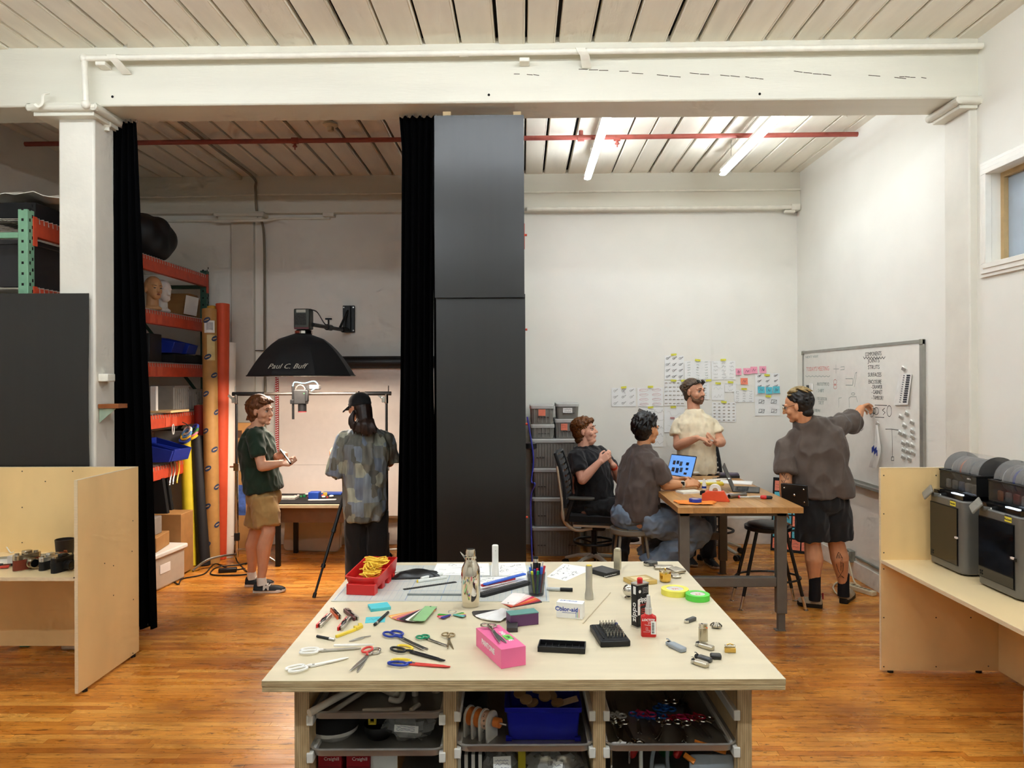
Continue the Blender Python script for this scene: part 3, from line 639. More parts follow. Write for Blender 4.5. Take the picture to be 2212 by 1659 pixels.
def lighter(label, p0, p1, wd, h, mat, kind='box', dz=0, top=None, grp='pocket lighters on the island'):
    "lying pocket lighter; p0 is its burner end, p1 its foot"
    c, a, L = seg(p0, p1); T = thing('pocket_lighter', label, 'lighter', c+V((0, 0, dz)), a, grp)
    b = B(); b.prism(rrect(L*.8, wd, wd*.28), 0, h, Matrix.Translation((L*.1, 0, 0))); b.o('case', mat, T, bev=h*.25)
    b = B(); b.prism(rrect(L*.22, wd*.82, wd*.2), h*.15, h*.8, Matrix.Translation((-L*.36, 0, 0))); b.o('burner', top or steel, T, bev=.001)
    b = B(); b.cyl((-L*.4, -wd*.2, h*.75), (-L*.4, wd*.25, h*.75), h*.28, n=12); b.o('spark_wheel', gun, T)
    if kind == 'arm': B().tube([(-L*.3, wd*.1, h*.9), (-L*.44, 0, h*1.35), (-L*.5, -wd*.1, h*1.3)], h*.12, 8).o('snuffer_arm', mat, T)
    return T
slate = M('slate_enamel', (74, 74, 72), .45); bgrey = M('blue_grey_enamel', (150, 158, 164), .4, var=.03)
lighter('dark grey rounded lighter at the far corner of the island', (1393, 1223), (1416, 1219), .05, .02, slate)
for lab, q, h, dz in (('silver cigarette case at the far right corner of the island', ((1411, 1226), (1415, 1231.5), (1457, 1231.5)), .016, 0), ('silver cigarette case overlapping behind the gold pot', ((1446, 1234), (1450, 1243), (1474, 1239.5)), .016, .004), ('thin silver tin under the cigarette cases', ((1448, 1242), (1450, 1250), (1470, 1250)), .012, 0)):
    T, w, d = slab('cigarette_case', lab, 'case', *q, h, nickel, 'silver cases', bev=.005, dz=dz); B().bb(-w/2-.0004, w/2+.0004, -d/2-.0004, d/2+.0004, h*.48, h*.54).o('seam', gun, T)
T, w, d = slab('gold_box', 'gold card box behind the black lighter-fluid can', 'box', (1356, 1255), (1360, 1268), (1410, 1262), .02, M('gold_card', (220, 190, 118), .3, .7)); B().bb(-w*.3, w*.3, -d*.3, d*.3, .0201, .0208).o('box_window', M('gold_card_pale', (236, 214, 160), .4, .3), T)
p = tp(1437, 1256.5); T = thing('gold_pot', 'shiny gold lidded pot near the tape rolls', 'pot', p); b = B().lathe([(0, 0), (.018, 0), (.024, .003), (.0275, .012), (.028, .046), (.0, .046)], n=30); b.o('body', M('gold', (226, 184, 92), .12, 1), T, smooth=50); B().lathe([(.0285, .044), (.0285, .05), (.026, .053), (.012, .056), (.005, .057), (0, .057)], n=30).o('lid', M('pale_gold', (214, 198, 158), .15, 1), T); B().ball((0, 0, .06), .0045, 10, 8).o('knob', M('gold', (226, 184, 92), .12, 1), T)
p = tp(1358, 1292); T = thing('chrome_lamp', 'chrome ball-bodied lighter half hidden by the can', 'lighter', p); B().ball((0, 0, .034), .026).o('body', chrome, T); B().lathe([(0, 0), (.016, 0), (.018, .004), (.006, .012), (0, .012)]).o('foot', chrome, T)
# tins, bottle
p0, p1, p2 = (1363, 1352), (1377, 1358), (1402, 1352); T, w, d = slab('fluid_can', 'tall black lighter-fluid can with a red cap', 'can', p0, p1, p2, .168, black, bev=.004)
B().bb(-w/2-.0006, w/2+.0006, -d/2-.0006, d/2+.0006, .164, .169).o('top_rim', steel, T); B().bb(-w/2-.0006, w/2+.0006, -d/2-.0006, d/2+.0006, 0, .005).o('bottom_rim', steel, T)
B().lathe([(.011, .169), (.011, .184), (.007, .188), (0, .188)]).o('red_cap', red, T)
rt = M('red_print', (214, 70, 56), .5); f = -d/2-.0008
text('zippo', .026, paper, T, (.004, f, .108), (90, 0, 0), bold=.0006); text('Lighter Fluid', .0115, rt, T, (.004, f, .088), (90, 0, 0)); text('zippo', .034, paper, T, (-w/2-.0008, 0, .06), Matrix.Rotation(R(-90), 3, 'Z') @ Matrix.Rotation(R(90), 3, 'X') @ Matrix.Rotation(R(90), 3, 'Z'), bold=.0005)
b = B(); rg = random.Random(2)
for i in range(4):
    for j in range(4): b.bb(-.002+j*.0075, .0005+j*.0075, f-.0002, f, .132+i*.006, .1345+i*.006)
b.o('star', paper, T); B().lathe([(.006, 0), (.006, .0006), (0, .0006)], T=Matrix.Translation((-w*.3, f+.0003, .14)) @ Matrix.Rotation(R(90), 4, 'X')).o('badge', paper, T)
b = B()
for i in range(9): b.bb(-.012, rg.uniform(.005, w/2-.006), f-.0002, f, .014+i*.007, .0165+i*.007)
b.o('print_line', rt, T)
b = B(); b.bb(-w*.48, -w*.28, f-.0002, f, .05, .11); b.bb(-w/2-.0009, -w/2, -.01, .004, .128, .158); b.o('bar_code', paper, T)
p = tp(1401, 1374); T = thing('adhesive_bottle', 'red thread-locker bottle with a white nozzle', 'bottle', p, -6)
b = B(); rs = []
for z, sx, sy in ((0, .026, .012), (.003, .028, .014), (.07, .0285, .0145), (.075, .0275, .0135), (.08, .018, .011), (.084, .0125, .0125)): rs.append([V((x, y, z)) for x, y in rrect(sx*2, sy*2, min(sx, sy)*.55, 4)])
b.rings(rs); b.o('body', red, T, smooth=40); B().lathe([(.0125, .083), (.013, .105), (.0105, .107), (.009, .118), (.0065, .152), (.004, .154), (0, .154)]).o('nozzle', M('clear_white_plastic', (236, 234, 226), .3, trans=.3), T)
text('LOCTITE', .0115, paper, T, (-.002, -.0152, .064), (90, 0, 0), shear=.2, bold=.0004); text('272', .0095, paper, T, (.004, -.0152, .053), (90, 0, 0)); text('Threadlocker', .0055, paper, T, (0, -.0152, .0455), (90, 0, 0))
B().bb(.008, .0265, -.0153, -.0147, .012, .06).o('bar_label', paper, T); b = B(); rg = random.Random(6)
for i in range(20): z = .016+i*.002; b.bb(.011, .02, -.0156, -.0152, z, z+rg.uniform(.0006, .0015))
b.o('bar_code', ink, T); b = B(); ribbon(b, [(-.02, .02), (.004, .02), (.004, .026), (-.01, .026), (-.01, .036), (-.004, .036), (-.004, .026)], .0008); b.o('diagram', paper, T, loc=(0, -.0152, 0), rot=(90, 0, 0))
def tape(label, px, py, r, h, mat, txt, grp='tape rolls on the island', core=.62):
    p = tp(px, py); T = thing('tape_roll', label, 'tape', p, 0, grp)
    B().lathe([(r*core, 0), (r, 0), (r, h), (r*core, h), (r*core, 0)], n=40, caps=False).o('tape_ring', mat, T, bev=.0006)
    B().lathe([(r*core*.985, .001), (r*core*.985, h-.001), (r*core*.9, h-.001), (r*core*.9, .001), (r*core*.985, .001)], n=40, caps=False).o('card_core', M('tape_core', (226, 222, 214), .6), T)
    B().lathe([(0, h-.002), (r*core*.89, h-.002), (r*core*.89, h-.0035), (0, h-.0035)], n=40).o('core_label', M('core_label', (216, 210, 200), .6), T); text(txt, r*.36, rt, T, (0, -.004, h-.0017), (0, 0, 8)); return T
tape('pale yellow masking tape roll on the island', 1458, 1283, .0605, .025, M('yellow_tape', (240, 230, 96), .55), 'TM')
tape('bright green masking tape roll touching the yellow one', 1507, 1294.5, .0515, .025, M('green_tape', (92, 208, 72), .5), '3/4')
# Color-aid box, dowel, bit set
c, a, w, d = base3((1202, 1326), (1207, 1334), (1264, 1339)); T = thing('swatch_carton', 'small white carton with blue lettering', 'box', c, a); d = .045; h = .062
B().bb(-w/2, w/2, -d/2, d/2, 0, h).o('carton', paper, T, bev=.001); bl = M('blue_print', (44, 74, 168), .5); text('Color-aid', .024, bl, T, (-.012, -d/2-.0005, h*.58), (90, 0, 0), bold=.0005); text('THE NEW', .006, bl, T, (-w*.42, -d/2-.0005, h*.66), (90, 0, 0)); text('Color-aid', .018, bl, T, (-.008, .004, h+.0005), (0, 0, 180))
B().bb(-.03, w*.24, -d/2-.0006, -d/2, h*.36, h*.38).o('blue_rule', bl, T)
for k, cc in enumerate(((80, 120, 190), (110, 170, 90), (226, 120, 110))): B().bb(w*.24+k*.006, w*.24+k*.006+.0022, -d/2-.0006, -d/2, h*.1, h*.66).o('colour_bar', M('bar_%d' % k, cc, .6), T)
stick('wood_dowel', 'thin wooden dowel lying beside the white carton', 'dowel', (1259.5, 1346.5), (1318.5, 1280), .0022, (M('dowel', (206, 190, 160), .6),), n=8)
c, a, w, d = base3((1272, 1362), (1300, 1400), (1364, 1396)); T = thing('bit_case', 'black case full of upright driver bits', 'tool case', c, a-3); hh = .022
B().bb(-w/2, w/2, -d/2, d/2, 0, hh).o('case', black, T, bev=.004)
B().bb(-w/2+.006, w/2-.006, -d/2+.006, d/2-.006, hh-.001, hh+.0012).o('foam', blackm, T)
for i in range(6):
    for j in range(7):
        x, y = -w*.18+i*w*.105, -d*.32+j*d*.115; b = B(); b.cyl((x, y, hh), (x, y, hh+.012), .0028, n=6); b.cyl((x, y, hh+.012), (x, y, hh+.022), .0015, n=6); b.o('bit', steel, T)
B().tube([(-w*.34, -d*.38, hh+.003), (-w*.34, d*.36, hh+.003)], [.002, .0035], 8).o('driver_shaft', gun, T); B().tube([(w*.4, -d*.3, hh+.004), (w*.4, d*.34, hh+.004)], .0042, 8).o('driver_handle', gun, T); B().ball((w*.4, d*.37, hh+.006), .006, 12, 8).o('driver_button', bluep, T)
c, a, w, d = base3((1163, 1404), (1166, 1409), (1269, 1414)); T = thing('ribbed_tray', 'empty black lid with a ribbed inside beside the bit case', 'lid', c+V((-.001, .028, 0)), a); d = .075; b = B()
b.bb(-w/2, w/2, -d/2, d/2, 0, .003)
for x0, x1, y0, y1 in ((-w/2, w/2, -d/2, -d/2+.004), (-w/2, w/2, d/2-.004, d/2), (-w/2, -w/2+.004, -d/2, d/2), (w/2-.004, w/2, -d/2, d/2)): b.bb(x0, x1, y0, y1, 0, .02)
b.o('tray', black, T, bev=.0015)
for i in range(1, 7): B().bb(-w/2+w*i/7-.001, -w/2+w*i/7+.001, -d/2+.004, d/2-.004, .003, .009).o('rib', black, T)
B().bb(-w/2+.004, w/2-.004, -.001, .001, .003, .009).o('rib', black, T)
# lighters at the right
lighter('black and chrome pocket lighter, farthest of the scattered ones', (1480, 1347), (1501, 1339), .02, .014, slate, top=chrome)
p = tp(1519, 1385); T = thing('pocket_lighter', 'brushed metal lighter standing upright among the others', 'lighter', p, 6, 'pocket lighters on the island'); b = B(); b.prism(rrect(.034, .013, .005), 0, .05); b.o('case', nickel, T, bev=.001); b = B(); b.prism(rrect(.032, .012, .004), .0505, .064); b.o('burner', chrome, T); B().cyl((-.004, -.005, .06), (-.004, .005, .06), .005, n=12).o('spark_wheel', gun, T); B().ball((.012, -.006, .05), (.003, .002, .003), 8, 6).o('orange_lever', M('orange_plastic', (232, 96, 48), .4), T)
p = tp(1547, 1357); T = thing('ribbed_pebble', 'oval ribbed silver trinket box', 'trinket', p, -12); b = B(); b.ball((0, 0, .01), (.022, .015, .01)); b.o('shell', nickel, T)
for i in range(14):
    q = 2*PI*i/14; B().tube([(.022*math.cos(q), .0155*math.sin(q), .007), (.0215*math.cos(q), .015*math.sin(q), .013), (.012*math.cos(q), .008*math.sin(q), .0205)], .0012, 6).o('rib', gun if i % 2 else nickel, T)
lighter('pale blue-grey lighter with a snuffer arm', (1441, 1392), (1478, 1410), .03, .016, bgrey, 'arm', top=bgrey)
lighter('brushed silver lighter lying beside the brass box', (1503, 1394), (1541, 1406), .024, .016, nickel)
p = tp(1577, 1409); T = thing('brass_case', 'small open-topped brass box lighter', 'lighter', p, -4, 'pocket lighters on the island'); B().bb(-.019, .019, -.008, .008, 0, .017).o('case', brass, T, bev=.002); b = B(); b.bb(-.018, .018, -.007, .007, .019, .026); b.o('lid', nickel, T, bev=.002); B().tube([(-.012, 0, .026), (0, 0, .03), (.012, 0, .026)], .002, 8).o('handle', brass, T)
c = tp(1546, 1422); T = thing('pocket_lighter', 'square black rounded lighter case', 'lighter', c, -8, 'pocket lighters on the island'); b = B(); b.prism(rrect(.038, .03, .008), 0, .015); b.o('case', M('black_enamel', (34, 33, 31), .3), T, bev=.004)
lighter('black and silver lighter with an orange button', (1501, 1421), (1537, 1432), .024, .015, M('gun_silver', (92, 94, 96), .25, .9), 'arm', top=gun)
lighter('silver lighter, nearest to the front edge of the island', (1494, 1431), (1529, 1443), .026, .016, nickel, 'arm')
# multitools on the left
def multitool(label, p0, p1, grip, w=.024):
    c, a, L = seg(p0, p1); T = thing('multi_tool', label, 'multitool', c, a, 'multitools on the island')
    b = B(); b.prism(rrect(L, w*.34, .004), 0, .014, Matrix.Translation((0, w*.3, 0))); b.o('grip', grip, T, bev=.002)
    b = B(); b.prism(rrect(L, w*.34, .004), 0, .014, Matrix.Translation((0, -w*.3, 0))); b.o('grip', steel, T, bev=.002)
    b = B(); b.prism([(-L*.4, -w*.12), (L*.3, -w*.12), (L*.52, -.002), (L*.52, .002), (L*.3, w*.12), (-L*.4, w*.12)], .002, .016); b.o('jaw', steel, T, bev=.001)
    B().tube([(-L*.3, 0, .016), (-L*.1, .004, .018), (L*.1, -.003, .018), (L*.2, .002, .017)], .002, 6).o('spring', blackm, T); return T
multitool('silver multitool with a red end, nearest the table edge', (688, 1357), (712, 1332), red); multitool('small orange and chrome corkscrew tool', (733, 1338), (717, 1320), M('orange_plastic', (232, 96, 48), .4), .018)
multitool('dark maroon folding knife tool', (770, 1341), (747, 1321), M('maroon', (92, 34, 40), .35)); multitool('red and silver multitool beside the yellow folding tool', (734, 1363), (753, 1339), red)
# sticky notes and pen
T, w, d = slab('sticky_pad', 'thick pad of cyan sticky notes', 'sticky notes', (795, 1311), (801, 1322), (844, 1317), .012, cyan, bev=0)
T, w, d = slab('sticky_note', 'cyan sticky note with pen scribbles', 'sticky notes', (788, 1334), (791, 1346), (834, 1344), .0012, cyan, bev=0); b = B(); ribbon(b, [(-w*.35, -.004), (-w*.2, .012), (-w*.1, -.006), (w*.05, .012), (w*.15, -.005), (w*.3, .01)], .0012); b.o('pen_line', ink, T, loc=(0, 0, .0015))
stick('black_pen', 'black fineliner pen lying on the scribbled note', 'pen', (809, 1350), (838.5, 1323), .0055, (black, steel, black), (.1, .2), parts=('pen_tip', 'metal_band', 'barrel'), dz=.001)
# colour fans
def fan(name, label, px, py, cols, r, w, a0, a1, dz=0, cat='swatch fan', tilt=.004):
    p = tp(px, py); T = thing(name, label, cat, p+V((0, 0, dz))); n = len(cols)
    for i, cc in enumerate(cols):
        b = B(); b.prism([(-.008, -w*.5), (r, -w*.5), (r+.006, -w*.3), (r+.006, w*.3), (r, w*.5), (-.008, w*.5)], 0, .0018, Matrix.Translation((0, 0, i*.0013+.0006)) @ Matrix.Rotation(R(a0+(a1-a0)*i/max(1, n-1)), 4, 'Z')); b.o('swatch', M('sw_%d_%d_%d' % tuple(cc), cc, .5), T)
    B().cyl((0, 0, 0), (0, 0, n*.0013+.004), .003, n=10).o('rivet', steel, T); return T
fan('colour_fan', 'spread fan of coloured swatches with a green cover', 930, 1318, [(236, 160, 80), (240, 200, 120), (216, 120, 120), (232, 150, 90), (170, 80, 130), (40, 34, 36), (40, 34, 36), (244, 240, 230), (100, 120, 80), (150, 196, 136)], .175, .05, 214, 262)
p = tp(976, 1331); T = thing('clip_ring', 'ring of bright coloured plastic clips', 'clips', p)
for i, (a, cc) in enumerate(((190, (206, 60, 60)), (170, (64, 170, 60)), (215, (232, 130, 160)), (232, (38, 44, 130)), (20, (230, 220, 90)), (0, (236, 150, 180)), (-14, (110, 60, 150)), (-26, (110, 190, 180)), (40, (70, 150, 70)), (-6, (200, 220, 120)))):
    b = B(); b.prism([(.008, -.004), (.055, -.009), (.06, 0), (.055, .009), (.008, .004)], 0, .003, Matrix.Translation((0, 0, .002*(i % 4))) @ Matrix.Rotation(R(a), 4, 'Z')); b.o('clip', M('clip_%d' % i, cc, .45), T)
B().tube([(0+.016*math.cos(k*PI/8), .02+.016*math.sin(k*PI/8), .012) for k in range(16)], .0011, 6, closed=True).o('ring', steel, T)
fan('paper_fan', 'fan of white and black paper swatches behind the pink box', 1097, 1322, [(40, 36, 36), (52, 46, 44), (40, 36, 36), (236, 232, 226), (242, 240, 234), (240, 236, 232), (246, 244, 240)], .14, .07, 192, 246)
fan('pink_fan', 'loose fan of pink, orange and red tissue swatches', 1098, 1336, [(40, 34, 34), (176, 40, 60), (226, 96, 46), (232, 140, 80), (214, 50, 90), (240, 200, 190), (246, 224, 216), (248, 236, 230)], .14, .06, 30, 72, dz=.05)
T, w, d = slab('purple_block', 'small purple covered box beside the paper fans', 'box', (1096, 1346), (1100, 1356), (1161, 1349), .045, M('purple_cover', (98, 58, 98), .5)); B().bb(-w/2, w/2, -d/2, d/2, .045, .048).o('teal_lid_edge', M('teal', (98, 150, 140), .5), T)
T, w, d = slab('dark_block', 'dark grey swatch book lying against the purple box', 'swatch book', (1092, 1334), (1099, 1366), (1123, 1366), .018, M('dark_grey_cover', (58, 54, 52), .5))
# pink carton
c, a, w, d = base3((1026.5, 1395), (1085, 1445), (1138, 1436)); pk = M('pink_card', (240, 112, 160), .4, var=.02); T = thing('pink_carton', 'bright pink carton with white lettering', 'box', c, a); h = .064
wb = B().bb(-w/2, w/2, -d/2, d/2, 0, h).o('carton', pk, T, bev=.0008)
text('PANTONE', .026, paper, T, (-w/2-.0006, .0, h*.55), Matrix.Rotation(R(-90), 3, 'Z') @ Matrix.Rotation(R(90), 3, 'X'), bold=.0006); text('PANTONE', .022, paper, T, (w*.22, -.005, h+.0006), (0, 0, -90), bold=.0005)
B().bb(w*.08, w*.4, -d*.18, d*.02, h+.0008, h+.0012).o('green_sticker', M('green_sticker', (108, 196, 80), .6), T, rot=(0, 0, 0)); text('776', .014, ink, T, (w*.24, -d*.08, h+.0016), (0, 0, -80))
pc = c; pa = a
# scissors
whs = plastic('white_scissor', (246, 243, 236)); blks = M('black_blade', (30, 30, 30), .35); reds = plastic('coral_red', (216, 70, 62)); brz = M('bronze', (170, 150, 112), .35, .8)
scissors('white-handled scissors with long steel blades', (702, 1407.5), (780, 1402.5), (668, 1410), whs, whs, hr=(.03, .014), w=.014, spread=4)
scissors('all-white plastic scissors nearest the table corner', (677, 1440), (752, 1423.5), (640, 1447), whs, whs, blade=(whs, whs), hr=(.03, .014), w=.016, spread=6)
scissors('chrome scissors with one red handle loop', (791, 1422), (764, 1453.5), (810, 1410), chrome, reds, hr=(.026, .016), spread=24, w=.014)
scissors('blue-handled shears with dark blades', (871, 1383), (920, 1405.5), (846, 1374), bluep, bluep, hr=(.03, .017), spread=14, w=.018)
scissors('small green-handled scissors between the blue and bronze ones', (927, 1384), (967, 1397.5), (912, 1380), greenp, greenp, hr=(.016, .012), spread=16, w=.008, ring=.0035)
scissors('tiny bronze scissors beside the green ones', (970, 1385), (973, 1404), (970, 1375), brz, brz, blade=(brz, brz), hr=(.017, .013), spread=30, w=.008, ring=.003)
scissors('black shears with one yellow handle loop', (894, 1412), (959, 1429.5), (864, 1407), yellow, black, blade=(blks, blks), hr=(.032, .016), spread=8, w=.02)
scissors('red-bladed shears with blue and yellow handles', (894, 1437), (972, 1443), (862, 1437), yellow, bluep, blade=(reds, reds), hr=(.034, .015), spread=8, w=.018)
scissors('chrome scissors lying on top of the pink carton', (1066, 1367), (1087, 1391), (1057, 1355), chrome, chrome, hr=(.018, .015), spread=26, w=.013, zoff=h, group=None, ring=.0035)
# small tools
c, a, L = seg((726, 1378), (783, 1356)); T = thing('yellow_cutter', 'yellow folding plastic cutter with jagged jaw', 'cutter', c, a); b = B(); b.prism([(-L*.5, -.006), (L*.2, -.008), (L*.3, .006), (-L*.5, .006)], 0, .01); b.o('handle', yellow, T, bev=.002); b = B(); b.prism([(L*.22, -.008), (L*.5, -.004), (L*.62, .02), (L*.54, .03), (L*.4, .008), (L*.3, .022), (L*.24, .004)], 0, .012); b.o('jaw', yellow, T, bev=.002)
stick('seam_blade', 'grey pocket blade lying near the table edge', 'blade', (684.5, 1374), (723, 1382), .005, (gun, steel), (.7,), parts=('handle', 'blade'))
c, a, L = seg((755, 1387), (800, 1375)); T = thing('tweezers', 'bent steel tweezers under the yellow cutter', 'tweezers', c, a); B().tube(curve3([(-L/2, 0, .003), (-L*.1, .006, .004), (L*.2, .004, .004), (L/2, -.003, .003)]), .003, 8, flat=.5).o('arm', steel, T); B().tube(curve3([(-L/2, 0, .003), (-L*.2, -.004, .004), (L*.1, -.004, .004), (L*.2, .003, .004)]), .003, 8, flat=.5).o('arm', steel, T)
c, a, L = seg((721, 1396), (809, 1394)); T = thing('white_knife', 'white plastic letter opener', 'letter opener', c, a); b = B(); b.prism([(-L/2, -.006), (0, -.008), (.02, -.004), (L/2, 0), (.02, .004), (0, .007), (-L/2, .006)], 0, .006); b.o('body', whs, T, bev=.001); b = B(); scrawl(b, -L*.35, -.003, L*.25, .005, .0008); b.o('print', M('dim_line2', (150, 150, 150), .6), T, loc=(0, 0, .0064))

# ---------------------------------------------------------------- what is stored in the bays
def bp(px, py, zz, yl=.12): return pt(px, py, y=NL.y+BAYF+yl)
tubew = M('bone_white_tube', (226, 218, 202), .4)
def wtube(label, pts, r=.011): tag(B().tube(curve3(pts, 6), r, 12).o('white_tube', tubew), label, 'tube', 'white tubes in the top pan')
zt = .779-.027
def iz(px, d, z): p = pt(px, 1560, y=NL.y+BAYF+d); return V((p.x, NL.y+BAYF+d, z))
wtube('long white tube slanting out of the top pan', [iz(668, -.02, zt+.035), iz(745, .1, zt+.05), iz(850, .28, zt+.06)], .0125)
wtube('white bent tube with green tape in the top pan', [iz(705, .02, zt+.012), iz(725, .06, zt+.012), iz(840, .3, zt+.035)], .009)
wtube('short white rod lying at the front of the top pan', [iz(783, .05, zt+.012), iz(868, .07, zt+.01)], .008)
wtube('short white peg behind the rod in the top pan', [iz(888, .06, zt+.01), iz(905, .1, zt+.012)], .008)
wtube('hooked white tube end in the top pan', [iz(842, .14, zt+.013), iz(862, .13, zt+.013), iz(870, .17, zt+.02), iz(872, .3, zt+.03)], .01)
wtube('thick white tube lying deep in the top pan', [iz(820, .24, zt+.018), iz(858, .16, zt+.018)], .014)
for k, px in enumerate((1040, 0)): pass
for k, px in enumerate((897, 942)):
    p = iz(px, .2+.03*k, zt+.002); tag(B().lathe([(.012+.004*k, 0), (.012+.004*k, .03), (.009+.004*k, .03), (.009+.004*k, 0)], p, caps=False).o('white_ring', tubew), 'white ring standing in the top pan, %s one' % ('smaller' if k == 0 else 'larger'), 'ring')
zb = .655-.027
p = iz(722, .17, zb); T = thing('black_drum', 'round black drum with a white underside in the second pan', 'drum', p); B().lathe([(.0, 0), (.06, 0), (.083, .022), (.085, .036), (0, .036)], n=36).o('white_base', whpl, T); B().lathe([(.086, .036), (.088, .05), (.086, .086), (.08, .092), (0, .092)], n=36).o('black_lid', blackm, T)
p = iz(818, .16, zb); T = thing('black_bowl', 'small black bowl holding a yellow clip', 'bowl', p); B().lathe([(0, 0), (.04, 0), (.05, .02), (.052, .045), (.049, .045), (.045, .02), (0, .006)], n=28).o('bowl_wall', black, T)
b = B(); b.bb(-.022, -.015, -.006, .006, 0, .04); b.bb(-.022, .0, -.006, .006, 0, .008); b.bb(-.002, .006, -.006, .006, 0, .05); b.bb(0, .024, -.006, .006, .044, .052); o = b.o('yellow_clip', yellow, bev=.001); o.location = p+V((-.012, -.01, .045)); tag(o, 'bent yellow clip standing in the black bowl', 'clip')
clearb = M('clear_bag', (232, 232, 228), .18, alpha=.32, var=.05)
def bag(label, p, r, seed, note=None, inner=None, rough=.35):
    T = thing('clear_bag', label, 'bag', p); b = B(); g = []; rg = random.Random(seed)
    for i in range(13):
        row = []; v = i/12
        for j in range(22):
            a = 2*PI*j/21; q = V((math.cos(a)*math.sin(PI*v), math.sin(a)*math.sin(PI*v), -math.cos(PI*v)))
            k = 1+rough*noise.noise(q*2.2+V((seed, 0, 0)))+.18*noise.noise(q*7+V((0, seed, 0))); row.append(V((q.x*r[0]*k, q.y*r[1]*k, max(.001, r[2]+q.z*r[2]*k))))
        g.append(row)
    b.sheet(g); b.o('film', clearb, T, smooth=25)
    if inner: inner(T, rg)
    if note:
        n = B().box((0, 0, 0), (note[2], .001, note[3])).o('paper_note', paper, T, loc=(note[0], -r[1]*.95, note[1]), rot=(-18, 0, note[4]))
        b = B()
        for k in range(3): scrawl(b, -note[2]*.4, note[3]*(.2-.25*k), note[2]*.75, note[3]*.16, .0011, 5, rg)
        b.o('handwriting', M('blue_ink', (54, 60, 120), .7), n, rot=(90, 0, 0), loc=(0, -.0009, 0))
    return T
def bits(T, rg, mats=(steel, bgrey), n=9, r=.05):
    for i in range(n):
        p = V((rg.uniform(-r, r), rg.uniform(-r, 0)*.6, rg.uniform(.008, .04))); d = V((rg.uniform(-1, 1), rg.uniform(-1, 1), rg.uniform(-.4, .4))).normalized()*.022
        B().tube([p-d, p+d], .0035, 6).o('metal_bit', mats[i % len(mats)], T)
bag('clear bag of metal bits with a printed slip', iz(884, .15, zb), (.088, .07, .052), 3, (.0, .06, .085, .022, -8), bits)
zc = .53-.027; crr = M('crimson_card', (168, 22, 34), .5)
for px, lab in ((720, 'crimson box with white lettering, beside the bay wall'), (780, 'crimson box with white lettering, next to the kraft box')):
    p = iz(px, .14, zc); T = thing('red_box', lab, 'box', p, 0, 'red boxes'); B().bb(-.04, .04, -.05, .1, 0, .095).o('carton', crr, T, bev=.001); text('Craighill', .016, paper, T, (.006, -.0506, .078), (90, 0, 0)); B().bb(-.0405, .0405, -.0506, .1, .05, .0515).o('lid_seam', M('dark_red', (80, 8, 14), .6), T)
p = iz(828, .16, zc); T = thing('kraft_box', 'kraft carton with a white front beside the red boxes', 'box', p); B().bb(-.048, .06, -.05, .12, 0, .105).o('carton', M('kraft', (176, 128, 74), .7, var=.06), T); B().bb(-.046, .058, -.0515, -.05, 0, .084).o('white_front', paper, T)
# middle bay
zm = .668-.027; p = iz(1040, .13, zm); T = thing('disc_counter', 'stack of orange and white numbered discs on a spindle', 'counter', p, 62); ow = M('orange_disc', (240, 134, 60), .4)
for k in range(4):
    y = -.045+k*.03; b = B(); b.add([V((x, yy, z)) for yy in (y, y+.007) for x, z in [(-.034, 0), (.034, 0)]+[(.036*math.cos(q), .062+.036*math.sin(q)) for q in [PI*i/10 for i in range(11)]]], [tuple(range(13)), tuple(range(13, 26))]+[(j, (j+1) % 13, 13+(j+1) % 13, 13+j) for j in range(13)]); b.o('white_plate', whpl, T)
    if k < 3: B().cyl((0, y+.007, .062), (0, y+.03, .062), .031, n=24).o('number_ring', ow if k else M('peach_disc', (246, 200, 168), .4), T)
B().cyl((0, -.075, .062), (0, -.052, .062), .017, n=12).o('knob', ow, T); B().cyl((0, -.1, .062), (0, .09, .062), .004, n=8).o('spindle', steel, T)
for k, ch in enumerate('2645'): text(ch, .014, ink, T, (-.034, -.03, .092-.018*k), (90, 30, -90))
p = iz(1172, .19, zm); T = thing('blue_bin', 'large blue plastic bin in the middle bay', 'bin', p); bd = M('deep_blue_plastic', (28, 34, 168), .35, var=.05); b = B()
for z, w_, d_ in ((0, .118, .16), (.1, .127, .17)): pass
b.rings([[V((x, y, z)) for x, y in rrect(w_*2, d_, .008)] for z, w_, d_ in ((0, .118, .17), (.098, .126, .18), (.098, .133, .19), (.115, .134, .192), (.115, .128, .182), (.1, .12, .17), (.006, .112, .16))]); b.o('bin_shell', bd, T, bev=.002)
for s in (-1, 1): B().bb(s*.118-.01, s*.118+.01, -.095, -.08, 0, .014).o('bin_foot', bd, T)
wd = M('cork_wood', (170, 134, 92), .7)
for i in range(7):
    o = B().lathe([(0, 0), (.022, 0), (.022, .008), (0, .008)], n=14).o('wood_disc', wd); o.location = p+V((-.08+.022*i, rg.uniform(-.04, .04), .098+rg.uniform(0, .02))); o.rotation_euler = (rg.uniform(-.5, .5), rg.uniform(-.5, .5), 0); tag(o, 'thin round wooden disc heaped in the blue bin', 'wood disc', 'wooden discs in the blue bin')
o = B().bb(-.04, .04, -.012, .012, 0, .004).o('wood_tag', M('pale_wood_tag', (196, 164, 130), .6), bev=.003); o.location = p+V((.085, -.03, .108)); o.rotation_euler = (R(30), R(-12), R(10)); tag(o, 'slotted pale wooden tag lying in the blue bin', 'tag')
p = iz(1010, .34, zm); T = thing('mesh_basket', 'black perforated mesh sheet behind the disc counter', 'mesh', p); B().box((0, 0, .06), (.15, .002, .11), (-25, 0, 0)).o('mesh_panel', M('black_mesh', (40, 38, 38), .5, .6), T); B().cyl((.02, -.05, .09), (.02, -.04, .092), .04, n=24).o('black_disc', blackm, T)
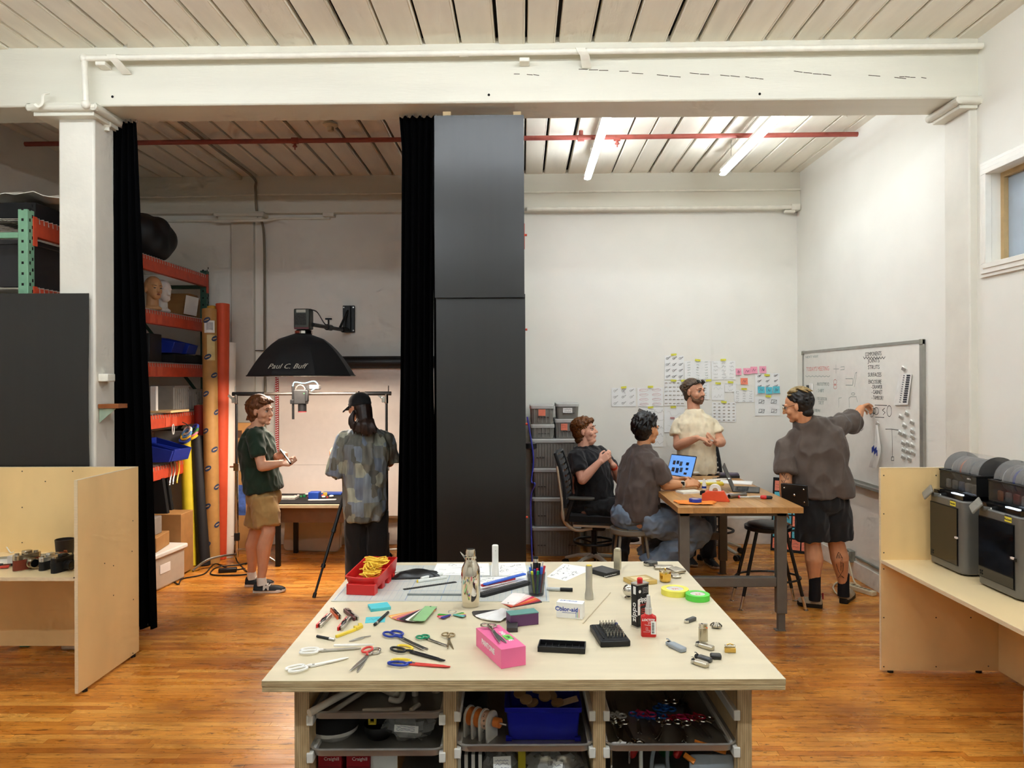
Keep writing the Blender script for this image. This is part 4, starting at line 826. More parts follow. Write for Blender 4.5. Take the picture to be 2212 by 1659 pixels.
p = iz(1016, .13, zc); T = thing('striped_box', 'black and white striped box in the middle bay', 'box', p); B().bb(-.045, .045, -.04, .1, 0, .095).o('carton', blackm, T)
for k in range(4): B().bb(-.042+k*.024, -.03+k*.024, -.0406, .1, 0, .0956).o('white_stripe', paper, T)
def gold_in(T, rg): B().lathe([(.02, .005), (.032, .01), (.032, .04), (.02, .045)], n=20).o('brass_ring', brass, T)
bag('clear bag with a hand-written note over a brass ring', iz(1078, .12, zc), (.062, .06, .05), 7, (.012, .075, .06, .05, 6), gold_in)
o = B().bb(-.013, .013, -.04, .02, 0, .115).o('yellow_strip_box', M('olive_yellow', (186, 170, 36), .5), bev=.001); o.location = iz(1127, .12, zc); tag(o, 'narrow olive-yellow box between the two clear bags', 'box')
def rings_in(T, rg):
    for x in (-.03, .035):
        B().lathe([(.018, .03), (.026, .035), (.028, .07), (.02, .085)], (x, -.01, 0), n=20).o('metal_cup', nickel, T)
bag('larger clear bag of metal cups with a note', iz(1195, .13, zc), (.095, .07, .056), 12, (.01, .055, .036, .06, -24), rings_in)
# right bay: scissors in the pan
zs = .668-.024; SH = {'w': whs, 'p': plastic('pink_handle', (214, 44, 110)), 'b': plastic('sky_handle', (34, 108, 196)), 'r': plastic('red_handle', (186, 24, 52)), 'c': chrome, 'k': black}
sc_n = {'w': 'white', 'p': 'pink', 'b': 'sky-blue', 'r': 'red', 'c': 'chrome', 'k': 'black'}
rows = [(1322, .30, 'w', 92), (1332, .30, 'w', 90), (1378, .32, 'p', 80), (1398, .31, 'p', 84), (1378, .24, 'b', -95), (1402, .23, 'b', -88), (1422, .37, 'b', 95), (1442, .36, 'b', 80), (1420, .30, 'b', 86), (1444, .42, 'c', 90), (1470, .40, 'k', 70), (1478, .29, 'r', 70), (1498, .29, 'r', 95), (1458, .22, 'r', -80), (1490, .22, 'p', -75), (1325, .20, 'c', -84), (1340, .18, 'c', -96), (1430, .19, 'c', -110), (1512, .21, 'c', -82), (1540, .2, 'c', -70), (1340, .09, 'w', 80), (1366, .09, 'c', 96), (1475, .17, 'c', -100)]
ordn = ('first', 'second', 'third', 'fourth', 'fifth', 'sixth', 'seventh', 'eighth')
rows.sort()
for i, (px, d, k, a) in enumerate(rows):
    nth = ordn[sum(1 for q in rows[:i] if q[2] == k)]
    p = iz(px, d, zs+.002*(i % 3)); u = V((math.cos(R(a)), math.sin(R(a)), 0))
    T = scissors('%s-handled scissors in the sheet pan, %s of its colour from the middle divider' % (sc_n[k], nth), tuple(p+u*.0), tuple(p+u*.1), tuple(p-u*.04), SH[k], SH[k], world=True, hr=(.0165, .014), ring=.0038, spread=14, group='%s scissors in the sheet pan' % sc_n[k])
# clamps below
zc2 = .53-.024
p = iz(1340, .1, zc2); T = thing('coping_saw', 'small chrome coping saw with a grey handle', 'saw', p); B().tube([(-.03, 0, .0), (-.03, 0, .11), (-.015, 0, .12), (.02, 0, .118), (.03, 0, .105), (.03, 0, .06)], .004, 8).o('frame', chrome, T); B().tube([(-.012, 0, .118), (.018, 0, .118)], .009, 10).o('grip', bgrey, T)
p = iz(1384, .12, zc2); T = thing('white_clamp', 'white plastic screw clamp in the lower pan', 'clamp', p); B().tube([(-.03, 0, .02), (-.028, 0, .01), (0, 0, .004), (.028, 0, .01), (.03, 0, .02)], .008, 10).o('jaw', whs, T); B().cyl((0, 0, .005), (0, 0, .115), .007).o('screw', whs, T); B().bb(-.026, .026, -.006, .006, .1, .112).o('handle', whs, T, bev=.003)
p = iz(1425, .14, zc2); T = thing('grey_clamp', 'grey spring clamp in the lower pan', 'clamp', p); b1_ = B().tube(curve3([(-.03, 0, 0), (-.026, 0, .06), (-.012, 0, .12)]), .007, 8).o('arm', bgrey, T); B().tube(curve3([(.03, 0, 0), (.026, 0, .06), (.03, 0, .12)]), .007, 8).o('arm', bgrey, T); B().bb(-.02, .02, -.01, .01, .0, .035).o('jaw', bgrey, T, bev=.006)
for px, lab, cc in ((1365, 'red-handled pliers grip beside the saw', red), (1462, 'red plastic grip behind the grey clamp', red)):
    tag(B().caps(iz(px, .16, zc2+.06), iz(px+10, .18, zc2+.09), .014, .018).o('tool_grip', cc), lab, 'tool grip')
tag(B().caps(iz(1438, .26, zc2+.03), iz(1438, .26, zc2+.1), .03, .03).o('green_spool', M('spool_green', (30, 120, 60), .5)), 'round green spool at the back of the clamp pan', 'spool')
orr = M('orange_plastic2', (240, 140, 40), .45)
tag(B().tube([iz(1500, .1, .648-.01), iz(1568, .06, .625)], .01, 4).o('orange_bar', orr), 'orange bar slanting above the clamp pan', 'bar'); tag(B().tube([iz(1478, .09, .6), iz(1500, .07, .585)], .011, 4).o('orange_block', orr), 'short orange block behind the grey lid', 'block')
p = iz(1538, .07, zc2); b = B(); b.prism(rrect(.15, .16, .012), -.006, .006, Matrix.Translation((0, 0, .02)) @ Matrix.Rotation(R(78), 4, 'X')); o = b.o('cover_plate', bgrey, bev=.003); o.location = p; tag(o, 'flat blue-grey plastic lid leaning in the clamp pan', 'lid')
# ---------------------------------------------------------------- meeting room: totes, chairs, stools, bench
tot = M('tote_grey', (140, 138, 130), .55, var=.05); totl = M('tote_lid_grey', (186, 187, 182), .5, var=.03); orn = M('orange_note', (244, 140, 112), .7)
tdk = M('tote_slot', (84, 82, 78), .6)
def tote(label, x0, x1, z0, z1, yf, d, ribs, grp='grey storage totes', note=None):
    w = x1-x0; T = thing('storage_tote', label, 'tote', ((x0+x1)/2, yf+d/2, z0), 0, grp); h = z1-z0; lh = .036; k = .94
    b = B(); b.rings([[V((x, y, z)) for x, y in rrect(w*s, d*s, .03)] for z, s in ((0, .88), (.01, .9), (h-lh, .95))]); b.o('bin_body', tot, T)
    b = B(); b.rings([[V((x, y, z)) for x, y in rrect(w*s, d*s, .035)] for z, s in ((h-lh, .97), (h-lh, 1.0), (h-.008, 1.0), (h, .97))]); b.o('lid', totl, T)
    f = lambda z: -d/2*(.9+.05*(z/(h-lh)))
    for i in range(ribs):
        x = -w*.4+w*.8*(i+.5)/ribs
        b = B(); b.add([V((x-.006, f(.02), .02)), V((x+.006, f(.02), .02)), V((x+.006, f(h*.84), h*.84)), V((x-.006, f(h*.84), h*.84))]+[V((x-.004, f(.02)-.008, .02)), V((x+.004, f(.02)-.008, .02)), V((x+.004, f(h*.84)-.008, h*.84)), V((x-.004, f(h*.84)-.008, h*.84))], [(4, 5, 6, 7), (0, 1, 5, 4), (1, 2, 6, 5), (2, 3, 7, 6), (3, 0, 4, 7)]); b.o('rib', tot, T)
    for s in ((-1, 1) if ribs > 8 else (0,)):
        for k in range(3 if ribs > 8 else 4):
            x = s*w*.3+(k-1)*.032; B().bb(x-.013, x+.01, f(h*.4)-.012, f(h*.4), h*.36, h*.40).o('grip_slot', tdk, T)
    if note: note(T, f, h, w)
    return T
tote('bottom grey tote of the tall stack', .083, .63, 0, .315, 7.9, .58, 14); tote('second grey tote from the floor in the stack', .09, .62, .315, .626, 7.9, .58, 14)
tote('third grey tote from the floor in the stack', .09, .62, .626, .936, 7.9, .58, 14); tote('fourth grey tote from the floor, under the small ones', .075, .61, .936, 1.246, 7.9, .58, 14)
def onote(T, f, h, w): B().box((0, f(h*.6)-.012, h*.62), (.075, .002, .07)).o('orange_note', orn, T)
def onote2(T, f, h, w):
    n = B().box((-.03, f(h*.6)-.012, h*.6), (.07, .002, .072)).o('orange_note', orn, T); b = B(); scrawl(b, -.058, h*.6+.01, .05, .012, .0015); scrawl(b, -.058, h*.6-.012, .05, .012, .0015); b.o('handwriting', M('red_ink', (200, 70, 60), .7), T, loc=(0, f(h*.6)-.0135, 0), rot=(90, 0, 0))
def wnote(T, f, h, w):
    B().box((0, f(h*.6)-.012, h*.55), (.1, .002, .052)).o('white_label', paper, T); b = B(); scrawl(b, -.042, h*.55+.004, .08, .012, .002, 9); scrawl(b, -.035, h*.55-.016, .07, .01, .002, 8); b.o('handwriting', ink, T, loc=(0, f(h*.6)-.0135, 0), rot=(90, 0, 0))
tote('small grey tote under the one with the orange note', .075, .335, 1.246, 1.40, 7.95, .45, 5); tote('small grey tote with a plain orange note, top of the stack', .07, .33, 1.40, 1.605, 7.95, .45, 5, note=onote)
tote('small grey tote with a scribbled orange note', .335, .60, 1.246, 1.455, 7.97, .45, 5, note=onote2); tote('small grey tote with a white label, top of the stack', .35, .6, 1.455, 1.625, 7.97, .4, 0, note=wnote)
tote('low grey tote behind the task chair', .66, 1.12, 0, .30, 8.05, .42, 9)
# task chair
shell = M('chair_beige', (206, 186, 156), .45, var=.03); armp = M('arm_pad_grey', (92, 90, 82), .6); seatf = M('chair_fabric', (18, 18, 19), .85, sheen=.2); basem = M('chair_base_grey', (188, 182, 164), .45)
def chair(label, loc, rz, sz=.52, frame=shell):
    T = thing('task_chair', label, 'chair', loc, rz, 'task chairs'); b = B()
    g = [[V((x, y, sz-.03+.02*(1-abs(y/.24)**3)+(-.03*((x-.14)/.1)**2 if x > .14 else 0))) for y in [-.24+.06*j for j in range(9)]] for x in [-.22+.05*i for i in range(10)]]
    b.sheet(g, thick=.06); b.o('seat', seatf, T)
    b = B(); g = [[V((x, y, sz-.095+.012*abs(y/.2))) for y in (-.21, -.1, 0, .1, .21)] for x in (-.18, -.05, .1, .2)]; b.sheet(g, thick=.02); b.o('seat_pan', frame, T)
    # back: frame hoop with slats
    def bk(u, v): return V((-.235-.10*v-.02*u*u+.03*math.sin(v*PI), u*.225*(1-.12*v), sz+.10+v*.52))
    b = B(); hoop = [bk(-1, v/8) for v in range(9)]+[bk(-.7+.35*i, 1.03) for i in range(5)]+[bk(1, 1-v/8) for v in range(9)]; b.tube(hoop, .017, 8); b.o('back_frame', seatf, T)
    for i in range(9):
        v = .06+.105*i; b = B(); b.sheet([[bk(u, v+dv) for u in (-1, -.5, 0, .5, 1)] for dv in (0, .07)], thick=.006); b.o('back_slat', seatf, T)
    b = B()
    for s in (-1, 1): 
        sp_ = B().tube(curve3([(.0, s*.16, sz-.1), (-.16, s*.17, sz-.12), (-.27, s*.215, sz-.02), (-.285, s*.235, sz+.16), (-.335, s*.215, sz+.5)], 6), [.022]*8+[.026]*8+[.016]*9, 8, flat=.7).o('back_support', frame, T)
        B().tube(curve3([(-.24, s*.25, sz-.02), (-.2, s*.285, sz+.1), (-.17, s*.285, sz+.19)], 5), .018, 8).o('arm_post', gun, T)
        g = B(); g.prism([(x, y) for x, y in rrect(.26, .085, .04)], 0, .026, Matrix.Translation((-.09, s*.285, sz+.195))); g.o('arm_pad', armp, T, bev=.008)
    B().cyl((0, 0, .1), (0, 0, sz-.1), .028, n=16).o('gas_lift', black, T); b = B(); b.bb(-.12, .12, -.09, .09, sz-.14, sz-.095); b.o('tilt_box', black, T, bev=.02)
    b = B(); b.tube([(.2*math.cos(q*PI/14), .2*math.sin(q*PI/14), .27) for q in range(28)], .013, 8, closed=True); b.o('foot_ring', black, T)
    for k in range(3): a = k*2*PI/3+.4; B().cyl((0, 0, .25), (.2*math.cos(a), .2*math.sin(a), .27), .009, n=8).o('ring_spoke', black, T)
    for k in range(5):
        a = k*2*PI/5+.35; c, s = math.cos(a), math.sin(a); B().tube([(.03*c, .03*s, .13), (.17*c, .17*s, .115), (.31*c, .31*s, .075)], [.03, .024, .018], 8, flat=.8).o('base_arm', basem, T)
        b = B(); n = V((-s, c, 0))
        for q in (-1, 1): p = V((.315*c, .315*s, .032))+n*.016*q; b.cyl(p-n*.009, p+n*.009, .031, n=16)
        b.o('caster', black, T)
    return T
chair('beige-framed task chair under the man with clasped hands', (.76, 7.42, 0), -12, .53)
chair('black-backed task chair behind the man in the cream T-shirt', (2.03, 7.98, 0), -78, .56, basem)
# round metal stool
T = thing('metal_stool', 'grey metal stool with a wooden round seat', 'stool', (.925, 6.42, 0)); sg = M('stool_grey', (136, 130, 116), .4, .3)
B().lathe([(.0, .56), (.175, .56), (.185, .57), (.185, .602), (.178, .608), (.14, .608), (.14, .604), (0, .604)], n=40).o('seat_rim', sg, T); B().lathe([(0, .604), (.139, .604), (.139, .611), (0, .611)], n=36).o('seat_wood', M('hardboard', (196, 160, 108), .5, var=.06), T)
for k in range(4):
    a = PI/4+k*PI/2; B().cyl((.15*math.cos(a), .15*math.sin(a), .57), (.235*math.cos(a), .235*math.sin(a), 0), .013, n=12).o('leg', sg, T)
B().tube([(.2*math.cos(q*PI/12), .2*math.sin(q*PI/12), .2) for q in range(24)], .008, 8, closed=True).o('foot_ring', sg, T)
# black stool with backrest
T = thing('black_stool', 'black round stool with a back pad and chrome feet', 'stool', (2.02, 6.2, 0), 0); sb = M('black_enamel_stool', (18, 18, 18), .35); sh_ = .665
B().lathe([(0, sh_-.035), (.17, sh_-.035), (.186, sh_-.028), (.186, sh_), (0, sh_)], n=40).o('seat_pan', sb, T); B().lathe([(.165, sh_), (.16, sh_+.018), (.12, sh_+.028), (0, sh_+.032)], n=40).o('seat_pad', M('black_vinyl', (22, 21, 20), .35), T)
for a in (218, 322, 38, 142):
    c, s = math.cos(R(a)), math.sin(R(a)); p0, p1 = V((.15*c, .15*s, sh_-.03)), V((.335*c, .21*s, 0)); q = p0.lerp(p1, .82)
    L_ = B().cyl(p0, q, .014, n=12).o('leg', sb, T); B().cyl(q, p1, .0125, n=12).o('chrome_foot', chrome, L_); B().lathe([(.02, 0), (.02, .006), (.012, .012)], p1, 14).o('foot_pad', chrome, L_)
B().tube([(.262*math.cos(q*PI/16), .185*math.sin(q*PI/16), .24) for q in range(32)], .009, 8, closed=True).o('foot_ring', sb, T)
b = B(); b.tube(curve3([(.1, .02, sh_-.04), (.24, .05, sh_-.05), (.285, .0, sh_+.02), (.23, -.1, sh_+.16), (.18, -.165, sh_+.3)], 6), .022, 8, flat=.35); b.o('back_strap', sb, T)
pd = thing('x', 'x', 'x'); bpy.data.objects.remove(pd)
b = B(); b.sheet([[V((.015*math.cos(u*1.2), u*.105, v*.085)) for u in [-1+.25*i for i in range(9)]] for v in (-1, -.5, 0, .5, 1)], thick=.02); bo = b.o('back_pad', M('black_vinyl', (22, 21, 20), .35), T, bev=.004, loc=(.155, -.19, sh_+.285), rot=(0, -10, 52))
for u, v in ((-.8, .7), (.8, .7), (-.8, -.7), (.8, -.7), (0, 0)): B().ball((.0, u*.095, v*.075), (.006, .007, .007) if u else (.009, .012, .012), 10, 6).o('bolt', chrome, bo, loc=(-.014, 0, 0))
# wood bench
oak = M('oak_top', (186, 138, 82), .4, var=.12, scale=5, stretch=(5, .8, 5)); bst = M('bench_grey_steel', (104, 100, 92), .4, .2)
bx0, bx1, by0, by1, bz = 1.135, 2.055, 5.5, 7.3, .934
T = thing('oak_bench', 'oak-topped workbench on grey adjustable steel legs', 'workbench', (0, 0, 0))
n = 8
for i in range(n): B().bb(bx0+(bx1-bx0)*i/n+.0004, bx0+(bx1-bx0)*(i+1)/n-.0004, by0, by1, bz-.044, bz).o('top_stave', M('oak_top_%d' % (i % 3), [(186, 138, 82), (178, 130, 76), (194, 148, 92)][i % 3], .38, var=.1, scale=6, stretch=(6, .6, 6)), T, bev=.001)
for x, y in ((1.2, 5.6), (1.92, 5.6), (1.2, 7.22), (1.92, 7.22)):
    l = B().bb(x-.038, x+.038, y-.03, y+.03, .13, bz-.045).o('leg', bst, T, bev=.004); B().bb(x-.026, x+.026, y-.022, y+.022, 0, .2).o('leg_insert', bst, l, bev=.003); B().bb(x-.045, x+.03, y-.026, y+.03, 0, .006).o('foot_plate', bst, l)
for y in (5.6, 7.22): B().bb(1.24, 1.88, y-.03, y+.03, .33, .40).o('cross_bar', bst, T, bev=.004); B().bb(1.165, 1.955, y-.03, y+.03, bz-.075, bz-.045).o('top_bar', bst, T)
bt = lambda px, py: pt(px, py, z=bz)
def blaptop(label, px, py, rz, open_, on):
    T = thing('laptop', label, 'laptop', bt(px, py), rz); g = M('laptop_graphite', (72, 70, 66), .4, .6); w, d = .31, .215
    b = B(); b.prism(rrect(w, d, .01), 0, .012); b.o('base', g, T, bev=.002); B().bb(-w*.42, w*.42, -.02, d*.42, .0121, .0126).o('keyboard_well', M('laptop_keys', (34, 33, 32), .6), T)
    for i in range(5):
        for j in range(12): B().bb(-w*.41+j*w*.0685, -w*.41+j*w*.0685+.0165, -.017+i*.0205, -.017+i*.0205+.0165, .0126, .0138).o('key', M('laptop_key', (24, 24, 25), .5), T)
    l = thing('lid_pivot', 'x', 'x'); del l['label']; del l['category']; bpy.data.objects.remove(l)
    t = Matrix.Translation((0, d/2-.004, .012)) @ Matrix.Rotation(R(180-open_), 4, 'X')
    b = B(); b.prism(rrect(w, d, .01), -.005, 0, t @ Matrix.Translation((0, -d/2, 0)) if 0 else t @ Matrix.Translation((0, d/2, 0)) @ Matrix.Scale(1, 4)); lid = b.o('lid', g, T)
    tz = t @ Matrix.Translation((0, d/2, 0))
    if on:
        B().add([tz @ V((x*w*.48, y*d*.46, .0006)) for x, y in ((-1, -1), (1, -1), (1, 1), (-1, 1))], [(0, 1, 2, 3)]).o('screen', M('laptop_screen', (96, 150, 226), .3, emit=.55, ecol=(120, 172, 240), var=.02), lid)
        rg = random.Random(1); k = 0
        for (x, y, ww, h) in ((-.6, .25, .2, .42), (-.32, .3, .2, .36), (-.05, .2, .22, .45), (.45, .25, .22, .3), (-.55, -.45, .24, .42), (-.22, -.5, .24, .5), (.08, -.4, .22, .46), (.5, -.25, .2, .22), (.45, -.72, .24, .22)):
            k += 1; B().add([tz @ V(((x+a*ww)*w*.5, (y+c*h)*d*.46, .001)) for a, c in ((-.5, -.5), (.5, -.5), (.5, .5), (-.5, .5))], [(0, 1, 2, 3)]).o('screen_tile', M('screen_tile_%d' % (k % 4), [(40, 46, 60), (70, 60, 58), (38, 60, 96), (84, 96, 110)][k % 4], .4, var=.5, scale=60, emit=.1), lid)
    return T
blaptop('open graphite laptop with a bright blue screen', 1450, 1034, -52, 112, True); blaptop('open graphite laptop seen from behind its lid', 1612, 1059, 72, 112, False)
def bthing(name, label, cat, px, py, rz=0): return thing(name, label, cat, bt(px, py), rz)
T = bthing('tape_dispenser', 'heavy orange-red tape dispenser on the oak bench', 'tape dispenser', 1545, 1082, -14); orr2 = M('dispenser_orange', (226, 84, 48), .4)
b = B(); b.add([V((x, y, z)) for y in (-.035, .035) for x, z in ((-.1, 0), (.11, 0), (.065, .08), (-.055, .08), (-.1, .055))], [(0, 1, 2, 3, 4), (5, 6, 7, 8, 9)]+[(j, (j+1) % 5, 5+(j+1) % 5, 5+j) for j in range(5)]); b.o('body', orr2, T, bev=.004)
B().lathe([(.02, -.024), (.045, -.024), (.045, .024), (.02, .024), (.02, -.024)], n=28, caps=False, T=Matrix.Translation((.0, 0, .085)) @ Matrix.Rotation(R(90), 4, 'X')).o('tape_roll', whpl, T); B().box((-.09, -.02, .07), (.03, .02, .022)).o('clip', black, T, bev=.002); B().box((-.1, .02, .055), (.03, .02, .03)).o('clip', black, T, bev=.002)
o = B().box((0, 0, 0), (.19, .045, .006)).o('white_handle_bar', whpl, bev=.002); o.location = bt(1545, 1060)+V((.02, -.03, .1)); o.rotation_euler = (0, R(-5), R(-6)); tag(o, 'white plastic bar resting on the tape dispenser', 'bar')
T = bthing('blue_tape', 'roll of blue painter tape on the orange cloth', 'tape', 1502, 1087); T.location.z += .012; B().lathe([(.03, 0), (.047, 0), (.047, .022), (.03, .022), (.03, 0)], n=32, caps=False).o('tape_ring', M('painter_blue', (40, 62, 168), .5), T); B().lathe([(.028, .001), (.0298, .001), (.0298, .021), (.028, .021), (.028, .001)], n=32, caps=False).o('card_core', M('tape_core', (226, 222, 214), .6), T)
T = bthing('orange_cloth', 'folded orange cloth under the blue tape roll', 'cloth', 1502, 1088, -8); b = B(); rg = random.Random(5); b.sheet([[V((x*.14*(1+.15*math.sin(y*3)), y*.075, .006+.006*noise.noise(V((x*3, y*3, 1)))+.004*abs(x*y))) for y in [-1+.2*j for j in range(11)]] for x in [-1+.2*i for i in range(11)]], thick=.004); b.o('cloth_sheet', M('orange_cloth', (240, 138, 50), .8), T)
T = bthing('notebook', 'white notebook under the forearm with the watch', 'notebook', 1488, 1064, 20); B().bb(-.09, .09, -.06, .06, 0, .012).o('pages', paper, T); B().bb(-.091, .091, -.061, .061, .012, .014).o('cover', M('cream_cover', (232, 226, 206), .6), T)
T = bthing('steel_pipe', 'short cut steel pipe lying on the bench', 'pipe', 1592, 1075, 32); B().lathe([(.013, 0), (.017, 0), (.017, .19), (.013, .19), (.013, 0)], n=20, caps=False, T=Matrix.Translation((-.09, 0, .0175)) @ Matrix.Rotation(R(90), 4, 'Y')).o('wall', M('pipe_steel', (150, 146, 138), .35, .9), T)
T = bthing('yellow_book', 'yellow flat case with papers in front of the laptop', 'case', 1520, 1046, -10); B().bb(-.17, .17, -.06, .06, 0, .02).o('case', M('case_yellow', (226, 202, 52), .5), T, bev=.003); B().bb(-.13, .11, -.035, .05, .02, .03).o('paper_stack', paper, T)
T = bthing('glue_bottle', 'small white bottle with a blue band on the bench', 'bottle', 1521, 1057); B().lathe([(0, 0), (.019, 0), (.019, .045), (.01, .06), (.008, .09), (0, .092)]).o('body', whpl, T); B().lathe([(.0195, .01), (.0195, .028), (.0193, .028), (.0193, .01)], caps=False).o('blue_band', bluep, T)
T = bthing('paper_pad', 'white paper pad behind the second laptop', 'paper', 1590, 1043, -20); B().bb(-.14, .14, -.1, .1, 0, .008).o('pages', paper, T); 
T = bthing('magazine', 'printed magazine beside the tape dispenser', 'magazine', 1573, 1070, 20); B().bb(-.09, .09, -.07, .07, 0, .004).o('cover', M('magazine_print', (214, 196, 204), .4, var=.5, scale=25), T)
T = bthing('dark_book', 'stack of two dark books near the far table corner', 'books', 1575, 1031, -8); B().bb(-.09, .09, -.06, .06, 0, .025).o('book', gun, T); B().bb(-.085, .085, -.055, .055, .025, .04).o('book', M('violet_book', (92, 84, 100), .5), T)
T = bthing('hand_pliers', 'steel clamp pliers with a red and black grip', 'pliers', 1632, 1078, -8); B().tube(curve3([(-.12, .01, .012), (-.06, -.004, .014), (0, .004, .016), (.05, .0, .016)]), .007, 8).o('jaw', steel, T); B().tube(curve3([(-.03, .03, .012), (.02, .02, .016), (.06, .005, .016)]), .008, 8).o('lever', steel, T); B().caps((.05, 0, .016), (.075, -.004, .016), .016, .016).o('red_collar', red, T); B().caps((.08, -.004, .016), (.115, -.008, .016), .015, .013).o('grip', black, T); B().ball((-.12, .015, .012), .012).o('red_tip', red, T)
stick('pen', 'black and silver pen on the far end of the bench', 'pen', None, None, .006, (steel, black), (.5,), world=(bt(1540, 1035)+V((0, 0, .007)), bt(1556, 1033)+V((0, 0, .007)))); stick('white_knife_tool', 'white box cutter on the far end of the bench', 'cutter', None, None, .011, (nickel, whpl), (.4,), world=(bt(1486, 1026)+V((0, 0, .012)), bt(1512, 1023)+V((0, 0, .012))), parts=('blade_end', 'handle'))

# ---------------------------------------------------------------- walls of the meeting room
def wallframe(o, kind):
    if kind == 'R': m = Matrix(((0, 0, -1), (-1, 0, 0), (0, 1, 0)))
    else: m = Matrix(((1, 0, 0), (0, 0, -1), (0, 1, 0)))
    o.rotation_euler = m.to_euler()
xw = XR-.022; wy0_, wy1_, wb0, wb1 = 5.84, 8.30, .926, 2.168
WB = thing('whiteboard', 'large aluminium-framed whiteboard covered in marker notes', 'whiteboard', (XR, wy1_, wb0)); wallframe(WB, 'R'); bw, bh = wy1_-wy0_, wb1-wb0
B().bb(0, bw, 0, bh, 0, .016).o('board', M('whiteboard_face', (240, 236, 226), .18, var=.015), WB)
for q in ((0, bw, -.012, .012), (0, bw, bh-.012, bh+.012)): B().bb(q[0], q[1], q[2], q[3], -.0, .024).o('frame_rail', M('board_alu', (168, 166, 158), .4, .7), WB)
for q in ((-.012, .012, -.01, bh+.01), (bw-.03, bw+.02, -.01, bh+.01)): B().bb(*q, 0, .024).o('frame_rail', M('board_alu', (168, 166, 158), .4, .7), WB)
B().bb(.3, bw-.2, -.03, -.008, .0, .07).o('pen_tray', M('board_alu', (168, 166, 158), .4, .7), WB)
for x in (0, bw-.005): B().bb(x-.025, x+.025, bh-.03, bh+.016, 0, .03).o('corner_cap', M('corner_grey', (150, 148, 132), .5), WB, bev=.006)
wl = lambda px, py: (lambda p: (wy1_-p.y, p.z-wb0))(pt(px, py, x=XR-.016))
mk_k, mk_r = M('marker_black', (62, 60, 56), .6), M('marker_pink', (226, 150, 140), .6); mk_b = M('marker_faint', (150, 160, 150), .6)
def wtext(s, px, py, px2, mat, hgt=None):
    (x0, y0), (x1, y1) = wl(px, py), wl(px2, py); t = text(s, .1, mat, WB, (x0, y0, .0168), name='marker_note', align='LEFT'); w = max(v.co.x for v in t.data.vertices) or 1
    k = (x1-x0)/w; t.scale = (k, (hgt or .075)/.07, 1); return t
for s, a, y_, e in (('COMPONENTS', 1869, 766, 1904), ('JOINTS', 1875, 780, 1900), ('STRUTS', 1875, 794, 1900), ('SURFACES', 1875, 810, 1904), ('ENCLOSURE', 1876, 825, 1904), ('- DRAWER', 1882, 836, 1906), ('- CABINET', 1883, 847, 1906), ('- TAMBOR?', 1883, 859, 1908)): wtext(s, a, y_, e, mk_k, .036)
wtext("TODAY'S MEETING", 1742, 798, 1791, mk_r, .045); wtext('- PROTOTYPE V2', 1763, 830, 1791, mk_b, .034); wtext('- SHIFT', 1764, 844, 1780, mk_b, .034); wtext('- RE DESIGN', 1764, 861, 1786, mk_b, .034); wtext('SET', 1768, 870, 1780, mk_b, .034); wtext('REVIEW', 1752, 886, 1772, mk_b, .034); wtext('NEXT VISIT', 1740, 772, 1768, mk_b, .024)
def wdraw(lines, mat, w=.005, name='marker_drawing'):
    b = B()
    for l in lines: ribbon(b, [wl(*p) for p in l], w, .0168)
    o = b.o(name, mat, WB); o['kind'] = 'stuff'; return o
def wave(x0, x1, y, a, n): return [(x0+(x1-x0)*i/n, y+(a if i % 2 else -a)) for i in range(n+1)]
wdraw([wave(1865, 1912, 773, 2.2, 16)], mk_k, .007); wdraw([wave(1740, 1793, 813, 1.3, 14)], mk_b)
wdraw([circ(1883, 888, 5, 13), circ(1893, 888, 5, 8), circ(1888, 888, 4, 6), circ(1921, 888, 5, 12), [(1890, 875), (1916, 876)], [(1891, 901), (1910, 902)], [(1911, 882), (1906, 886), (1912, 891), (1908, 896)], [(1882, 880), (1878, 888), (1883, 899)]], mk_k, .0055)
wdraw([[(1913, 927), (1927, 927), (1940, 929), (1946, 934)], [(1927, 928), (1928, 986)], [(1926, 987), (1931, 987), (1931, 995), (1926, 995), (1926, 987)], [(1852, 929), (1858, 925), (1860, 931), (1865, 926)], [(1845, 936), (1856, 934)]], mk_k, .005)
wdraw([circ(1804, 825, 3.5, 5), circ(1804, 836, 3.5, 4), [(1800, 831), (1808, 831)]], mk_r); wdraw([[(1827, 818), (1842, 818), (1842, 832), (1827, 832)], [(1842, 832), (1848, 806), (1851, 804), (1846, 835)], circ(1843, 851, 4, 2.4), [(1835, 880), (1834, 860), (1838, 857), (1850, 857), (1852, 868)], [(1812, 880), (1812, 860), (1818, 859)], [(1801, 797), (1812, 797)], [(1806, 788), (1806, 806)], [(1816, 793), (1824, 792), (1824, 798), (1816, 799)]], mk_b)
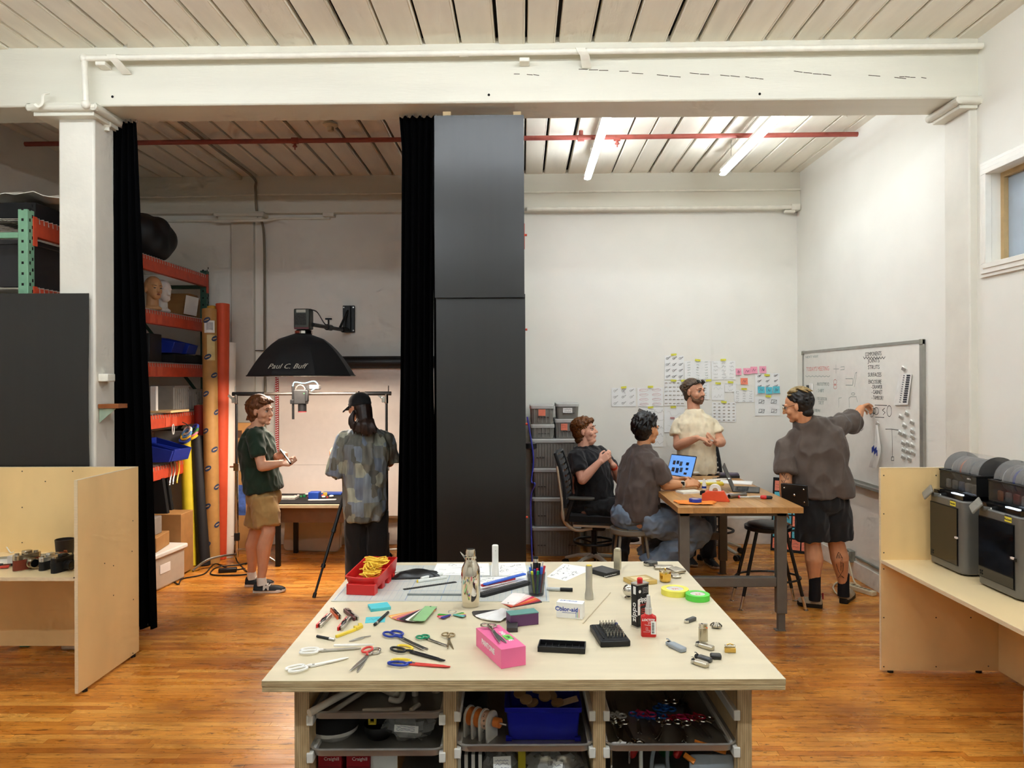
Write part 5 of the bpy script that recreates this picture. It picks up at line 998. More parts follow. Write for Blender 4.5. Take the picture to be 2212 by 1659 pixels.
# magnetic hooks on the board
hm = None
pos = [(1948, 899), (1961, 892), (1956, 918), (1972, 911), (1973, 930), (1947, 934), (1956, 938), (1973, 942), (1953, 956), (1963, 957), (1973, 961), (1954, 971), (1964, 974), (1974, 977), (1953, 986), (1966, 990), (1954, 795), (1898, 914)]
mgm = M('magnet_white', (236, 234, 226), .35); mgs = M('magnet_clear', (200, 198, 188), .25, .3)
for i, (px, py) in enumerate(pos):
    p = pt(px, py, x=XR-.016)
    if hm is None:
        hm = thing('magnet_clip', '', 'magnet clip', p, 0, 'white magnet clips on the whiteboard'); wallframe(hm, 'R')
        B().box((-.012, 0, .008), (.03, .03, .014), (0, 0, -30)).o('magnet_block', mgm, hm, bev=.003); B().box((.016, -.008, .016), (.036, .026, .006), (0, 30, -30)).o('clip_lever', mgs, hm, bev=.002); m_ = hm
    else: m_ = dup(hm, loc=p)
    m_['label'] = 'white magnet clip holding the printed list on the whiteboard' if i == 16 else ('white magnet clip holding the folded paper on the whiteboard' if i == 17 else 'white magnet clip in the cluster at the near end of the whiteboard')
# list and folded paper
T = thing('printed_list', 'long printed list hanging on the whiteboard', 'paper', pt(1955, 802, x=XR-.02)); wallframe(T, 'R')
p0 = pt(1955, 802, x=XR-.02); q = [pt(a, c, x=XR-.02) for a, c in ((1943, 808), (1971, 808), (1965, 874), (1934, 875))]; lo = [V((p0.y-v.y, v.z-p0.z, .004+.01*(i > 1))) for i, v in enumerate(q)]
B().add(lo+[v+V((0, 0, .001)) for v in lo], [(3, 2, 1, 0), (4, 5, 6, 7), (0, 1, 5, 4), (1, 2, 6, 5), (2, 3, 7, 6), (3, 0, 4, 7)]).o('sheet', M('thin_paper', (238, 235, 228), .7), T)
b = B()
for i in range(13):
    v = (i+.7)/14; a = lo[1].lerp(lo[2], v).lerp(lo[0].lerp(lo[3], v), .12); c = a.lerp(lo[0].lerp(lo[3], v), .25); ribbon(b, [(a.x, a.y), (c.x, c.y)], .014, a.z+.002)
    a = lo[0].lerp(lo[3], v).lerp(lo[1].lerp(lo[2], v), .4); c = a+V((.02, 0, 0)); ribbon(b, [(a.x, a.y), (c.x, c.y)], .006, a.z+.003)
o = b.o('list_line', ink, T); o['kind'] = 'stuff'
p0 = pt(1900, 916, x=XR-.02); T = thing('folded_paper', 'long folded paper strip with blue marks on the whiteboard', 'paper', p0); wallframe(T, 'R'); b = B(); g = []
for i in range(11):
    t = i/10; px, py = 1899+3*math.sin(t*2.2)-7*max(0, t-.55)*2, 918+92*t; p = pt(px, py, x=XR-.02); wd = .02+.055*min(1, t*1.4); row = []
    for j in range(7): u = j/6*2-1; row.append(V((p0.y-p.y+u*wd*.6, p.z-p0.z, .012+.03*abs(math.sin(u*2.6+t))*(.4+t))))
    g.append(row)
b.sheet(g, thick=.001); b.o('sheet', M('thin_paper', (238, 235, 228), .7), T)
b = B()
for k in range(7): b.box((-.045+.015*k, -.23+.012*(k % 3)-.003*k, .045), (.009, .05, .003))
b.o('blue_mark', bluep, T)['kind'] = 'stuff'
p = pt(1747, 852, x=XR-.02); T = thing('wall_card', 'black and white card on the far end of the whiteboard', 'card', p); wallframe(T, 'R'); B().bb(-.05, .03, -.1, .1, 0, .008).o('card', M('card_dark', (52, 48, 46), .5), T); B().bb(.04, .12, -.28, .12, 0, .012).o('white_strip', paper, T)
# sketches on the back wall
def zp(x, y): return pt(1300+x/3.072, 740+y/3.072, y=YB)
sheets = [(65, 300, 225, 425, 'rows of pencil blade shapes', 0), (237, 300, 405, 425, 'coloured marker sketches of handles', 1), (415, 85, 542, 247, 'dark hook drawings, highest sheet', 2), (548, 122, 722, 245, 'faint green line studies', 3), (728, 122, 886, 247, 'looping pencil studies', 4), (413, 255, 545, 418, 'a grid of small brown sketches', 5), (548, 260, 712, 380, 'pencil notes behind the man in cream', 3), (728, 275, 812, 382, 'almost blank lines under a yellow tape', 6), (815, 270, 890, 328, 'tiny faint lines, smallest sheet', 6), (877, 315, 1007, 395, 'a single loose pencil sweep', 4), (730, 395, 888, 525, 'brown chain sketches', 5), (1018, 205, 1180, 345, 'hook outlines above three cyan notes', 2), (1016, 360, 1180, 485, 'two box outlines', 7), (245, 430, 405, 690, 'a grey pocket knife drawing, tall sheet', 4), (413, 430, 545, 595, 'a small pink mark, beside the cream shirt', 6)]
pal = [M('pencil', (120, 118, 112), .8), M('pencil_pink', (214, 160, 160), .8), M('pencil_dark', (74, 72, 70), .8), M('pencil_green', (140, 156, 140), .8), M('pencil_pale', (168, 166, 160), .8), M('pencil_brown', (156, 136, 106), .8), M('pencil_faint', (204, 202, 196), .8), M('pencil_dark', (74, 72, 70), .8)]
rg = random.Random(21)
for i, (x0, y0, x1, y1, lab, k) in enumerate(sheets):
    a, c = zp(x0, y1), zp(x1, y0); w, h = c.x-a.x, c.z-a.z; o = V((a.x, YB, a.z)); T = thing('wall_sketch', 'white sheet on the back wall with '+lab, 'drawing', o, 0, 'sketch sheets on the back wall'); wallframe(T, 'B'); T.rotation_euler.y += R(rg.uniform(-1, 1))
    b = B(); b.sheet([[V((w*u/4, h*v/4, .006+.012*((u/4-.5)**2)*(1.3-v/4))) for u in range(5)] for v in range(5)], thick=.001); b.o('sheet', M('sketch_paper', (246, 246, 243), .7, var=.01), T)
    b = B(); nx, ny = {0: (3, 3), 1: (2, 4), 2: (3, 4), 3: (3, 7), 4: (3, 5), 5: (5, 6), 6: (1, 2), 7: (2, 2)}[k]
    for u in range(nx):
        for v in range(ny):
            cx, cy = w*(u+.5)/nx, h*(v+.5)/ny; s = min(w/nx, h/ny)*.36; lw = .003 if k in (2, 7) else .0022
            if k in (0, 2): L_ = [circ(cx-s*.4, cy, s*.4), [(cx-s*.1, cy+s*.3), (cx+s, cy+s*.8)], [(cx, cy-s*.2), (cx+s, cy+s*.8)]]
            elif k == 1: L_ = [circ(cx, cy, w*.17, h*.07), [(cx-w*.16, cy), (cx+w*.1, cy+h*.03)]]
            elif k == 5: L_ = [[(cx-s, cy), (cx+s*.8, cy+s*.2)], circ(cx, cy, s*.8, s*.3)]
            elif k == 7: L_ = [[(cx-s*.8, cy-s*.5), (cx+s*.7, cy-s*.6), (cx+s*.9, cy+s*.4), (cx-s*.6, cy+s*.6), (cx-s*.8, cy-s*.5)], [(cx-s*.8, cy-s*.5), (cx+s*.2, cy-s*.1), (cx+s*.9, cy+s*.4)], [(cx, cy-s*.5), (cx+s*.1, cy+s*.5)]]
            else: L_ = [[(cx-s*1.5+s*3*q/7, cy+rg.uniform(-s, s)*.6) for q in range(8)]]
            for l in L_: ribbon(b, [(x+rg.uniform(-.002, .002), y+rg.uniform(-.002, .002)) for x, y in l], lw, .0125)
    o = b.o('sketch_line', pal[k], T); o['kind'] = 'stuff'
    if i == 13: B().box((w*.3, h*.86, .014), (w*.7, .035, .003), (0, 0, -24)).o('knife_drawing', M('knife_grey', (110, 102, 96), .6, var=.4, scale=30), T)
    if i == 14: B().box((w*.4, h*.58, .014), (.05, .02, .002)).o('pink_mark', M('pencil_rose', (190, 140, 140), .8), T)
tpm = M('yellow_washi', (226, 222, 76), .6)
tpl = ['the highest hook drawings', 'the faint green studies', 'the looping pencil studies', 'the grid of brown sketches', 'the grid sheet and its neighbour', 'the pencil notes by the man in cream', 'the almost blank sheet', 'the smallest sheet', 'the single pencil sweep', 'the blade shapes', 'the coloured handle sketches', 'the pocket knife sheet', 'the sheet with the pink mark', 'the brown chain sketches', 'the hook outlines', 'the two box outlines']
for ti, (x, y) in enumerate(((475, 80), (634, 117), (803, 115), (474, 252), (541, 253), (706, 251), (769, 270), (851, 263), (941, 308), (144, 297), (321, 293), (322, 429), (472, 427), (807, 394), (1093, 216), (1101, 356))):
    p = zp(x, y); o = B().box((0, 0, 0), (.062, .0012, .022)).o('tape_strip', tpm); o.location = (p.x, YB-.02, p.z); o.rotation_euler.y = R(rg.uniform(-8, 8)); tag(o, 'yellow tape strip on ' + tpl[ti] + ', back wall', 'tape', 'yellow tape strips on the back wall')
pnk = M('pink_note', (246, 164, 186), .7); cyn = M('wall_cyan_note', (98, 196, 212), .7)
for x0, y0, x1, y1, m_, lab, dy in ((888, 172, 925, 215, pnk, 'pink sticky note on the back wall, nearest the sketches', 0), (938, 170, 985, 210, pnk, 'pink sticky note overlapped by another', 0), (985, 160, 1030, 205, pnk, 'pink sticky note with an arch doodle', .004), (1045, 157, 1090, 203, pnk, 'pink sticky note, last in the row toward the corner', 0), (920, 235, 967, 278, orn, 'orange sticky note below the pink row', 0), (1032, 292, 1077, 335, cyn, 'cyan sticky note, first of three on a sketch', .012), (1085, 295, 1127, 340, cyn, 'cyan sticky note, middle of three on a sketch', .012), (1132, 290, 1177, 335, cyn, 'cyan sticky note, last of three toward the corner', .012)):
    a, c = zp(x0, y1), zp(x1, y0); w, h = c.x-a.x, c.z-a.z; T = thing('wall_note', lab, 'sticky note', (a.x, YB-dy, a.z), 0, 'sticky notes on the back wall'); wallframe(T, 'B')
    b = B(); b.sheet([[V((w*u/2, h*v/3, .004+.012*(1-v/3)**2)) for u in range(3)] for v in range(4)], thick=.001); b.o('note', m_, T); b = B(); ribbon(b, [(w*.25, h*.3), (w*.4, h*.7), (w*.55, h*.35), (w*.75, h*.65)], .003, .018); b.o('doodle', M('note_ink', (110, 90, 100), .8), T)
# leaning board of notes
T = thing('note_board', 'black board of cyan and orange notes leaning in the corner', 'board', (2.70, 8.20, 0), -30, rx=0); b = B()
TM = Matrix.Rotation(R(-12), 4, 'X'); b.T = TM; b.bb(0, .42, 0, .012, 0, .80); b.o('board', blackm, T); b = B()
for i in range(4):
    for j in range(6):
        cc = cyn if (i*2+j*3) % 5 else orn
        if j == 5 and i > 1: continue
        q = B(); q.T = TM; q.bb(.02+i*.1, .105+i*.1, -.002, 0, .03+j*.125, .14+j*.125); nn = q.o('note', cc if j else orn, T)
        q = B(); q.T = TM @ Matrix.Translation((0, -.003, 0)) @ Matrix.Rotation(R(90), 4, 'X')
        for r_ in range(2): scrawl(q, .03+i*.1, .06+j*.125+.03*r_, .06, .014, .002, 5, rg)
        q.o('handwriting', ink, T)['kind'] = 'stuff'
# outlet, conduit, power strip
p = pt(1842, 1200, x=XR); T = thing('outlet_box', 'grey metal outlet box on the side wall near the floor', 'outlet', p); wallframe(T, 'R'); B().bb(-.055, .055, -.055, .055, 0, .055).o('box', M('galvanised', (150, 152, 140), .45, .6), T, bev=.006)
for x in (-.025, .025):
    for y in (-.025, .025): B().bb(x-.017, x+.017, y-.015, y+.015, .055, .058).o('socket', whpl, T, bev=.003)
B().bb(-.12, -.05, -.02, .02, .03, .06).o('plug', M('beige_plug', (214, 200, 168), .5), T, bev=.006); tag(B().tube([(XR-.012, 7.02, .21), (XR-.012, 5.6, .21)], .011, 8).o('wall_conduit', M('galvanised', (150, 152, 140), .45, .6)), 'thin metal conduit running along the side wall', 'conduit')
a, c = pt(1832, 1270, z=0), pt(1889, 1288, z=0); T = thing('power_strip', 'beige power strip on the floor by the wall', 'power strip', (a+c)/2, math.degrees(math.atan2((c-a).y, (c-a).x))); L_ = (c-a).length; B().bb(-L_/2, L_/2, -.03, .03, 0, .04).o('body', M('beige_plug', (214, 200, 168), .5), T, bev=.006)
for k in range(5): B().bb(-L_*.35+k*L_*.15, -L_*.35+k*L_*.15+.03, -.015, .015, .04, .0415).o('socket', M('socket_dark', (120, 108, 84), .6), T)
tag(B().tube(curve3([pt(1836, 1272, z=.012), pt(1812, 1285, z=.012), pt(1800, 1268, z=.012), pt(1815, 1256, z=.012), pt(1850, 1262, z=.012), pt(1862, 1272, z=.012), pt(1845, 1255, z=.03), V((XR-.05, 7.1, .17))]), .007, 8).o('beige_flex', M('beige_plug', (214, 200, 168), .5)), 'beige power cord looping on the floor behind the sneaker', 'cord')

# ---------------------------------------------------------------- plywood booth with printers
plyf = M('ply_face', (246, 212, 152), .42, var=.09, scale=2.2, stretch=(1, 1, .35), spec=.4); plye = M('ply_edge_pale', (232, 212, 176), .5, var=.05, scale=30, stretch=(1, 1, 4)); screwm = M('screw_grey', (90, 80, 66), .5, .5)
T = thing('printer_booth', 'plywood booth with a desk holding two 3D printers', 'desk booth', (0, 0, 0)); ph = 1.306
bxl, bxr, bye, byn = 2.28, 3.02, 4.79, 2.9
B().bb(bxl, bxr, bye, bye+.02, .015, ph).o('end_panel', plyf, T); B().bb(bxl-.003, bxl, bye, bye+.02, .015, ph).o('end_panel_edge', plye, T); B().bb(bxr, bxr+.02, byn, bye+.02, .015, ph).o('back_panel', plyf, T); B().bb(bxl, bxr+.02, bye-.001, bye+.021, ph, ph+.003).o('end_panel_edge', plye, T); B().bb(bxr, bxr+.02, byn, bye, ph, ph+.003).o('back_panel_edge', plye, T)
B().bb(bxl+.004, bxr, byn, bye, .70, .721).o('desk_top', M('ply_desk', (246, 220, 170), .3, var=.06, scale=2.2, stretch=(1, .35, 1)), T); B().bb(bxl, bxl+.004, byn, bye, .70, .722).o('desk_edge', plye, T)
B().bb(bxl+.2, bxl+.22, byn, bye, .60, .70).o('desk_apron', plyf, T); B().bb(bxl, bxr, byn-.02, byn, .05, ph).o('end_panel', plyf, T)
for px, py in ((1909, 1027), (2022, 1027), (1909, 1110), (1909, 1194), (1909, 1229), (1909, 1334), (2022, 1334), (2097, 1334), (1909, 1440), (2022, 1440), (2135, 1439)):
    q = pt(px, py, y=bye); B().cyl(q-V((0, .0015, 0)), q+V((0, .002, 0)), .0042, n=10).o('screw', screwm, T)
for x, y in ((2.34, bye+.01), (2.9, bye+.01), (2.34, byn), (2.9, byn)): B().cyl((x, y, 0), (x, y, .015), .018).o('foot', black, T)
pgr = M('printer_grey', (112, 110, 104), .42, .3, var=.03); pgl = M('printer_glass', (14, 15, 18), .06, spec=.7); smk = M('smoked_clear', (60, 58, 56), .08, alpha=.45); clr = M('clear_cover', (200, 198, 194), .06, alpha=.28)
def printer(label, y0, y1, nm, glow, spools):
    T = thing('printer', label, '3D printer', (2.555, y0, .722), 0, '3D printers'); w = y1-y0; d = .39; h = .435
    b = B(); b.prism([(x+d/2, y+w/2) for x, y in rrect(d, w, .045, 6)], .008, h); b.o('body', pgr, T, bev=.008); B().bb(.03, d-.03, .03, w-.03, 0, .009).o('foot_plate', black, T)
    B().bb(-.003, .0, .045, w-.03, .05, h-.045).o('door_frame', black, T); dd = B().bb(-.0065, -.0035, .05, w-.035, .055, h-.05).o('door_glass', pgl, T)
    B().prism(rrect(.03, .012, .006), 0, .006, Matrix.Translation((-.0065, .05, h*.5)) @ Matrix(((0, 0, -1, 0), (-1, 0, 0, 0), (0, 1, 0, 0), (0, 0, 0, 1)))).o('door_handle', M('handle_white', (228, 214, 206), .4), dd)
    if glow:
        B().bb(-.012, -.0066, .02, .075, h*.47, h*.51).o('door_latch', black, dd)
    for z in (.07, .085): 
        for y in (w-.05, w-.065): B().cyl((-.009, y, z), (-.006, y, z), .006, n=10).o('hinge_screw', black, dd)
    B().bb(-.0022, .0, .07, .125, h-.038, h-.012).o('name_note', M('yellow_note', (236, 220, 66), .6), T); text(nm, .017, ink, T, (-.003, .0975, h-.025), Matrix(((0, 0, -1), (-1, 0, 0), (0, 1, 0))))
    text('BAMBU LAB', .010, gun, T, (-.001, .098, h-.006), Matrix(((0, 0, -1), (-1, 0, 0), (0, 1, 0))))
    b = B(); b.box((0, 0, 0), (.012, .115, .075)); s_ = b.o('screen', M('screen_grey', (132, 128, 118), .5), T, bev=.004, loc=(-.035, w-.06, h+.012), rot=(14, 38, -14)); B().cyl((.02, w-.09, h-.006), (-.02, w-.09, h+.002), .014).o('screen_hinge', pgr, T)
    B().bb(.02, d-.02, .03, w-.03, h, h+.028).o('top_glass', M('printer_top', (18, 18, 20), .1), T); B().bb(.03, .05, .07, .17, h+.029, h+.032).o('led_strip', M('led_white', (220, 236, 255), .4, emit=2.5), T); B().cyl((.03, w*.72, h), (.03, w*.72, h+.008), .012).o('button', whpl, T)
    # spool feeder on top
    F = thing('spool_feeder', label.replace('printer', 'spool feeder on the printer') if 0 else ('clear-domed filament feeder on the %s printer' % ('farther' if not glow else 'nearer')), 'filament feeder', (2.555+.075, y0-.005, .722+h+.03), 0, 'filament feeders'); fw = w+.01; fd = .28
    B().bb(.004, fd, .004, fw-.004, 0, .006).o('base', black, F); b = B(); b.bb(0, .004, 0, fw, 0, .115); b.o('front_window', smk, F); B().bb(.004, fd, 0, .004, 0, .115).o('side_wall', black, F); B().bb(.004, fd, fw-.004, fw, 0, .115).o('side_wall', black, F); B().bb(fd-.004, fd, 0, fw, 0, .115).o('rear_wall', black, F)
    b = B()
    for q in ((-.003, fd, -.003, .012), (-.003, fd, fw-.012, fw+.003), (-.003, .012, 0, fw)): b.bb(q[0], q[1], q[2], q[3], .112, .122)
    b.o('rim', black, F, bev=.002); text('AMS 2', .014, whpl, F, (-.001, .07, .095), Matrix(((0, 0, -1), (-1, 0, 0), (0, 1, 0))))
    b = B(); rs = []
    for yy in (.012, fw-.012): rs.append([V((fd/2+.118*math.cos(a), yy, .125+.105*math.sin(a))) for a in [PI*i/14 for i in range(15)]])
    b.sheet(rs); b.o('dome', clr, F, smooth=60); 
    for yy in (.012, fw-.014): B().add([V((fd/2+.118*math.cos(a), yy+k, .125+.105*math.sin(a))) for k in (0, .004) for a in [PI*i/14 for i in range(15)]], [tuple(range(15)), tuple(range(15, 30))]+[(j, (j+1) % 15, 15+(j+1) % 15, 15+j) for j in range(15)]).o('dome_end', M('dome_end_grey', (84, 82, 80), .3, alpha=.75), F)
    for k, cc in enumerate(spools):
        y = .04+k*(fw-.09)/3; s = B(); s.lathe([(.03, 0), (.072, 0), (.072, .046), (.03, .046), (.03, 0)], n=28, caps=False, T=Matrix.Translation((fd/2, y+.05, .118)) @ Matrix.Rotation(R(90), 4, 'X')); so = s.o('filament_spool', M('fil_%d_%d_%d' % cc, cc, .5), F)
        for yy in (y+.003, y+.05): B().lathe([(.028, 0), (.088, 0), (.088, .002), (.028, .002), (.028, 0)], n=28, caps=False, T=Matrix.Translation((fd/2, yy, .118)) @ Matrix.Rotation(R(90), 4, 'X')).o('spool_flange', M('flange', (150, 146, 142), .3, alpha=.7), so)
    for k, cc in enumerate(((214, 210, 200), (226, 220, 210), (196, 120, 110) if glow else (150, 160, 190), (220, 216, 206), (236, 150, 90) if glow else (228, 224, 216))):
        bo = B().box((0, 0, .03), (.02, .05, .056)).o('desiccant_bag', M('bagc_%d_%d_%d' % cc, cc, .6, var=.15, scale=40), F, bev=.008, loc=(.02, .035+k*.07, .008), rot=(0, 0, 12-7*k))
    return T
printer('grey enclosed 3D printer at the far end of the desk', 4.375, 4.745, 'Hamlet', False, [(150, 140, 130), (60, 60, 62), (190, 110, 70), (170, 168, 160)])
printer('grey enclosed 3D printer nearer the camera, blue glow', 3.87, 4.25, 'Macbeth', True, [(80, 76, 74), (60, 60, 62), (44, 58, 130), (168, 164, 158)])
# beige device under the desk
T = thing('beige_device', 'beige boxy appliance on the floor under the printer desk', 'appliance', (2.47, 3.28, 0)); bgd = M('beige_appliance', (206, 196, 166), .45, var=.03); b = B(); b.prism([(x+.22, y+.235) for x, y in rrect(.44, .47, .03)], .006, .33); b.o('body', bgd, T, bev=.01)
RM = Matrix(((0, 0, -1), (-1, 0, 0), (0, 1, 0)))
B().bb(-.003, 0, .0, .44, .118, .121).o('seam', M('seam_dark', (96, 88, 66), .6), T); B().bb(-.002, 0, .02, .38, .14, .27).o('front_panel', M('beige_panel', (212, 202, 174), .4), T, bev=.002); B().bb(-.0035, 0, .15, .42, .035, .10).o('data_label', M('label_dark', (34, 34, 40), .5), T); B().bb(-.0042, -.0034, .2, .33, .06, .085).o('label_patch', paper, T); b = B()
for k in range(4): b.bb(-.0042, -.0034, .22, .4-.03*k, .042+.004*k, .044+.004*k)
b.o('label_line', paper, T)['kind'] = 'stuff'; B().bb(-.002, 0, .415, .44, .295, .31).o('port', black, T)
# ---------------------------------------------------------------- black panels, curtains and the rack between the rooms
pan_m = M('black_panel_board', (20, 19, 17), .33, var=.12, scale=5, stretch=(6, 1, .2), spec=.8)
def bpanel(label, x0, x1, y0, y1, yy, bow, mat=pan_m):
    a, c = pt(x0, y0, y=yy), pt(x1, y1 if y1 else y0, y=yy); z0 = c.z if y1 else .012; b = B()
    b.sheet([[V((a.x+(c.x-a.x)*u/6, yy-bow*math.sin(PI*min(1, v/10))*1.0-bow*.6*math.sin(PI*u/6)*(v/12)**2, z0+(a.z-z0)*v/12)) for u in range(7)] for v in range(13)], thick=.006)
    return tag(b.o('divider_board', mat, smooth=60), label, 'panel')
bpanel('tall black board hanging from the beam, upper half of the divider', 938, 1133, 250, 642, 5.19, .014); bpanel('tall black board standing below the hanging one', 942, 1134.5, 636, None, 5.225, .004)
bpanel('black board behind the plywood booth against the white column', -90, 193, 635, 1030, 5.13, .012)
for px in (965, 1117):
    p = pt(px, 245, y=5.2); tag(B().box(p+V((0, .02, .0)), (.055, .03, .03)).o('tape_tab', M('brown_tape', (176, 150, 108), .5)), 'brown tape tab holding the hanging black board, %s' % ('curtain side' if px < 1000 else 'meeting-room side'), 'tape')
cur = M('black_curtain', (5, 5, 6), 1, spec=.05)
def curtain(label, prof, z0, z1, folds, amp, seed):
    "prof: list of (height fraction, x0, x1, y)"
    rg = random.Random(seed); b = B(); n = folds*6; ph = [rg.uniform(-.3, .3) for _ in range(n+1)]; g = []
    for i in range(17):
        v = i/16
        for (va, xa, xb, ya), (vb, xc, xd, yb) in zip(prof, prof[1:]):
            if va <= v <= vb: t = (v-va)/(vb-va); x0, x1, yy = xa+(xc-xa)*t, xb+(xd-xb)*t, ya+(yb-ya)*t
        g.append([V((x0+(x1-x0)*j/n, yy+amp*math.sin(2*PI*folds*j/n+ph[j]+.25*math.sin(v*4))*(1-.35*v), z0+(z1-z0)*v)) for j in range(n+1)])
    b.sheet(g, thick=.004); T = thing('curtain', label, 'curtain', (0, 0, 0)); b.o('drape', cur, T, smooth=70)
    for j in range(folds+1): q = g[-1][min(n, j*6)]; B().tube([q+V((.0, .012*math.cos(k), .012*math.sin(k)+.008)) for k in [i*PI/4 for i in range(8)]], .0025, 6, closed=True).o('curtain_ring', steel, T)
    return T
X_ = lambda px, yy: pt(px, 800, y=yy).x
curtain('black curtain gathered beside the white column', [(0, X_(222, 5.46), X_(337, 5.46), 5.46), (.3, X_(222, 5.46), X_(328, 5.46), 5.46), (.8, X_(226, 5.46), X_(308, 5.46), 5.44), (.93, X_(232, 5.44), X_(302, 5.44), 5.43), (1, X_(240, 5.42), X_(297, 5.42), 5.42)], .06, BZ-.02, 5, .05, 3)
curtain('black curtain gathered beside the hanging black boards', [(0, X_(853, 5.4), X_(944, 5.4), 5.4), (.5, X_(866, 5.4), X_(936, 5.4), 5.4), (.96, X_(872, 5.4), X_(940, 5.4), 5.4), (1, X_(866, 5.38), X_(944, 5.38), 5.38)], .05, BZ-.01, 5, .045, 8)
b = B(); g = [[V((-.66+.03*math.sin(j*1.1), 5.55+2.93*j/40, z)) for j in range(41)] for z in (.05, 2, 4.12)]; b.sheet(g, thick=.004); tag(b.o('blocker_curtain', cur), 'unseen black curtain added along the rack to keep the photo corner dim', 'curtain')  # hidden curtain, added to block the meeting room's light
b = B(); b.box(pt(312, 1347, y=5.5)+V((0, 0, 0)), (.09, .07, .03)); tag(b.o('curtain_weight', black, bev=.01), 'black floor weight at the foot of the gathered curtain', 'weight')
# rack between the rooms, its edge shows past the black boards
ror = M('rack_orange', (208, 76, 46), .42, var=.08); rgr = M('rack_green', (122, 168, 136), .45, var=.05); rgd = M('rack_dark_green', (46, 82, 66), .45, var=.08); wirem = M('wire_deck', (206, 198, 186), .35, .6)
T = thing('divider_rack', 'pallet rack hidden behind the black boards', 'rack', (0, 0, 0))
for x in (-.56, -.03):
    for y in (5.36, 8.2): B().bb(x-.035, x+.035, y-.035, y+.035, 0, 3.05).o('upright', rgr, T)
for z in (.3, .95, 1.62, 2.3, 2.98):
    for x in (-.58, -.02): B().bb(x-.025, x+.03, 5.4, 8.2, z-.12, z).o('beam', ror, T); B().bb(x-.03, x+.036, 5.35, 5.38, z-.16, z+.02).o('connector', ror, T); B().cyl((x, 5.365, z-.06), (x+.052, 5.365, z-.06), .008, n=8).o('lock_pin', ror, T)
    B().bb(-.56, -.04, 5.4, 8.2, z-.01, z).o('deck', gun, T)
tag(B().tube(curve3([(.03, 5.6, 1.6), (.075, 5.6, 1.3), (.06, 5.6, 1.12), (.085, 5.55, 1.1), (.055, 5.6, .98), (.06, 5.6, .6), (.07, 5.6, .3)]), .006, 8).o('blue_cable', M('blue_cable', (50, 56, 160), .4)), 'blue cable hanging at the edge of the black boards', 'cable')
tag(B().lathe([(.03, 0), (.055, .01), (.055, .05), (.03, .06)], (.06, 6.2, 1.3), 20).o('tape_coil', black), 'black coil hanging beside the top grey totes', 'coil')
# ---------------------------------------------------------------- long rack of the photo corner
RX, RY0, RY1 = -3.5, 5.22, 8.27
T = thing('pallet_rack', 'long orange and green pallet rack along the wall', 'rack', (0, 0, 0)); lv = (3.05, 2.55, 2.05, 1.554, 1.06)
for x0 in (RX-.07, RX-1.07):
    for y0, m_ in ((RY0, rgr), (RY1-.075, rgd)):
        up = B().bb(x0, x0+.07, y0, y0+.075, 0, 3.10).o('upright', m_, T, bev=.004)
        b = B()
        for k in range(40):
            z = .12+k*.0762
            b.bb(x0+.026, x0+.042, y0-.001, y0+.002, z, z+.018)
            b.bb(x0+.068, x0+.0712, y0+.018, y0+.032, z, z+.022); b.bb(x0+.068, x0+.0712, y0+.046, y0+.06, z+.03, z+.052)
        b.o('upright_hole', dark, up)['kind'] = 'stuff'
for y0 in (RY0+.02, RY1-.06):
    for z in (.4, 1.7, 2.9): B().bb(RX-1.0, RX-.07, y0, y0+.03, z, z+.04).o('cross_brace', rgd if y0 > 6 else rgr, T)
    B().tube([(RX-1.0, y0, .4), (RX-.07, y0, 1.7)], .018, 4).o('diagonal_brace', rgd, T); B().tube([(RX-.07, y0, 1.7), (RX-1.0, y0, 2.9)], .018, 4).o('diagonal_brace', rgd, T)
for i, z in enumerate(lv):
    for x0 in (RX-.045, RX-1.07):
        bm = B().bb(x0, x0+.05, RY0+.07, RY1-.07, z-.13, z).o('beam', ror, T, bev=.004)
        for y0 in (RY0+.055, RY1-.075): B().bb(x0+.045, x0+.054, y0, y0+.04, z-.2, z+.01).o('end_plate', ror, bm)
    b = B(); n = 56
    for k in range(n):
        y = RY0+.12+(RY1-RY0-.24)*k/(n-1); b.tube([(RX-1.03, y, z+.006), (RX+.006, y, z+.006), (RX+.009, y, z-.035)], .0035, 5)
    for k in range(5): b.tube([(RX-.95+.22*k, RY0+.1, z+.012), (RX-.95+.22*k, RY1-.1, z+.012)], .0035, 5)
    b.o('wire_deck', wirem, T)['kind'] = 'stuff'
    if i in (1, 2, 3):
        p = V((RX+.0065, 7.05 if i != 3 else 7.35, z-.075))
        for dy in (-.07, .07): B().bb(p.x-.001, p.x+.001, p.y+dy-.05, p.y+dy+.05, p.z-.045, p.z+.045).o('bay_sticker', M('rack_sticker', (222, 96, 66), .5), T)
# ribbed white panel behind the rack
b = B(); b.bb(XL+.01, XL+.02, 5.6, YB-.05, .1, 3.1); rp = tag(b.o('ribbed_sheet', white2), 'white ribbed panel behind the long rack', 'panel')
for k in range(48): B().bb(XL+.02, XL+.028, 5.6, YB-.05, .14+k*.06, .165+k*.06).o('rib', white2, rp)
def on(level, px, dx, yoff=0):                    # a spot on a shelf, dx behind the front beam
    x = RX-dx; y = pt(px, 800, x=x).y; return V((x, y, lv[level]+.016))
def rbox(name, label, cat, p, s, mat, rz=0, bev=.006, lid=None):
    T = thing(name, label, cat, p, rz); B().bb(-s[0]/2, s[0]/2, -s[1]/2, s[1]/2, 0, s[2]).o('body', mat, T, bev=bev)
    if lid: B().bb(-s[0]/2-.012, s[0]/2+.012, -s[1]/2-.012, s[1]/2+.012, s[2]-.03, s[2]+.01).o('lid', lid, T, bev=.008)
    return T
dkt = M('dark_tote', (40, 38, 40), .5); dtl = M('dark_tote_lid', (54, 52, 54), .5)
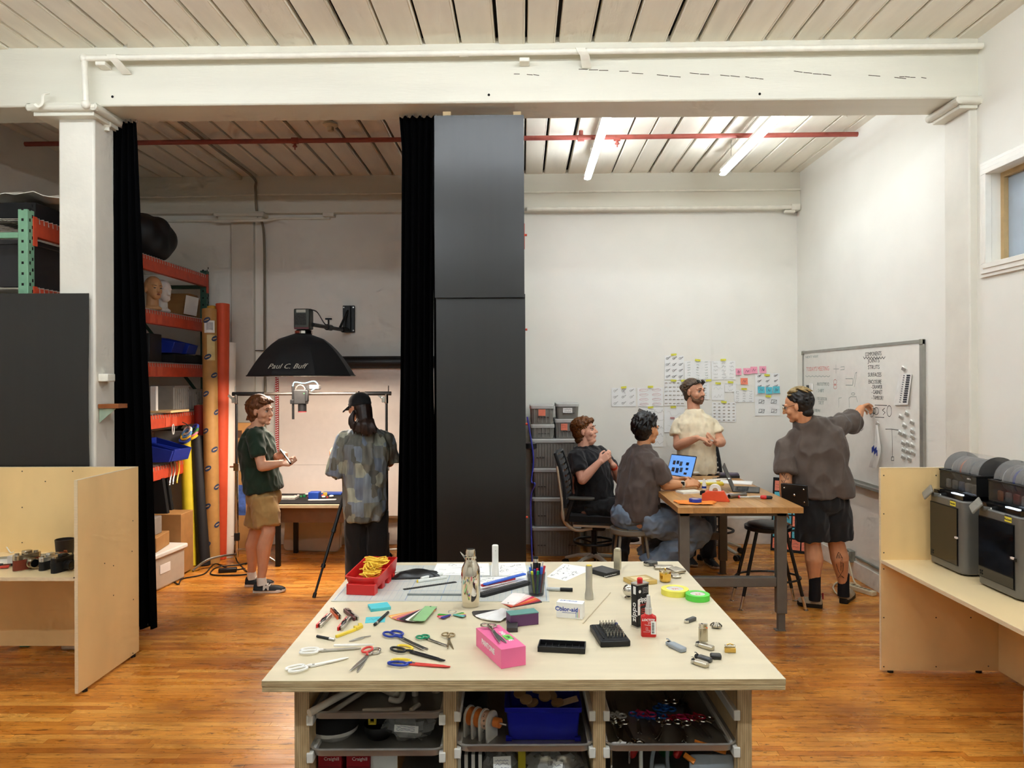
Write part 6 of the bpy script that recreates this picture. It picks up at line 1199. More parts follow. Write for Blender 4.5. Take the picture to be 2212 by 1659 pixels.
rbox('dark_tote', 'dark tote on the front bay of the rack, beside the column', 'tote', V((-3.86, 5.75, 2.566)), (.55, .75, .34), dkt, lid=dtl)
rbox('dark_tote', 'dark tote on the lower front bay of the rack', 'tote', V((-3.86, 5.75, 2.066)), (.55, .75, .34), dkt, lid=dtl); rbox('equipment_case', 'black flat case on top of the rack', 'case', V((-3.75, 5.78, 3.066)), (.4, .8, .12), blackm)
b = B(); g = [[V((-.35+.7*u/10, -.3+.6*v/8, .03+.05*noise.noise(V((u*.5, v*.6, 2)))+.05*(1-abs(u/5-1)))) for v in range(9)] for u in range(11)]; b.sheet(g, thick=.006); o = b.o('dust_sheet', M('white_cloth', (226, 220, 206), .8)); o.location = (-3.75, 5.75, 3.20); tag(o, 'crumpled white sheet lying on the black case', 'sheet')
b = B(); rg = random.Random(9)
for k in range(9): b.ball((rg.uniform(-.1, .1), rg.uniform(-.14, .14), .2+rg.uniform(-.08, .16)), rg.uniform(.12, .19), 12, 8)
b.ball((0, 0, .1), (.16, .2, .1)); o = b.o('soft_bag', M('black_nylon', (14, 14, 15), .55, bump=.3, bscale=8)); fuse(o, .02, 3); o.location = on(0, 333, .12); tag(o, 'lumpy black bag on top of the rack', 'bag')
# heads
def head_form(label, p, rz, mat, paint):
    T = thing('mannequin_head', label, 'mannequin head', p, rz); b = B()
    b.ball((0, 0, .235), (.098, .078, .1)); b.ball((.03, 0, .19), (.07, .062, .085)); b.ball((.06, 0, .14), (.04, .045, .035)); b.caps((-.01, 0, .0), (-.005, 0, .14), .06, .055); b.ball((.0, 0, .02), (.075, .085, .03)); b.caps((.097, 0, .215), (.108, 0, .18), .009, .016); b.caps((.09, -.014, .15), (.09, .014, .15), .009, .009)
    for s in (-1, 1): b.ball((.005, s*.078, .195), (.018, .01, .03)); b.ball((.082, s*.03, .235), (.012, .025, .01))
    fuse(b.o('head_shell', mat, T), .006, 3)
    if paint:
        for s in (-1, 1): B().ball((.09, s*.03, .212), (.006, .013, .005), 12, 8).o('eye', ink, T); B().tube([(.094, s*.014, .232), (.094, s*.03, .238), (.082, s*.048, .233)], .0025, 6).o('eyebrow', ink, T)
        B().ball((.101, 0, .151), (.006, .018, .008), 12, 8).o('lips', M('lip_tan', (150, 84, 62), .5), T)
    else:
        pass
    return T
head_form('bald tan mannequin head on the rack shelf', on(1, 331, .10), -35, M('mannequin_skin', (196, 146, 98), .5, var=.04), True); head_form('white foam mannequin head beside the tan one', on(1, 351, .13), -30, M('foam_white', (228, 222, 214), .7, var=.03), False)
b = B(); g = []
for i in range(9):
    g.append([V((x*(1-.12*(i/8)**2)+.012*noise.noise(V((i, j, 3))), y*(1-.5*(i/8)**3)+.012*noise.noise(V((i, j, 7))), .26*i/8)) for j, (x, y) in enumerate(rrect(.24, .46, .03, 3))])
b.rings(g); o = b.o('paper_bag', M('kraft_bag', (150, 106, 58), .7, bump=.4, bscale=14)); o.location = on(1, 398, .22); tag(o, 'crumpled brown paper bag beside the foam head', 'paper bag')
p = on(1, 414, .06); o = B().box((0, 0, .12), (.004, .3, .2), (0, 8, 0)).o('white_card', paper); o.location = p; tag(o, 'white card leaning against the paper bag', 'card')
navy = M('bin_blue', (26, 48, 150), .4)
def stackbin(label, p, rz, s=1.0, mat=navy):
    T = thing('stacking_bin', label, 'bin', p, rz, 'blue stacking bins'); b = B(); w, d, h = .2*s, .3*s, .16*s
    out = [[V((x, y, 0)) for x, y in ((-d/2, -w/2), (d/2*.8, -w/2), (d/2*.8, w/2), (-d/2, w/2))], [V((-d/2, -w/2, h)), V((d/2, -w/2, h*.55)), V((d/2, w/2, h*.55)), V((-d/2, w/2, h))]]
    ins = [[V((v.x*.95, v.y*.94, max(.006, v.z))) for v in r] for r in out[::-1]]; b.rings(out+ins); b.o('bin_shell', mat, T, bev=.004); return T
stackbin('blue stacking bin on the middle rack shelf', on(2, 352, .2)+V((0, 0, .1)), 0, 1.2); stackbin('blue stacking bin beside the black box, nearer the wall', on(2, 386, .2)+V((0, 0, .1)), 0, 1.1)
rbox('black_box', 'flat black box under the blue bins', 'box', on(2, 372, .25), (.4, .75, .09), blackm); rbox('framed_case', 'dark framed case standing at the end of the shelf', 'case', on(2, 331, .15), (.05, .25, .28), gun); o = B().cyl((0, 0, .05), (0, .12, .05), .05).o('black_roll', blackm); o.location = on(2, 425, .1); tag(o, 'small black roll at the rear post of the rack', 'roll')
ct = M('clear_tote', (170, 166, 160), .25, alpha=.55)
def ctote(label, p, s, ribs=7):
    T = thing('clear_tote', label, 'tote', p, 0, 'clear ribbed totes'); B().bb(-s[0]/2, s[0]/2, -s[1]/2, s[1]/2, 0, s[2]).o('body', ct, T, bev=.01); B().bb(-s[0]/2-.01, s[0]/2+.01, -s[1]/2-.01, s[1]/2+.01, s[2]-.012, s[2]).o('rim', ct, T)
    for k in range(ribs): y = -s[1]*.42+s[1]*.84*k/(ribs-1); B().bb(s[0]/2, s[0]/2+.006, y-.008, y+.008, .02, s[2]-.03).o('rib', ct, T)
    B().bb(-s[0]*.4, s[0]*.4, -s[1]*.4, s[1]*.4, .01, s[2]*.6).o('contents', M('tote_contents', (110, 104, 96), .7, var=.4, scale=20), T)
ctote('clear ribbed tote on the fourth shelf, nearer the curtain', on(3, 357, .2), (.34, .34, .26)); ctote('clear ribbed tote on the fourth shelf, nearer the wall', on(3, 397, .2), (.34, .42, .22))
o = B().box((0, 0, .01), (.35, .4, .02)).o('ply_offcut', plyf); o.location = on(3, 350, .12)+V((.03, -.05, 0)); tag(o, 'thin plywood offcut on the fourth shelf', 'board'); rbox('white_binder', 'white binder standing on the fourth shelf', 'binder', on(3, 333, .1), (.06, .04, .26), paper)
stackbin('tilted blue bin on the lowest shelf, near the curtain', on(4, 338, .08)+V((0, 0, .02)), 8, 1.25); stackbin('tilted blue bin on the lowest shelf, nearer the wall', on(4, 356, .05)+V((0, 0, .02)), -10, 1.35); ctote('clear ribbed tote on the lowest shelf', on(4, 385, .2), (.34, .4, .28)); o = B().box((0, 0, .01), (.4, .5, .02)).o('ply_offcut', plyf); o.location = on(4, 376, .18)+V((.1, .1, .0)); tag(o, 'thin plywood offcut on the lowest shelf', 'board')
# hanging tapes
p = V((RX+.06, pt(398, 915, x=RX+.06).y, 1.40)); cols = [('white', (230, 226, 214)), ('light blue', (96, 150, 200)), ('ochre', (206, 160, 50)), ('navy', (40, 60, 130)), ('blue', (46, 76, 170)), ('green', (60, 120, 52)), ('pink', (230, 130, 150)), ('yellow', (226, 186, 40))]
for k, (nm, cc) in enumerate(cols):
    o = B().lathe([(.035, -.012), (.052+.004*(k % 2), -.012), (.052+.004*(k % 2), .012), (.035, .012), (.035, -.012)], n=24, caps=False).o('hanging_tape', M('tape_'+nm, cc, .5)); i, j = k % 4, k // 4
    o.location = p+V((.02+.03*j, .10*j-.02*i+.03, -.03-.028*i+.02*j)); o.rotation_euler = (R(60-10*i), R(20-20*j), R(-40)); tag(o, '%s tape roll hanging from the rack beam' % nm, 'tape', 'tape rolls hanging on the rack')
tag(B().tube(curve3([p+V((-.02, .0, .06)), p+V((.02, .03, .03)), p+V((.04, .06, -.05))]), .005, 6).o('tape_lanyard', black), 'black cord holding the hanging tape rolls', 'cord'); tag(B().tube([V((RX+.03, pt(374, 915, x=RX+.03).y+.02*math.cos(q), 1.40+.05*math.sin(q))) for q in [i*PI/6 for i in range(12)]], .005, 6, closed=True).o('white_loop', whpl), 'white cable loop hanging on the orange beam', 'loop')
for k, (px, cc) in enumerate(((369, steel), (376, steel), (385, yellow))):
    q = pt(px, 1020, x=RX+.03); tag(B().tube(curve3([V((RX+.02, q.y, 1.13)), V((RX+.03, q.y+.02, 1.0)), V((RX+.03, q.y-.02, .9)), V((RX+.04, q.y-.05, .86))]), .008, 6).o('hook_bar', cc), ('bent steel hook on the lowest beam, %s' % ('first' if k == 0 else 'second')) if k < 2 else 'thin yellow strips hanging on the lowest beam', 'hook')
# floor things by the rack
for k, (px, py, h, lab) in enumerate(((383, 1243, .95, 'tall black flat panel leaning on the rack, nearer'), (392, 1232, .93, 'tall black flat panel leaning on the rack, farther'))):
    q = pt(px, py, z=0); b = B(); b.T = Matrix.Translation(q) @ Matrix.Rotation(R(-8), 4, 'Y'); b.bb(-.4, 0, -.02, .03, 0, h); tag(b.o('flat_board', blackm, bev=.004), lab, 'panel', 'black panels on the rack')
q = pt(366, 1268, z=0); T = thing('white_tote', 'translucent white tote with a lid at the foot of the rack', 'tote', q+V((-.22, .08, 0)), -6); B().bb(-.2, .2, -.25, .25, 0, .30).o('body', M('milky_tote', (196, 184, 166), .4, var=.04), T, bev=.02); B().bb(-.22, .22, -.27, .27, .29, .335).o('lid', whpl, T, bev=.012); B().box((.202, -.08, .18), (.003, .16, .08)).o('label_sheet', paper, T)
rbox('kraft_carton', 'cardboard box on the white tote', 'box', q+V((-.24, .05, .336)), (.3, .36, .13), M('kraft', (176, 128, 74), .7, var=.06), 8); rbox('grey_case', 'grey plastic case on the cardboard box', 'case', q+V((-.27, -.02, .467)), (.26, .34, .16), M('grey_case', (150, 142, 132), .5)); rbox('kraft_carton', 'taller cardboard box behind the grey case', 'box', q+V((-.2, .48, .02)), (.3, .26, .58), M('kraft', (176, 128, 74), .7, var=.06))
# paper rolls
def roll(label, bot, top, r, mat, core=True, parts=None, off=.02):
    a = pt(*bot, z=0); z = None; yy = a.y+.18; c = pt(*top, y=yy); T = thing('paper_roll', label, 'paper roll', a, 0, 'rolls standing in the corner'); d = c-a; T.rotation_mode = 'QUATERNION'; T.rotation_quaternion = d.to_track_quat('Z', 'Y'); L = d.length
    B().cyl((0, 0, 0), (0, 0, L), r, n=28).o('roll', mat, T)
    B().lathe([(r*.5, L-.02), (r*.62, L-.02), (r*.62, L+.006), (r*.5, L+.006), (r*.5, L-.02)], n=20, caps=False).o('core_tube', M('kraft', (176, 128, 74), .7, var=.06), T)
    if parts: parts(T, L, r)
    return T
roll('bright yellow paper roll leaning by the rack', (411, 1222), (403, 937), .062, M('roll_yellow', (232, 206, 44), .6, var=.03)); roll('black paper roll beside the yellow one', (441, 1221), (425, 942), .062, M('roll_black', (34, 31, 31), .6))
roll('dark red paper roll behind the black one', (440, 1212), (431, 876), .055, M('roll_red', (150, 40, 28), .6))
def ovals(T, L, r):
    v_ = T.rotation_quaternion.inverted() @ (V((0, 0, 1.8))-T.location); a0 = math.atan2(v_.y, v_.x); om = M('oval_blue', (46, 60, 92), .6); rg = random.Random(3)
    for k in range(13):
        z = .2+L*.95*k/13; a = a0+(.75 if k % 2 else -.55)+rg.uniform(-.25, .25); b = B(); cs = [V(((r+.0025)*math.cos(a+.5*kk*math.cos(q)), (r+.0025)*math.sin(a+.5*kk*math.cos(q)), z+kk*(.028*math.sin(q)+.012*math.cos(q)))) for kk in (0, .5, 1) for q in [2*PI*i/16 for i in range(16)]]; b.rings([cs[:16], cs[16:32], cs[32:]], caps=False); o = b.o('oval_mark', om, T)
        b = B(); b.add([V(((r+.004)*math.cos(a+u*.3), (r+.004)*math.sin(a+u*.3), z+w*.006+u*.008)) for w in (-1, 1) for u in (-1, -.33, .33, 1)], [(0, 1, 5, 4), (1, 2, 6, 5), (2, 3, 7, 6)]); b.o('oval_lettering', M('kraft_pale', (200, 160, 110), .7), o)
    g = B(); g.sheet([[V(((r+.002)*math.cos(a0+u*.18), (r+.002)*math.sin(a0+u*.18), z)) for u in (-4, -2, 0, 2, 4)] for z in (L-.26, L-.13)]); g.o('shipping_label', paper, T); g = B(); g.sheet([[V(((r+.002)*math.cos(a0+u*.18), (r+.002)*math.sin(a0+u*.18), z)) for u in (-2, 0, 2, 4)] for z in (L-.55, L-.28)]); g.o('tape_patch', M('tape_patch', (214, 190, 130), .5), T)
    b = B()
    for i in range(9): u = -.4+i*.1; b.add([V(((r+.003)*math.cos(a0+u), (r+.003)*math.sin(a0+u), z)) for z in (L-.23, L-.15)]+[V(((r+.003)*math.cos(a0+u+.04), (r+.003)*math.sin(a0+u+.04), z)) for z in (L-.15, L-.23)], [(0, 1, 2, 3)])
    b.o('bar_code', ink, T)['kind'] = 'stuff'
roll('kraft-wrapped roll printed with blue ovals', (459, 1216), (452, 668), .074, M('kraft_roll', (186, 138, 76), .6, var=.06), parts=ovals); roll('orange-red paper roll, tallest in the corner', (475, 1207), (481, 657), .072, M('roll_orange', (222, 84, 46), .6, var=.03)); roll('white paper roll beside the cardboard box', (491, 1204), (496, 741), .066, M('roll_white', (232, 222, 208), .6, var=.02)); roll('ochre paper roll behind the kraft one', (464, 1206), (458, 662), .05, M('roll_ochre', (214, 156, 40), .6))
a, c = pt(473, 1208, z=0), pt(457, 1022, y=7.75); T = stick('metal_pole', 'thin steel pole with a blue tape band leaning by the rolls', 'pole', None, None, .017, (steel, M('tape_light blue', (96, 150, 200), .5), steel), (.52, .56), world=(a, c), parts=('pole', 'tape_band', 'pole'), n=14)
# tall cardboard box
kq = pt(513, 1206, z=0); T = thing('tall_carton', 'tall cardboard box marked STORE UPRIGHT', 'box', V((kq.x, kq.y+.25, 0)), 0); hh = 1.42; B().bb(-.1, .08, -.06, .06, 0, hh).o('carton', M('kraft_tall', (188, 140, 84), .7, var=.04), T); b = B(); b.prism([(-.02, -.12), (.02, -.12), (.02, .1), (.045, .1), (0, .19), (-.045, .1), (-.02, .1)], 0, .001); b.o('up_arrow', ink, T, loc=(-.02, -.0605, 1.02), rot=(90, 0, 0)); text('STORE UPRIGHT', .03, M('kraft_pale', (200, 160, 110), .7), T, (-.02, -.0622, .99), Matrix.Rotation(R(90), 3, 'X') @ Matrix.Rotation(R(90), 3, 'Z')); B().bb(-.09, .02, -.0615, -.06, .42, .75).o('print_panel', M('carton_print', (70, 100, 168), .5, var=.7, scale=9), T); B().bb(-.085, -.02, -.0615, -.06, 1.26, 1.34).o('icon_print', M('icon_dark', (90, 62, 40), .7), T)
# ---------------------------------------------------------------- photo set
def stand(label, foot, htop, brass_leg=False):
    p = pt(*foot, z=0); T = thing('c_stand', label, 'light stand', p, 0, 'C-stands'); 
    B().cyl((0, 0, .06), (0, 0, 1.0), .0175, n=14).o('column_tube', chrome, T); B().cyl((0, 0, .9), (0, 0, htop), .0135, n=14).o('riser_tube', gun, T); B().bb(-.028, .028, -.02, .02, .95, 1.03).o('collar', chrome, T, bev=.004); B().cyl((-.07, 0, .99), (-.02, 0, .99), .009, n=8).o('wing_knob', chrome, T); B().bb(-.024, .024, -.02, .02, .23, .31).o('lower_collar', gun, T, bev=.004); B().cyl((-.06, 0, .28), (0, 0, .28), .006, n=8).o('lower_knob', whpl, T)
    for k, a in enumerate((230, 350, 110)):
        c, s = math.cos(R(a)), math.sin(R(a)); B().tube(curve3([(0, 0, .09+.045*k), (.18*c, .18*s, .10+.04*k), (.33*c, .33*s, .085), (.47*c, .47*s, .012)], 5), .0125, 10).o('leg', steel, T)
    b = B(); b.cyl((0, 0, htop-.1), (0, 0, htop), .02); b.box((-.02, 0, htop-.06), (.05, .035, .06)); b.o('grip_head', chrome, T, bev=.003); B().box((-.06, 0, htop-.03), (.06, .008, .025), (0, 40, 0)).o('lever', chrome, T); return T, p
S1, p1 = stand('chrome C-stand beside the man in the green T-shirt', (512, 1216), 1.74); S2, p2 = stand('chrome C-stand behind the person in the cap', (836, 1216), 1.74)
T = thing('cross_bar', 'black crossbar spanning the two C-stands', 'bar', (0, 0, 0)); za = pt(515, 851, y=p1.y).z; a, c = V((p1.x-.01, p1.y, za)), V((p2.x+.02, p2.y, za)); B().cyl(a, c, .017, n=14).o('bar', M('bar_grey', (120, 112, 104), .3, .8), T); B().cyl(a-V((.03, 0, 0)), a+V((.3, 0, 0)), .021, n=14).o('black_sleeve', black, T); B().cyl(c-V((.24, 0, 0)), c+V((.03, 0, 0)), .021, n=14).o('black_sleeve', black, T)
for q in (a, c): B().cyl(q, q+V((0, 0, .08)), .006, n=8).o('spigot', chrome, T)
# camera on the bar
q = pt(650, 855, y=p1.y); T = thing('overhead_camera', 'black video camera rig hanging from the crossbar', 'camera', q, 0); B().box((.01, -.03, -.01), (.13, .09, .15)).o('camera_body', gun, T, bev=.01); B().cyl((.02, -.02, -.08), (.02, -.02, -.165), .042, n=24).o('lens', black, T); B().cyl((.02, -.02, -.158), (.02, -.02, -.168), .043, n=24).o('lens_ring', M('lens_red', (120, 40, 44), .4), T); b = B(); b.prism(rrect(.14, .045, .012), -.05, .05, Matrix.Translation((.115, .02, .085)) @ Matrix.Rotation(R(90), 4, 'X')); b.o('viewfinder', gun, T); B().box((.15, -.01, .09), (.1, .09, .045)).o('battery', M('battery_grey', (104, 100, 98), .5), T, bev=.006)
B().cyl((-.075, -.02, .1), (-.075, -.02, -.24), .012, n=12).o('rod', black, T); B().box((-.075, -.02, -.06), (.05, .05, .045)).o('clamp', black, T, bev=.006); B().cyl((-.075, -.02, -.06), (.0, -.02, -.06), .014, n=10).o('arm', black, T); B().tube([(.01+.05*math.cos(k), -.05, .05+.06*math.sin(k)) for k in [i*PI/8 for i in range(9)]], .008, 8).o('cage', M('cage_grey', (110, 106, 100), .4, .5), T); B().tube(curve3([(-.075, -.03, .1), (-.05, -.04, .14), (.05, -.05, .13), (.15, -.05, .15), (.19, -.05, .1), (.12, -.05, .05)]), .0055, 8).o('blue_cable', M('light_blue_cable', (110, 190, 226), .4), T); B().box((.08, -.06, .0), (.03, .05, .12)).o('side_grip', black, T, bev=.008); B().ball((.055, -.078, .025), .004, 8, 6).o('status_light', M('status_green', (60, 220, 80), .4, emit=1), T)
# softbox
yS = 7.25; LS = pt(540, 812, y=yS); RS = pt(769, 812, y=yS); cx = (LS.x+RS.x)/2-.01; T = thing('softbox', 'black octagonal softbox glowing underneath over the photo table', 'softbox', (cx, yS, LS.z)); wS = (RS.x-LS.x)/2; hS = .41
sbx = M('softbox_black', (15, 14, 15), .7, sheen=.1, bump=.15, bscale=14); n = 8; rs = []; ri = []
for k in range(9):
    t = k/8; rr = wS*math.cos(t*PI/2*.9)**.8 if k else wS; z = hS*math.sin(t*PI/2*.93); rr = wS*(1-t)**.58*(1)+.07*t
    rs.append([V((rr*math.cos(2*PI*j/n+PI/8+.05)/math.cos(PI/8)*.95, rr*.86*math.sin(2*PI*j/n+PI/8+.05)/math.cos(PI/8)*.8, hS*t)) for j in range(n)]); ri.append([v*.985+V((0, 0, -.003)) for v in rs[-1]])
b = B(); b.rings(rs, caps=False); b.o('hood', sbx, T, smooth=30); b = B(); b.rings(ri, caps=False); b.o('silver_lining', M('silver_lining', (200, 200, 196), .35, .6), T); rim = [v*1.0 for v in rs[0]]; b = B(); b.tube(rim, .007, 6, closed=True); b.o('rim_rod', black, T)
b = B(); b.add([V((v.x*.93, v.y*.93, .012)) for v in rs[0]], [tuple(range(8))]); b.add([V((v.x*.93, v.y*.93, .016)) for v in rs[0]], [tuple(range(8))[::-1]]); b.o('diffuser', M('diffuser_glow', (255, 246, 232), .6, emit=L_SOFT, ecol=(255, 238, 220), var=0), T, smooth=0)
text('Paul C. Buff', .075, M('silver_thread', (200, 196, 180), .5), T, (-.04, -wS*.67, .085), (62, 0, 0), shear=.4)
q = pt(656, 718, y=yS)-T.location; hd = V((q.x, 0, hS)); 
b = B(); b.lathe([(.075, 0), (.085, .01), (.085, .035), (.07, .045)], hd+V((0, 0, -.01)), 24); b.o('speed_ring', chrome, T)
b = B(); b.box(hd+V((0, 0, .14)), (.155, .14, .2)); b.o('lamp_head', M('lamp_head_grey', (70, 72, 66), .4, .4), T, bev=.012); B().box(hd+V((-.01, -.0715, .135)), (.11, .004, .11)).o('vent_grille', M('vent_dark', (48, 46, 40), .6, var=.4, scale=90), T); B().box(hd+V((-.005, -.072, .215)), (.09, .004, .028)).o('display', M('display_pale', (190, 186, 170), .4), T); B().box(hd+V((0, -.071, .05)), (.14, .004, .02)).o('red_band', M('maroon', (92, 34, 40), .35), T)
# wall plate and arm
P0, P1 = pt(740, 660, y=YB-.03), pt(766, 718, y=YB-.03); T = thing('softbox_mount', 'black wall plate with a boom arm holding the softbox', 'mount', ((P0.x+P1.x)/2, YB, (P0.z+P1.z)/2)); o = T.location; ww, hh = abs(P1.x-P0.x), abs(P0.z-P1.z); B().bb(-ww/2, ww/2, -.03, 0, -hh/2, hh/2).o('plate', black, T, bev=.006); B().bb(-.03, .03, -.07, -.02, -hh*.46, hh*.48).o('channel', black, T, bev=.006)
for x in (-1, 1):
    for z in (-1, 1): B().cyl((x*ww*.4, -.032, z*hh*.43), (x*ww*.4, -.028, z*hh*.43), .008, n=10).o('plate_bolt', steel, T)
e = V((cx, yS, LS.z))+hd+V((.08, .03, .09))-o; m1 = V((-.05, -.12, -hh*.42)); B().tube([m1, e], .02, 12).o('boom', black, T); B().tube([m1, V((0, -.05, -hh*.42))], .03, 10).o('boom_root', black, T); mid = m1.lerp(e, .5); B().tube([m1.lerp(e, .42), m1.lerp(e, .56)], .032, 12).o('clamp', black, T); B().cyl(mid, mid+V((0, 0, .09)), .01, n=8).o('clamp_screw', black, T); B().box(mid+V((0, 0, .09)), (.07, .02, .02)).o('wing_knob', black, T, bev=.004); B().tube([V((0, -.06, hh*.3)), m1.lerp(e, .12)], .014, 8).o('strut', black, T); B().tube(curve3([e+V((-.02, -.02, .15)), e+V((.05, -.02, .12)), mid+V((-.05, 0, .05)), mid]), .006, 6).o('power_lead', black, T)
tag(B().tube(curve3([(cx-wS*.8, YB-.02, LS.z+.25), pt(560, 757, y=YB-.02), pt(534, 765, y=YB-.02), pt(529, 800, y=YB-.02), pt(527, 850, y=YB-.02), pt(534, 880, y=YB-.02), pt(548, 920, y=YB-.02)]), .005, 6).o('wall_lead', black), 'thin black lead running down the back wall', 'lead')
# screen on the back wall
A0, A1 = pt(605, 797, y=YB-.06), pt(868, 797, y=YB-.06); T = thing('backdrop_screen', 'wide pale backdrop board with a black roller', 'backdrop', (A0.x, YB-.10, .34)); sw = 2.62; B().bb(0, sw, -.002, .002, 0, A0.z-.34).o('backdrop_sheet', M('backdrop_white', (240, 230, 220), .6, var=.015), T); B().cyl((.1, -.02, A0.z-.34+.07), (sw, -.02, A0.z-.34+.07), .07, n=20).o('roller', black, T); B().bb(0, sw, -.008, .008, -.02, .004).o('bottom_bar', steel, T); B().bb(0, sw, -.004, -.0021, .58, .585).o('sheet_seam', M('seam_grey', (206, 196, 186), .7), T)
q0, q1 = pt(594, 815, y=YB-.09), pt(602, 1008, y=YB-.09); T = thing('checker_strip', 'red and white checkered measuring strip hanging on the backdrop', 'strip', (q0.x, YB-.085, q1.z)); sw_ = q1.x-q0.x; sh2 = q0.z-q1.z; B().bb(0, sw_, 0, .003, 0, sh2).o('strip', M('strip_red', (188, 36, 40), .6), T); b = B(); n = 40
for k in range(n):
    for j in range(2): b.bb(sw_*(.08+.48*j), sw_*(.08+.48*j+.33), -.001, .0, sh2*(k+.25*(j+1)-.2)/n, sh2*(k+.25*(j+1)+.3)/n)
b.o('white_check', paper, T)['kind'] = 'stuff'
# photo table
ty0, ty1, tz = 7.47, 8.15, .638; tx0, tx1 = pt(540, 1090, y=ty0).x, -1.62; T = thing('photo_table', 'low table with a black cloth under the camera', 'table', (0, 0, 0)); B().bb(tx0, tx1, ty0, ty1, tz-.045, tz-.01).o('table_top', M('table_cream', (206, 188, 154), .5), T, bev=.003); b = B(); b.bb(tx0-.01, tx1+.02, ty0+.03, ty1, tz-.01, tz); b.o('black_cloth', blackm, T)
B().bb(tx0+.1, tx1-.1, ty0+.06, ty0+.08, tz-.20, tz-.045).o('apron', M('apron_brown', (120, 88, 60), .6), T)
for x in (tx0+.27, tx1-.05):
    for y in (ty0+.04, ty1-.05): B().bb(x-.022, x+.022, y-.022, y+.022, 0, tz-.045).o('leg', black, T)
tz_ = lambda px, py: pt(px, py, z=tz)
o = B().box((0, 0, .035), (.11, .11, .075)).o('blue_cube', M('cube_blue', (36, 78, 176), .5), bev=.006); o.location = tz_(680, 1077); tag(o, 'blue cube with round holes on the black cloth', 'cube')
for k, (px, py, cc, nm, s) in enumerate(((657, 1074, (30, 120, 70), 'green', .028), (663, 1070, (210, 206, 200), 'white', .024), (667, 1075, (150, 70, 130), 'purple', .022), (668, 1070, (216, 60, 50), 'red', .02), (672, 1072, (226, 150, 60), 'orange', .02), (697, 1073, (216, 70, 60), 'crimson', .024), (702, 1071, (232, 196, 80), 'yellow', .04), (699, 1076, (220, 214, 200), 'cream', .026), (707, 1076, (196, 70, 70), 'rose', .02), (716, 1075, (226, 220, 210), 'ivory', .03), (650, 1074, (60, 150, 90), 'mint', .02), (638, 1073, (220, 212, 202), 'pale', .018), (644, 1072, (226, 220, 212), 'bone', .022))):
    q = B().ball((0, 0, s*.5), (s*.9, s*.7, s*.5), 8, 6) if k % 2 else B().box((0, 0, s*.45), (s, s*.9, s*.9), (0, 0, 30)); o = q.o('toy_block', M('toy_'+nm, cc, .5), bev=.002); o.location = tz_(px, py); tag(o, '%s small plastic piece on the black cloth' % nm, 'toy piece', 'small pieces on the photo table')
o = B().box((0, 0, .008), (.22, .14, .016)).o('blue_pad', M('cube_blue', (36, 78, 176), .5), bev=.002); o.location = tz_(718, 1067); tag(o, 'flat blue pad at the back of the black cloth', 'pad'); o = B().prism(rrect(.29, .035, .016), 0, .012).o('white_bar', whpl, bev=.002); o.location = tz_(696, 1081); o.rotation_euler.z = R(4); tag(o, 'slim white bar at the front of the black cloth', 'bar'); o = B().box((0, 0, .01), (.26, .15, .02)).o('white_keyboard', M('keyboard_grey', (196, 190, 180), .5, var=.2, scale=90)); o.location = tz_(615, 1077); tag(o, 'small pale keyboard behind the khaki shorts', 'keyboard')
b = B(); b.sheet([[V((tx0-.02-.02*v, ty0+.2+.35*u, tz-.02-.16*v-.05*math.sin(v*2+u))) for u in (0, .5, 1)] for v in (0, .5, 1)], thick=.004); tag(b.o('cloth_corner', blackm), 'corner of the black cloth hanging over the table end', 'cloth')
# folded table leaning
qa, qb = pt(611, 1189, z=0), pt(734, 1192, z=0); T = thing('folding_table', 'beige folding table leaning under the photo table', 'folding table', (qa+qb)/2, math.degrees(math.atan2((qb-qa).y, (qb-qa).x))-2, rx=-10); w = (qb-qa).length; b = B(); b.prism(rrect(w, .56, .05), -.03, .012, Matrix.Translation((0, 0, .28)) @ Matrix.Rotation(R(90), 4, 'X')); b.o('panel', M('table_beige', (206, 192, 168), .5, var=.02), T, bev=.008); b = B(); b.bb(w/2-.03, w/2+.012, -.0, .03, .05, .5); b.o('hinge_strip', M('hinge_pale', (222, 214, 196), .5), T); B().bb(-w*.42, -w*.38, -.016, -.011, .4, .5).o('grip_slot', M('slot_beige', (176, 162, 138), .6), T)
# tripod
f0 = pt(678, 1291, z=0); ap = pt(752, 1040, y=6.86); T = thing('tripod', 'black tripod with one leg reaching toward the island', 'tripod', (ap.x, ap.y, 0)); o = V((ap.x, ap.y, 0))
for k, ft in enumerate((f0, V((ap.x-.1, ap.y+.55, 0)), V((ap.x+.5, ap.y+.1, 0)))):
    a, c = ap-o, V(ft)-o; L = B().cyl(a, a.lerp(c, .45), .017, n=12).o('leg', black, T); B().cyl(a.lerp(c, .4), a.lerp(c, .75), .0135, n=12).o('leg_section', black, L); B().cyl(a.lerp(c, .72), c, .0105, n=12).o('leg_section', black, L)
    for t in (.44, .74): B().cyl(a.lerp(c, t-.015), a.lerp(c, t+.015), .021, n=10).o('flip_lock', black, L)
    B().cyl(a.lerp(c, .96), c, .016, n=10).o('rubber_foot', black, L)
B().cyl(ap-o-V((0, 0, .12)), ap-o+V((0, 0, .12)), .02).o('centre_column', black, T); B().box(ap-o, (.08, .08, .06)).o('shoulder', black, T, bev=.01)
